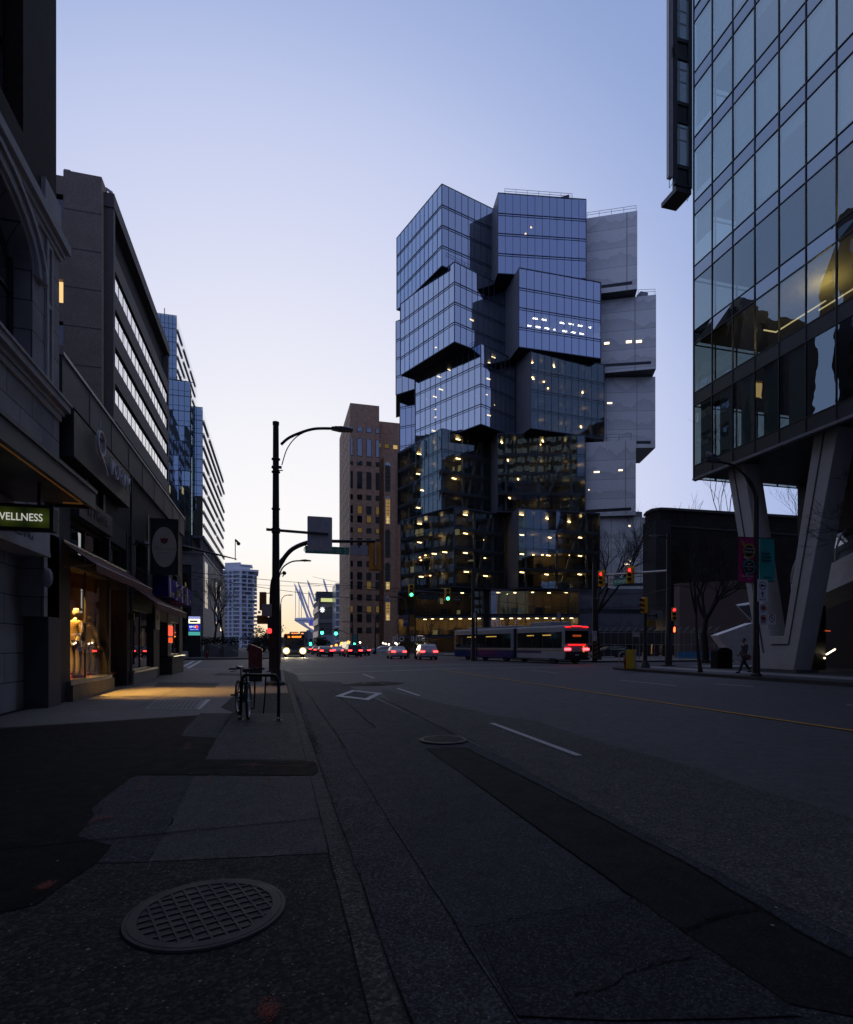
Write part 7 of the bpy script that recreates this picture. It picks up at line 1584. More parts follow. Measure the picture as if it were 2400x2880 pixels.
m = MB(); m.tube([st_t-Vector((0, 0, .02)), B(.78, 0, .92)], .014, 8); m.ext([B(.64, -.02, .93), B(.80, -.07, .95), B(.92, -.07, .95), B(.92, .07, .95), B(.80, .07, .95), B(.64, .02, .93)], (0, 0, .04)); m.build('saddle', BLK, bk, bev=.01)
m = MB(); m.tube([bb-sd*.09, bb+sd*.09], .014, 8); cr = Vector((fdir.x*.6, fdir.y*.6, -.8)); m.bar(bb+sd*.09, bb+sd*.09-fdir*.10-Vector((0, 0, .13)), .015, .025); m.bar(bb-sd*.09, bb-sd*.09+fdir*.10+Vector((0, 0, .13)), .015, .025)
for k in range(18): a, b = R(k*20), R(k*20+20); m.bar(bb+sd*.05+(fdir*math.cos(a)+Vector((0, 0, 1))*math.sin(a))*.09, bb+sd*.05+(fdir*math.cos(b)+Vector((0, 0, 1))*math.sin(b))*.09, .006, .02)
m.build('crank', DKM, bk)
for s_, e in ((1, bb+sd*.10-fdir*.10-Vector((0, 0, .13))), (-1, bb-sd*.10+fdir*.10+Vector((0, 0, .13)))):
    m = MB(); m.box(-.05, .05, -.045, .045, -.012, .012); m.v = [e+sd*(p.x+.055)*s_+fdir*p.y+Vector((0, 0, p.z)) for p in m.v]; m.build('pedal', RUB, bk)
m = MB(); m.tube([rkp(.06, .55)+Vector((0, .03, 0)), rkp(.01, .5)+Vector((-.05, .02, 0)), rkp(.02, .45)+Vector((-.06, 0, -.02)), rkp(.06, .44)+Vector((.02, .05, 0))], .012, 8); m.build('lock', DKM, bk, True)
# red mailbox
mb = T('mailbox', 'red street mailbox with sloping top and faint round emblem by the kerb', 'mailbox', (0, 0, 0))
a = onZ(698.5, 1917, 0); MY = a.y; x0, x1 = xY(698.5, MY), xY(737.5, MY); zl_, zr_ = zv(1811, x0, MY), zv(1826, x1, MY); zs_ = zv(1880, x0, MY)
MRED = M('mailbox_red', (.135, .010, .012), .5, 0, .45, 9); m = MB(); m.ext([(x0, MY, zs_), (x1, MY, zs_), (x1, MY, zr_), (x0+(x1-x0)*.14, MY, zl_-.02), (x0, MY, zl_)], (0, .62, 0)); m.build('body', MRED, mb, bev=.02)
m = MB(); m.box(x0+.02, x1-.01, MY+.03, MY+.58, 0, zs_); m.build('base', M('mailbox_base', (.025, .025, .028), .7), mb)
m = MB(); m.ext([(x0+.02, MY-.006, zl_+.004), (x1, MY-.006, zr_+.004), (x1, MY-.006, zr_+.02), (x0+.02, MY-.006, zl_+.02)], (0, .63, 0)); m.build('lid_edge', M('mailbox_edge', (.30, .22, .22), .4), mb)
EMB = M('mailbox_emblem', (.22, .07, .07), .5); m = MB(); cx_, cz_ = (x0+x1)/2-.0, zv(1843, x0, MY); ring(m, cx_, cz_, .10, .012, MY-.003)
m.ext([(cx_-.06, MY-.002, cz_+.03), (cx_+.07, MY-.002, cz_), (cx_-.06, MY-.002, cz_-.035), (cx_-.02, MY-.002, cz_)], (0, -.004, 0)); m.build('emblem', EMB, mb)
m = MB()
for k in range(40): q = Vector((random.uniform(x0+.03, x1-.03), MY-.003, random.uniform(zs_+.05, zr_-.1))); m.bar(q, q+Vector((random.uniform(-.08, .08), 0, random.uniform(-.06, .06))), .002, random.uniform(.008, .03), (0, 0, 1))
m.build('graffiti', M('graffiti_mauve', (.07, .012, .035), .6), mb)
# hydrants
def hydrant(u, v, label, d=None):
    p_ = onZ(u, v, 0); x, y = p_.x, p_.y; t_ = T('fire_hydrant', label, 'fire hydrant', (x, y, 0)); m = MB(); m.lathe([(.20, 0), (.20, .05), (.13, .06), (.13, .5), (.17, .52), (.17, .58), (.13, .6), (.12, .7), (.06, .79), (.05, .85), (.02, .86)], x, y, 14); m.build('body', M('hydrant_red', (.19, .012, .012), .5), t_, True); m = MB(); m.tube([(x-.22, y, .42), (x+.22, y, .42)], .06, 8); m.tube([(x, y-.2, .42), (x, y, .42)], .08, 8); m.build('nozzle', MC['hydrant_red'], t_)
hydrant(1761.5, 1882, 'red fire hydrant beside the newspaper boxes on the right corner'); hydrant(582, 1851, 'red fire hydrant at the plaza corner across the side street')
# newspaper boxes
nbx = T('newspaper_box', 'yellow newspaper box with dark lettering and poster on the right corner', 'newspaper box', onZ(1790, 1884, 0)); c = onZ(1788, 1884, 0)
NY_ = M('news_yellow', (.55, .36, .02), .45); x, y = c.x, c.y; ca, sa = math.cos(R(38)), math.sin(R(38))
def rb(m, x0, x1, y0, y1, z0, z1):
    k = len(m.v); m.box(x0, x1, y0, y1, z0, z1); m.v[k:] = [Vector((x+p.x*ca-p.y*sa, y+p.x*sa+p.y*ca, p.z)) for p in m.v[k:]]
m = MB(); rb(m, -.22, .22, 0, .48, .06, 1.16); m.build('cabinet', NY_, nbx, bev=.015)
m = MB(); rb(m, -.18, .18, -.012, -.002, .72, 1.08); rb(m, -.18, .18, -.012, -.002, .34, .6); m.build('poster', M('poster_white', (.42, .40, .42), .6), nbx)
m = MB(); 
for k in range(14): a = random.uniform(-.15, .1); z_ = random.choice((random.uniform(.75, 1.0), random.uniform(.37, .55))); rb(m, a, a+random.uniform(.04, .1), -.018, -.013, z_, z_+random.uniform(.02, .08))
m.build('print', M('poster_print', (.16, .06, .07), .7), nbx)
m = MB(); rb(m, -.2, -.14, .04, .1, 0, .06); rb(m, .14, .2, .04, .1, 0, .06); rb(m, -.2, -.14, .38, .44, 0, .06); rb(m, .14, .2, .38, .44, 0, .06); m.build('foot', BLK, nbx)
xd = Vector((-sa, ca, 0)); o_ = Vector((x+.228*ca-.24*sa, y+.228*sa+.24*ca, .62)); TXT('NEWS', .2, BLK, nbx, o_, (0, 0, 1), (sa, -ca, 0), sx=1.1)
# street bin
c = onZ(2040, 1880, 0); tb = T('trash_bin', 'dark domed street trash bin near the walking person', 'trash bin', (c.x, c.y, 0)); m = MB(); w_ = .56; m.ext([(c.x-w_, c.y, 0), (c.x+w_, c.y, 0), (c.x+w_, c.y, 1.0)]+[(c.x+w_*math.cos(R(a)), c.y, 1.0+.28*math.sin(R(a))) for a in range(12, 180, 14)]+[(c.x-w_, c.y, 1.0)], (.15, .75, 0)); m.build('body', M('bin_black', (.012, .013, .014), .8, spec=.1), tb, bev=.02)
m = MB()
for i in range(7): m.bar((c.x-.48+i*.16, c.y-.02, .08), (c.x-.48+i*.16, c.y-.02, .95), .03, .03, (1, 0, 0))
m.box(c.x-.35, c.x+.35, c.y-.03, c.y-.005, 1.0, 1.14); m.build('slat', DKM, tb)
# loop bike stand
c = onZ(1752, 1866, 0); ls = T('bike_stand', 'small pale inverted loop bike stand behind the hydrant', 'bike stand', c); m = MB(); m.tube([(c.x-.3, c.y, 0), (c.x-.3, c.y, .6)]+[(c.x-.3*math.cos(R(a)), c.y, .62+.28*math.sin(R(a))) for a in range(10, 180, 20)]+[(c.x+.3, c.y, .6), (c.x+.3, c.y, 0)], .04, 8); m.build('loop', STEEL, ls, True)
# illuminated pylon sign on the plaza
x, y = pl(546, 70); by_ = T('pylon_sign', 'lit pylon sign with blue bank panel at the plaza corner', 'sign', (x, y, 0)); x0, x1 = xY(530.5, y), xY(563, y); zf = lambda v: zv(v, x, y)
m = MB(); m.box(x0-.05, x1+.05, y+.02, y+.4, 0, zf(1732)); m.build('cabinet', DKM, by_)
for nm, v0, v1, c_, s_ in (('top_panel', 1734, 1741, (.35, .38, .75), .9), ('white_panel', 1741, 1753.5, (1, .95, .70), 1.4), ('blue_panel', 1756.5, 1774.5, (.005, .045, .55), .8), ('teal_panel', 1777, 1787, (.10, .55, .50), .7)):
    m = MB(); m.box(x0, x1, y-.02, y+.018, zf(v1), zf(v0)); b = m.build(nm, EM('pylon_'+nm, c_, s_), by_)
    if nm == 'blue_panel':
        TXT('BMO', .36, EM('pylon_white', (1, 1, 1), 1.2), b, (x0+(x1-x0)*.36, y-.03, zf(1763.5)), (1, 0, 0)); m = MB(); disc(m, x0+(x1-x0)*.7, zf(1763), .2, y-.022); m.build('roundel', EM('pylon_red', (1, .05, .03), 1.6), b); TXT('FINANCIAL GROUP', .11, MC['pylon_white'], b, (x0+(x1-x0)*.5, y-.03, zf(1771)), (1, 0, 0))
    if nm == 'white_panel': m = MB(); m.box(x0+.15, x1-.3, y-.03, y-.021, zf(1750), zf(1745.5)); m.build('dark_bar', DKM, b)
# plaza walls, steps and hedge
pz = T('plaza_wall', 'low grey concrete plaza walls and steps below the bare trees', 'wall', (*pl(620, 75), 0))
m = MB()
for u0, u1, d0, d1, v in ((588, 638, 72, 76, 1813), (630, 655, 70, 74, 1818), (655, 671, 73, 77, 1811)): a, b = pl(u0, d0), pl(u1, d0); m.prism([a, b, (b[0]-1, b[1]+3.5), (a[0]-1, a[1]+3.5)], 0, zv(v, *a))
m.build('wall_block', CONC, pz); m = MB()
for k in range(5): a, b = pl(540-k*2, 74+k*.5), pl(592, 74+k*.5); m.prism([a, b, (b[0], b[1]+6), (a[0], a[1]+6)], k*.16, k*.16+.16)
m.build('step', CONC, pz); m = MB(); m.tube([P(598, 1812, 71), P(626, 1825, 71)], .03, 6); m.tube([P(650, 1824, 71), P(668, 1834, 71)], .03, 6); m.build('handrail', STEEL, pz)
t = NT('hedge_dark'); MC['hedge_dark'] = t.done(t.bsdf(t.mix(t.mr(t.noise(t.pos(), 3), .35, .65), (.008, .012, .008), (.03, .04, .022)), .9))
def leafclump(m, c, rx, ry, rz, n, s_):
    for i in range(n):
        v_ = Vector((random.gauss(0, 1), random.gauss(0, 1), random.gauss(0, 1))).normalized()*random.random()**.4; p_ = Vector(c)+Vector((v_.x*rx, v_.y*ry, v_.z*rz)); a = Vector((random.gauss(0, 1), random.gauss(0, 1), random.gauss(0, 1))).normalized(); b = a.orthogonal().normalized(); q = a.cross(b); k = s_*random.uniform(.5, 1.4); m.quad(p_+b*k, p_+q*k*.6, p_-b*k, p_-q*k*.6)
hg = T('hedge', 'long dark clipped hedge on the plaza below the white apartment tower', 'hedge', P(600, 1815, 92)); m = MB()
for u in range(520, 672, 7): c = P(u, 1803, 92); leafclump(m, c, .6, .8, .75, 110, .13)
m.build('foliage', MC['hedge_dark'], hg)
for i, (u, v, w_, h_, d, lab) in enumerate(((742, 1800, 3.2, 3.6, 140, 'dark bushy evergreen tree under the white apartment tower'), (722, 1812, 2.4, 2.6, 130, 'low dark bush beside the red mailbox far beyond'), (765, 1815, 2.0, 2.6, 120, 'dark bush beside the signal pole foot far beyond'), (905, 1812, 2.2, 2.6, 140, 'dark round street tree before the emblem building'))):
    c = P(u, v, d); t_ = T('evergreen_tree' if i == 0 else 'bush', lab, 'tree' if i in (0, 3) else 'bush', (c.x, c.y, 0)); m = MB()
    for k in range(22): leafclump(m, c+Vector((random.gauss(0, w_*.45), random.gauss(0, 1), random.gauss(0, h_*.35))), w_*.4, w_*.4, h_*.32, 60, .22)
    m.build('crown', MC['hedge_dark'], t_); m = MB(); m.lathe([(.25, -.1), (.15, max(.6, c.z))], c.x, c.y, 8); m.build('trunk', M('bark_dark', (.02, .017, .015), .9), t_)
# ================================================================== bare trees
BARK = M('bark_dark', (.02, .017, .015), .9)
def bare_tree(name, label, base, h, r, seed, fork=.25, spread=.5, levels=6, group=None, lean=(0, 0), up=.35, kids=(2, 3), decay=.74, l0=None):
    g = random.Random(seed); b = Vector(base); t_ = T(name, label, 'tree', base, group); tm = MB(); cm = MB()
    def grow(m, p, d, ln, rad, lev):
        n = 3 if lev < 3 else 2; pts = [p]; q = p.copy(); dd = d.copy()
        for i in range(n):
            dd = (dd+Vector((g.gauss(0, .11), g.gauss(0, .11), g.gauss(0, .05)+up*.10))).normalized(); q = q+dd*ln/n; pts.append(q.copy())
        rs = [rad*(1-.42*i/n) for i in range(n+1)]; m.tube(pts, rs, 7 if lev < 2 else 4 if lev < 4 else 3, False)
        if lev >= levels: return
        k = g.randint(*kids) if lev > 0 else g.randint(3, 4)
        for i in range(k):
            a = g.random()*6.283; ax_ = dd.orthogonal().normalized(); ax_ = Matrix.Rotation(a, 3, dd) @ ax_; nd = (dd*math.cos(spread)+ax_*math.sin(spread)*g.uniform(.6, 1.25)).normalized()
            at = q if i < 2 or lev == 0 else pts[-2].lerp(q, g.random())
            grow(cm, at, nd, ln*decay*g.uniform(.75, 1.15), max(.006, rad*.56*g.uniform(.8, 1.1)), lev+1)
        if lev >= 2:
            for i in range(2):
                at = pts[0].lerp(q, g.uniform(.3, .9)); nd = (dd+Vector((g.gauss(0, .6), g.gauss(0, .6), g.gauss(.1, .4)))).normalized(); cm.tube([at, at+nd*ln*.4+Vector((0, 0, .03)), at+nd*ln*.7+Vector((0, 0, .12))], [max(.005, rad*.25), .006, .004], 3, False)
    l0 = l0 or h*fork; d = Vector((lean[0], lean[1], 1)).normalized()
    tm.tube([b-Vector((0, 0, .05)), b+Vector((0, 0, .25))], [r*1.5, r*1.05], 9); grow(tm, b+Vector((0, 0, .2)), d, l0, r, 0)
    tm.build('trunk', BARK, t_, True); cm.build('crown', BARK, t_); return t_
bare_tree('bare_tree', 'thick bare street tree with dense round crown before the dark brown building', onZ(1985, 1864, 0), 13, .30, 4, .26, .62, 6, None, (0, 0), .5, (3, 3), .74, 3.4)
bare_tree('bare_tree', 'slender bare young tree on the right pavement in front of the thick one', onZ(1970, 1891, 0), 8.5, .10, 8, .3, .38, 5, None, (.02, 0), .5, (2, 3), .70, 3.0)
bare_tree('bare_tree', 'bare street tree behind the articulated bus and red signals', (*pl(1681, 56), 0), 15, .34, 21, .28, .5, 6, None, (0, 0), .5, (3, 3), .76, 4.4)
bare_tree('bare_tree', 'bare tree with upright fan of branches left on the plaza by the pylon sign', (*pl(603, 82), .6), 14, .22, 31, .24, .42, 6, 'bare plaza trees', (-.05, 0), .6, (2, 3), .78, 3.2)
bare_tree('bare_tree', 'bare plaza tree nearest the white apartment tower', (*pl(629, 80), .6), 14, .22, 37, .24, .38, 6, 'bare plaza trees', (.05, 0), .6, (2, 3), .78, 3.2)
bare_tree('bare_tree', 'small bare tree against the lit lobby below the left green signals', (*pl(1205, 76), 0), 8, .12, 41, .28, .5, 5, 'bare trees by the lobby', (0, 0), .4)
bare_tree('bare_tree', 'small bare tree against the lit lobby behind the front of the bus', (*pl(1420, 80), 0), 9, .12, 45, .28, .5, 5, 'bare trees by the lobby', (0, 0), .4)
bare_tree('bare_tree', 'bare tree with twigs seen through the gap between the concrete legs', (*pl(2275, 60), 0), 18, .25, 51, .33, .42, 6, None, (0, 0), .5, (2, 3), .76, 5.5)
bare_tree('bare_tree', 'bare tree whose twigs reach in at the right edge of the picture', (20.0+8.4, 17.6, 0), 9, .12, 61, .36, .55, 6, None, (-.10, .10), .2, (2, 3), .74, 3.4)
bare_tree('bare_tree', 'tall thin bare tree rising above the roofline left of the concrete legs', (*pl(2036, 95), 0), 26, .22, 66, .6, .35, 5, None, (0, 0), .5, (2, 3), .66, 15)
# ================================================================== vehicles
TYR = M('car_tyre', (.012, .012, .013), .85); WRIM = M('car_rim', (.20, .20, .21), .35, .7); CGL = GLASS('car_glass', (.10, .11, .12), .14)
def car(name, label, u, v, d, rz, paint, suv=False, tails=True, L_=4.6, Wd=1.85, Hh=1.48, group=None, dim=False):
    """built facing local -Y (rear towards the viewer), then turned and placed"""
    t_ = T(name, label, 'car', (0, 0, 0), group); h = Hh; w = Wd/2; l = L_/2
    if suv: prof = [(-l, .35), (-l-.02, .85), (-l+.06, 1.02), (-l+.30, h-.12), (-l+.55, h), (l-2.1, h), (l-1.35, 1.05), (l-.25, .92), (l, .70), (l, .32)]
    else: prof = [(-l, .35), (-l-.02, .75), (-l+.08, .98), (-l+.65, 1.02), (-l+1.35, h-.03), (-l+1.8, h), (l-2.3, h-.02), (l-1.35, 1.0), (l-.2, .84), (l, .62), (l, .3)]
    def inset(y, z_): return w*(1-.22*max(0, (z_-.95)/(h-.95))) if z_ > .95 else w*(.97 if z_ < .5 else 1)
    m = MB(); n = len(prof); vs = [(-inset(y, z_), y, z_) for y, z_ in prof]+[(inset(y, z_), y, z_) for y, z_ in prof]
    m.add(vs, [tuple(range(n)), tuple(range(n, 2*n))[::-1]]+[(i, n+i, n+(i+1) % n, (i+1) % n) for i in range(n)]); b = m.build('body', paint, t_, bev=.05)
    m = MB()
    iy = (-l+.18, -l+.42) if suv else (-l+.75, -l+1.30); z0, z1 = (1.06, h-.14) if suv else (1.05, h-.08)
    def onp(t0, z_): return -inset(0, z_)-.012
    m.quad((-w*.82, iy[0]-.04, z0), (w*.82, iy[0]-.04, z0), (w*.72, iy[1]-.05, z1), (-w*.72, iy[1]-.05, z1))
    for s_ in (-1, 1):
        a = [(s_*(inset(0, z_)+.012), y, z_) for y, z_ in ((-l+(.55 if suv else 1.15), z0), (l-1.55, z0), (l-2.2, z1), (-l+(.75 if suv else 1.75), z1))]; m.quad(*(a if s_ > 0 else a[::-1]))
    m.quad((-w*.85, l-1.38, z0+.02), (-w*.75, l-2.06, z1), (w*.75, l-2.06, z1), (w*.85, l-1.38, z0+.02)); m.build('window', CGL, t_)
    for sx in (-1, 1):
        for y in (-l+.85, l-.85):
            m = MB(); x = sx*(w-.11); m.tube([(x-.11, y, .33), (x+.11, y, .33)], .33, 18); wh = m.build('wheel', TYR, t_); m = MB(); m.tube([(x+.112*sx, y, .33), (x+.118*sx, y, .33)], .2, 14); m.build('rim', WRIM, wh)
    for sx in (-1, 1):
        m = MB(); m.box(sx*w*.48, sx*w*.98, -l-.045, -l+.02, .78 if not suv else .82, .94 if not suv else 1.0); m.build('tail_light', TAIL if tails else M('tail_dead', (.15, .01, .01), .3), t_)
        m = MB(); m.box(sx*w*.5, sx*w*.95, l-.06, l+.02, .62, .74); m.build('headlight', M('headlight_off', (.4, .4, .42), .2), t_)
    m = MB(); m.box(-w*.28, w*.28, -l-.05, -l-.02, .62, .76); m.build('licence_plate', M('plate_white', (.5, .5, .52), .5), t_); m = MB(); m.box(-w*.9, w*.9, -l-.04, -l+.1, .28, .42); m.build('bumper', BLK, t_)
    x, y = onZ(u, v, kz)[:2] if d is None else pl(u, d); t_.location = (x, y, kz); t_.rotation_euler = (0, 0, rz); return t_
SILV = M('paint_silver', (.42, .42, .44), .3, .5); WPT = M('paint_white', (.60, .60, .62), .3); BPT = M('paint_black', (.012, .012, .016), .25); GPT = M('paint_grey', (.06, .06, .07), .3, .3)
car('parked_car', 'white saloon car with lit tail lights left of the articulated bus', 1115, None, 67, R(-3), WPT)
car('sport_utility_car', 'silver tall car with lit tail lights just behind the bus front', 1198, None, 63, R(-6), SILV, True, True, 4.7, 1.95, 1.72)
car('sport_utility_car', 'black tall car braking before the brown brick tower', 992, None, 78, R(2), BPT, True, True, 4.7, 1.95, 1.72)
car('parked_car', 'black saloon car braking right of the oncoming bus', 913, None, 80, R(3), BPT)
car('parked_car', 'pale saloon car between the two black cars', 946, None, 88, R(3), SILV)
car('parked_car', 'grey car half hidden beside the oncoming bus', 893, None, 100, R(3), GPT)
car('parked_car', 'dark red lit small car farthest down the avenue', 879, None, 118, R(3), GPT)
car('parked_car', 'black saloon car with one bright tail light right of the tall black car', 1018, None, 88, R(2), BPT)
car('sport_utility_car', 'small white tall car parked sideways before the brick tower', 1075, None, 104, R(88), WPT, True, False)
car('parked_car', 'dark car parked behind the mesh fence right of the bus', 1712, None, 66, R(80), GPT, True, False)
# oncoming bus
def bus_front(u, d):
    x, y = pl(u, d); t_ = T('oncoming_bus', 'oncoming city bus with bright round headlights and orange destination sign', 'bus', (x, y, kz)); w, h = 1.32, 3.15
    m = MB(); m.box(x-w, x+w, y, y+11.5, kz+.35, kz+h); m.build('body', M('bus_white_front', (.10, .11, .13), .35), t_, bev=.12)
    m = MB(); m.box(x-w*.9, x+w*.9, y-.03, y-.005, kz+1.25, kz+2.35); m.build('windscreen', M('bus_dark_glass', (.012, .013, .015), .08), t_)
    m = MB(); m.box(x-w*.92, x+w*.92, y-.035, y-.004, kz+2.45, kz+2.98); ds = m.build('destination_box', BLK, t_)
    TXT('22', .30, EM('led_orange', (1, .22, .02), 3.2), ds, (x-.75, y-.05, kz+2.7), (1, 0, 0), off=.012); TXT('KNIGHT', .30, MC['led_orange'], ds, (x+.25, y-.05, kz+2.7), (1, 0, 0), off=.012, sx=1.1)
    for s_ in (-1, 1):
        m = MB(); glow_lens(m, (x+s_*1.06, y-.05, kz+.86), .27, (0, -1, 0), 18); hl_ = m.build('headlight', EM('headlight_glow', (1, .92, .60), 60), t_); m = MB(); ring(m, x+s_*1.06, kz+.86, .46, .19, y-.065, 26); m.build('glare_ring', EM('headlight_glare', (1, .74, .20), 1.1), hl_)  # outer glowing ring is the headlight's yellow glare, added as a shape
        m = MB(); m.box(x+s_*1.0-.13, x+s_*1.0+.13, y-.04, y+.1, kz+h-.02, kz+h+.07); m.build('marker_lamp', EM('marker_orange', (1, .25, .04), 3.5), t_)
        m = MB(); m.tube([(x+s_*1.3, y+.1, kz+2.6), (x+s_*1.55, y-.2, kz+2.5)], .03, 6); m.box(x+s_*1.55-.1, x+s_*1.55+.1, y-.25, y-.15, kz+2.0, kz+2.5); m.build('mirror', BLK, t_)
        for yy in (2.4, 8.5): m = MB(); m.tube([(x+s_*(w-.28), y+yy, kz+.48), (x+s_*w*1.005, y+yy, kz+.48)], .48, 18); m.build('wheel', TYR, t_)
    m = MB(); [m.box(x-.12+k, x+.12+k, y-.02, y+.1, kz+h+.01, kz+h+.08) for k in (-.3, 0, .3)]; m.build('marker_lamp', MC['marker_orange'], t_)
    m = MB(); m.box(x-w*.96, x+w*.96, y-.06, y, kz+.32, kz+.62); m.build('bumper', BLK, t_); m = MB(); m.box(x-.55, x+.55, y+2, y+6, kz+h, kz+h+.28); m.build('roof_unit', M('bus_roof', (.3, .3, .31), .5), t_); m = MB(); m.box(x-w*.93, x+w*.93, y-.012, y-.002, kz+1.0, kz+1.2); m.build('front_stripe', M('bus_blue', (.012, .035, .16), .4), t_)
    for s_ in (-1, 1):
        l_ = bpy.data.lights.new('beam', 'SPOT'); l_.energy = 500; l_.color = (1, .85, .5); l_.spot_size = R(60); l_.spot_blend = .9; l_.shadow_soft_size = .15; lo = bpy.data.objects.new('headlight_beam', l_); S.collection.objects.link(lo); lo.parent = t_; lo.location = (s_*1.06, -.2, .86); lo.rotation_euler = (R(84), 0, R(180))
bus_front(829, 75)
# articulated bus turning away
ra, rb_ = Vector((*pl(1588, 47), 0)), Vector((*pl(1677, 45.2), 0))          # rear corners
ab = T('articulated_bus', 'long articulated grey and blue city bus driving away with red tail lights', 'articulated bus', ((ra+rb_)/2)+Vector((0, 0, kz)))
fdr = (Vector((*pl(1290, 64.3), 0))-ra).normalized(); 
BW = M('bus_grey', (.34, .36, .38), .4); BB = M('bus_blue', (.012, .035, .16), .4); BDG = M('bus_dark_glass', (.012, .013, .015), .08); BYL = M('bus_yellow', (.40, .27, .03), .5); BRF = M('bus_roof', (.3, .3, .31), .5)
wv = (rb_-ra); wv = (wv-fdr*wv.dot(fdr)).normalized()*2.55
def section(o, f, ln, front, rear):
    s_ = Vector((f.y, -f.x, 0)).normalized()*2.55 if Vector((f.y, -f.x, 0)).dot(wv) > 0 else Vector((-f.y, f.x, 0)).normalized()*2.55
    def b(mm, x0, x1, y0, y1, z0, z1):
        k = len(mm.v); mm.box(x0, x1, y0, y1, z0, z1); mm.v[k:] = [o+s_*p.x+f*p.y+Vector((0, 0, p.z+kz)) for p in mm.v[k:]]
    m = MB(); b(m, 0, 1, 0, ln, .32, 3.26); bd = m.build('body', BW, ab, bev=.14)
    m = MB(); b(m, -.006, 1.006, .35, ln-.2, 1.35, 2.72); m.build('window_band', BDG, ab)
    m = MB(); b(m, -.008, 1.008, .02, ln-.02, 1.12, 1.19); m.build('yellow_stripe', BYL, ab); m = MB(); b(m, -.007, 1.007, .02 if front else ln*.45, ln-.02, .40 if front else .9, 1.12); m.build('blue_band', BB, ab)
    m = MB(); b(m, .10, .90, ln*.3 if not front else ln*.05, ln*.75 if not front else ln*.35, 3.24, 3.66 if not front else 3.5); m.build('roof_unit', BRF, ab, bev=.08)
    if front: m = MB(); b(m, .15, .85, ln*.6, ln*.8, 3.24, 3.46); m.build('roof_unit', BRF, ab, bev=.06)
    m = MB()
    for k in range(1, int(ln/1.5)): b(m, -.012, -.006, k*1.5-.03, k*1.5+.03, 1.35, 2.55)
    m.build('window_post', BLK, ab)
    for yy in ((1.6,) if not front else (1.2, ln-2.6)):
        for sx in (.06, .94):
            c = o+s_*sx+f*yy+Vector((0, 0, kz+.5)); m = MB(); d_ = s_.normalized(); m.tube([c-d_*.15, c+d_*.15+(-d_ if sx < .5 else d_)*.02], .5, 20); wh = m.build('wheel', TYR, ab)
    m = MB(); b(m, -.012, -.008, ln*.25, ln*.42, 2.42, 2.50); b(m, -.012, -.008, ln*.6, ln*.75, 2.42, 2.50); m.build('interior_lamp', EM('bus_interior', (1, .62, .12), .55), ab)
    return s_, b
sA, bA = section(ra, fdr, 7.2, False, True)
o2 = ra+fdr*7.75; f2 = (Matrix.Rotation(R(5), 3, 'Z') @ fdr); sB, bB = section(o2, f2, 10.5, True, False)
m = MB(); n = 6
for i in range(n): bA(m, .04, .96, 7.2+i*.1, 7.26+i*.1, .45, 3.18); bA(m, .07, .93, 7.26+i*.1, 7.30+i*.1, .5, 3.13)
m.build('bellows', M('bellows_black', (.015, .015, .016), .9), ab)
m = MB(); bA(m, .03, .97, -.02, -.002, 1.75, 2.80); m.build('rear_glass', BDG, ab)
m = MB(); bA(m, .04, .96, -.03, -.004, .55, 1.05); m.build('engine_grille', DKM, ab); m = MB(); bA(m, .0, 1.0, -.10, 0, .34, .56); m.build('bumper', BLK, ab)
for x0, x1 in ((.0, .24), (.76, 1.0)): m = MB(); bA(m, x0, x1, -.07, -.006, 1.16, 1.34); m.build('tail_light', EM('bus_tail', (1, .05, .06), 8), ab)
m = MB(); bA(m, .15, .85, -.05, -.006, 1.60, 1.64); m.build('brake_strip', EM('bus_strip', (1, .01, .01), 5), ab)
for x0, x1, z_ in ((.02, .24, 3.10), (.74, .98, 3.10), (.3, .7, 3.16)): m = MB(); bA(m, x0, x1, -.04, -.006, z_, z_+.04); m.build('marker_strip', MC['bus_strip'], ab)
m = MB(); bA(m, .33, .67, -.05, -.021, 2.30, 2.46); m.build('route_display', EM('route_amber', (1, .16, .03), .28), ab)
m = MB(); bA(m, .76, .80, -.05, -.006, 1.42, 1.48); bA(m, .76, .80, -.05, -.006, 1.02, 1.08); m.build('turn_lamp', EM('turn_amber', (1, .35, .03), 1.6), ab)
m = MB(); bA(m, .42, .58, -.05, -.031, .72, .84); m.build('licence_plate', M('plate_white', (.5, .5, .52), .5), ab)
# ================================================================== figures
def skinfig(name, joints, edges, mat, parent, root=0, sub=2):
    me = bpy.data.meshes.new(name); me.from_pydata([Vector(j[0]) for j in joints], edges, []); ob = bpy.data.objects.new(name, me); S.collection.objects.link(ob)
    ob.modifiers.new('skin', 'SKIN'); 
    if not me.skin_vertices:
        bpy.context.view_layer.objects.active = ob
    sv = me.skin_vertices[0].data if me.skin_vertices else None
    if sv:
        for i, j in enumerate(joints): sv[i].radius = (j[1], j[2] if len(j) > 2 else j[1]); sv[i].use_root = (i == root)
    md = ob.modifiers.new('sub', 'SUBSURF'); md.levels = md.render_levels = sub
    bpy.context.view_layer.update(); ev = ob.evaluated_get(bpy.context.evaluated_depsgraph_get()); m2 = bpy.data.meshes.new_from_object(ev); bpy.data.objects.remove(ob); bpy.data.meshes.remove(me)
    m2.materials.clear(); m2.materials.append(mat); m2.polygons.foreach_set('use_smooth', [True]*len(m2.polygons)); o = bpy.data.objects.new(name, m2); S.collection.objects.link(o); o.parent = parent; return o
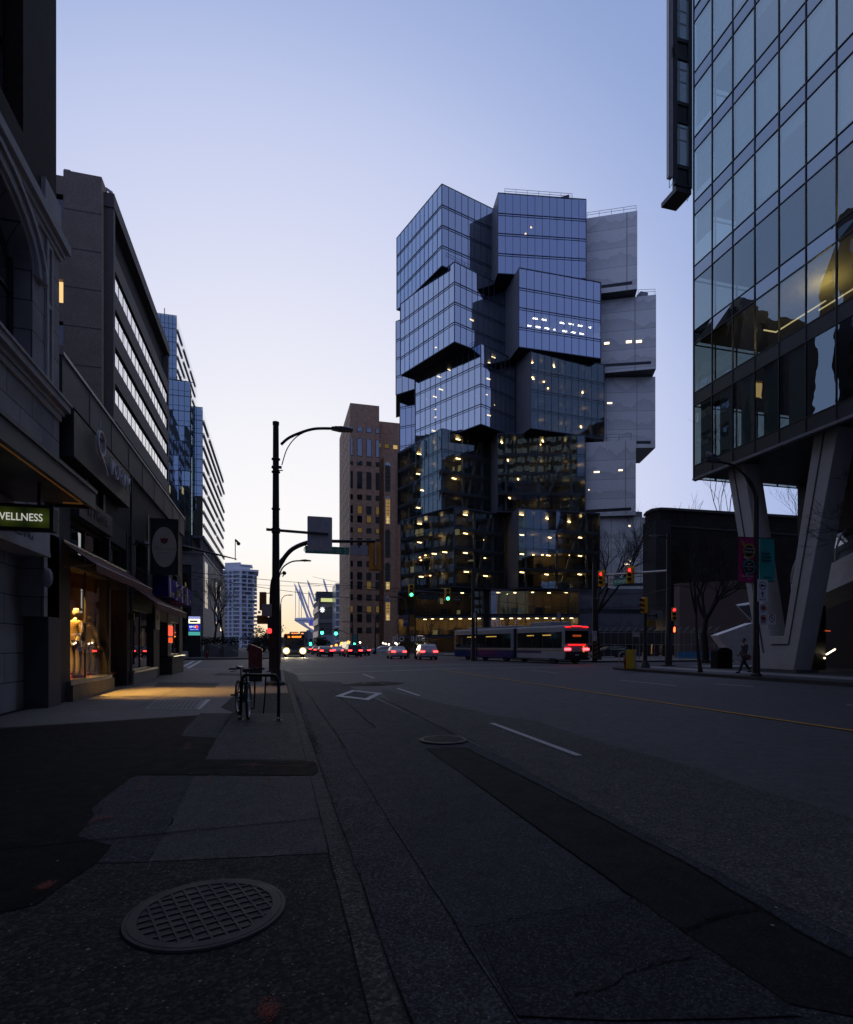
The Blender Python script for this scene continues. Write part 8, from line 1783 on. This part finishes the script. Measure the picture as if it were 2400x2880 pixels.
def person(name, label, cat, loc, rz, pose, mats, cap=False, hair=True, scale=1.0):
    """figure facing local -Y; pose: dict with leg/arm offsets"""
    t_ = T(name, label, cat, (0, 0, 0)); skin, top, leg, shoe, hairm = mats
    la, ra_, lk, rk_, lf, rf = pose['legs']; le, lh, re, rh = pose['arms']
    J = [((0, 0, .96), .13, .10), ((0, .0, 1.12), .125, .09), ((0, .0, 1.30), .15, .10), ((0, 0, 1.44), .10, .075), ((0, -.01, 1.50), .052, .052), ((0, -.015, 1.56), .05, .052),
         ((-.17, 0, 1.41), .062, .06), (le, .042, .042), (lh, .03, .026), ((.17, 0, 1.41), .062, .06), (re, .042, .042), (rh, .03, .026),
         ((-.09, 0, .88), .085, .09), (lk, .058, .062), (la, .040, .044), ((.09, 0, .88), .085, .09), (rk_, .058, .062), (ra_, .040, .044), (lf, .036, .03), (rf, .036, .03)]
    E = [(0, 1), (1, 2), (2, 3), (3, 4), (4, 5), (3, 6), (6, 7), (7, 8), (3, 9), (9, 10), (10, 11), (0, 12), (12, 13), (13, 14), (0, 15), (15, 16), (16, 17), (14, 18), (17, 19)]
    b = skinfig('body', J, E, skin, t_)
    def fat(idx, k, add): return [(J[i][0], J[i][1]*k+add, (J[i][2] if len(J[i]) > 2 else J[i][1])*k+add) for i in idx]
    skinfig('jacket', fat([1, 2, 3, 6, 7, 8, 9, 10, 11], 1.0, .020)[:1]+fat([2, 3, 6, 7], 1.0, .022)+[(Vector(J[7][0]).lerp(Vector(J[8][0]), .82), .046, .044)]+fat([9, 10], 1.0, .022)+[(Vector(J[10][0]).lerp(Vector(J[11][0]), .82), .046, .044)]+[((0, 0, .93), .155, .125)], [(0, 1), (1, 2), (2, 3), (3, 4), (4, 5), (2, 6), (6, 7), (7, 8), (0, 9)], top, t_)
    skinfig('trousers', [((0, 0, .97), .135, .105)]+fat([12, 13, 14, 15, 16, 17], 1.0, .018), [(0, 1), (1, 2), (2, 3), (0, 4), (4, 5), (5, 6)], leg, t_)
    for a, f in ((la, lf), (ra_, rf)):
        a, f = Vector(a), Vector(f); m = MB(); m.ball(a.lerp(f, .5)+Vector((0, 0, -.02)), .05, .14, .045, 12, 8); m.build('shoe', shoe, t_, True)
    # head with face
    m = MB(); hc = Vector((0, -.03, 1.665)); n, mm = 20, 16; o = 0
    for i in range(mm+1):
        a = math.pi*i/mm
        for j in range(n):
            q = 2*math.pi*j/n; x, y, z_ = math.sin(a)*math.sin(q), -math.sin(a)*math.cos(q), math.cos(a); X, Y, Z = x*.075, y*.098, z_*.125
            if z_ < 0: X *= 1+.28*z_; Y *= 1+.10*z_ if y < 0 else 1+.45*z_
            if y < -.75 and abs(x) < .25: Y -= .020*max(0, 1-abs(z_+.12)/.22)*(1-abs(x)/.25)
            if y < -.6 and .15 < abs(x) < .5 and -.02 < z_ < .22: Y += .008
            if y < -.7 and abs(x) < .35 and -.55 < z_ < -.42: Y -= .006
            m.v.append(hc+Vector((X, Y, Z)))
    for i in range(mm):
        for j in range(n): m.f.append([i*n+j, (i+1)*n+j, (i+1)*n+(j+1) % n, i*n+(j+1) % n]); m.m.append(0)
    for s_ in (-1, 1): m.ball(hc+Vector((s_*.077, .01, -.005)), .012, .022, .034, 8, 6)
    m.build('head', skin, t_, True)
    if hair:
        m = MB(); m.ball(hc+Vector((0, .018, .032)), .083, .100, .105, 16, 10); m.build('cap' if cap else 'hair', hairm, t_, True)
    if cap: m = MB(); m.ball(hc+Vector((0, -.09, .06)), .07, .07, .012, 12, 6); m.build('cap_peak', hairm, t_, True)
    # hands: palm with four fingers and a thumb
    for s_, e, h_ in ((-1, le, lh), (1, re, rh)):
        e, h_ = Vector(e), Vector(h_); d = (h_-e).normalized(); side = Vector((0, 1, 0)); side = (side-d*side.dot(d)).normalized(); inn = d.cross(side)*(1 if s_ < 0 else -1)
        j = [(h_, .026, .02), (h_+d*.05, .034, .018), (h_+d*.085, .034, .016)]; ed = [(0, 1), (1, 2)]
        for k, (off, ln) in enumerate(((-.030, .070), (-.010, .080), (.011, .076), (.030, .058))):
            b0 = h_+d*.088+side*off*-1; j += [(b0, .0095, .0095), (b0+d*ln*.55+inn*.012, .009, .009), (b0+d*ln*.9+inn*.035, .0075, .0075)]; q = len(j); ed += [(2, q-3), (q-3, q-2), (q-2, q-1)]
        b0 = h_+d*.03+side*.03; j += [(b0, .012, .012), (b0+d*.035+side*.025+inn*.01, .010, .010), (b0+d*.065+side*.03+inn*.02, .008, .008)]; q = len(j); ed += [(0, q-3), (q-3, q-2), (q-2, q-1)]
        skinfig('hand', j, ed, skin, t_, 0, 1)
    t_.location = loc; t_.rotation_euler = (0, 0, rz); t_.scale = (scale,)*3; return t_
stand = dict(legs=((-.10, .02, .07), (.10, .02, .07), (-.10, -.02, .50), (.10, -.02, .50), (-.10, -.12, .035), (.10, -.10, .035)), arms=((-.26, .04, 1.14), (-.25, -.06, .90), (.26, .06, 1.14), (.22, -.10, .93)))
walk = dict(legs=((-.09, .38, .14), (.09, -.34, .07), (-.09, .10, .50), (.09, -.16, .50), (-.09, .30, .05), (.09, -.46, .05)), arms=((-.25, .10, 1.15), (-.24, -.12, .96), (.25, -.05, 1.14), (.22, -.26, 1.02)))
MANQ = M('mannequin_skin', (.62, .56, .46), .35); QUIL = BRICK('quilted_tan', (.36, .25, .12), (.34, .235, .115), (.16, .10, .05), .5, .055, .006, .8, .8)
mx_, my_ = XB-.36, 17.75; 
person('mannequin', 'tan vested shop mannequin lit warm in the front of the display window', 'mannequin', (mx_, my_, .5), R(150), stand, (MANQ, QUIL, M('khaki_trousers', (.34, .29, .19), .85), M('brown_shoe', (.16, .03, .015), .4), MANQ), False, False, 1.09)
person('mannequin', 'dark coated shop mannequin with a cap deeper in the display window', 'mannequin', (XB-.40, 19.2, .5), R(150), stand, (M('mannequin_dark', (.22, .17, .11), .5), M('dark_coat', (.03, .026, .022), .8), M('dark_trousers', (.02, .02, .022), .8), BLK, M('brown_cap', (.10, .07, .04), .8)), True, True, 1.02)
pp = onZ(2094, 1893, 0)
pe = person('person', 'person in dark clothes with red brown bag walking left past the trash bin', 'person', (pp.x, pp.y, 0), R(-100), walk, (M('person_skin', (.22, .14, .11), .6), M('dark_jacket', (.022, .022, .028), .8), M('dark_jeans', (.014, .015, .02), .85), BLK, M('dark_hair', (.012, .010, .009), .7)), False, True, 1.0)
m = MB(); m.ball((.24, .05, .80), .07, .16, .15, 12, 8); o = m.build('bag', M('red_brown_bag', (.13, .045, .03), .7), None, True); o.parent = pe; o.location = (.24, .05, .66); m = MB(); m.tube([(.22, .0, .88), (.20, .0, 1.2), (.05, .02, 1.47), (-.10, .10, 1.2)], .014, 6); o = m.build('bag_strap', BLK, None, True); o.parent = pe; o.location = (.06, .05, .866)
# ================================================================== invented city blocks outside the picture, added to darken glass reflections and sky light
DRK = M('block_dark', (.05, .048, .05), .7); LITW = EM('far_lit_window', (1, .7, .35), .9)
def city(x0, x1, y0, y1, h, label, seed, faces):
    t_ = T('invented_block', label, 'building', ((x0+x1)/2, (y0+y1)/2, 0)); m = MB(); m.box(x0, x1, y0, y1, 0, h); m.build('wall', DRK, t_); g = random.Random(seed); w = MB(); l_ = MB()
    for f in faces:
        z_ = 5
        while z_ < h-3:
            a, b = (y0, y1) if f in 'EW' else (x0, x1); k = a+1
            while k < b-2.5:
                mm = l_ if g.random() < .04 else w
                if f == 'E': mm.box(x1+.02, x1+.06, k, k+2.4, z_, z_+2.1)
                if f == 'W': mm.box(x0-.06, x0-.02, k, k+2.4, z_, z_+2.1)
                if f == 'N': mm.box(k, k+2.4, y1+.02, y1+.06, z_, z_+2.1)
                if f == 'S': mm.box(k, k+2.4, y0-.06, y0-.02, z_, z_+2.1)
                k += 3.4
            z_ += 3.9
    w.build('window_grid', GLASS('block_window', (.1, .1, .1), .25, 0, 1, (.9, .95, 1)), t_, kind='stuff'); l_.build('lit_window', LITW, t_, kind='stuff')
city(-60, -5.6, -75, -16, 74, 'invented dark office block behind the viewpoint on the shop side, added for reflections', 1, 'EN')
city(25, 70, -95, -12, 96, 'invented dark office block behind the viewpoint on the glass building side, added for reflections', 2, 'WN')
city(-62, -38, 46, 72, 70, 'invented dark tower behind the concrete office block, added for reflections', 3, 'ES')
city(-58, -27, 20, 44, 44, 'invented dark block behind the low shops, added for reflections', 5, 'EN')
city(-5, 24, -260, -220, 70, 'invented dark tower closing the street behind the viewpoint, added for reflections', 4, 'N')
city(-60, -30, 112, 150, 70, 'invented dark block hidden behind the concrete office block, added for reflections', 6, 'ENS')
city(110, 160, -20, 70, 74, 'invented dark block beyond the glass building on legs, added for reflections', 7, 'WN')
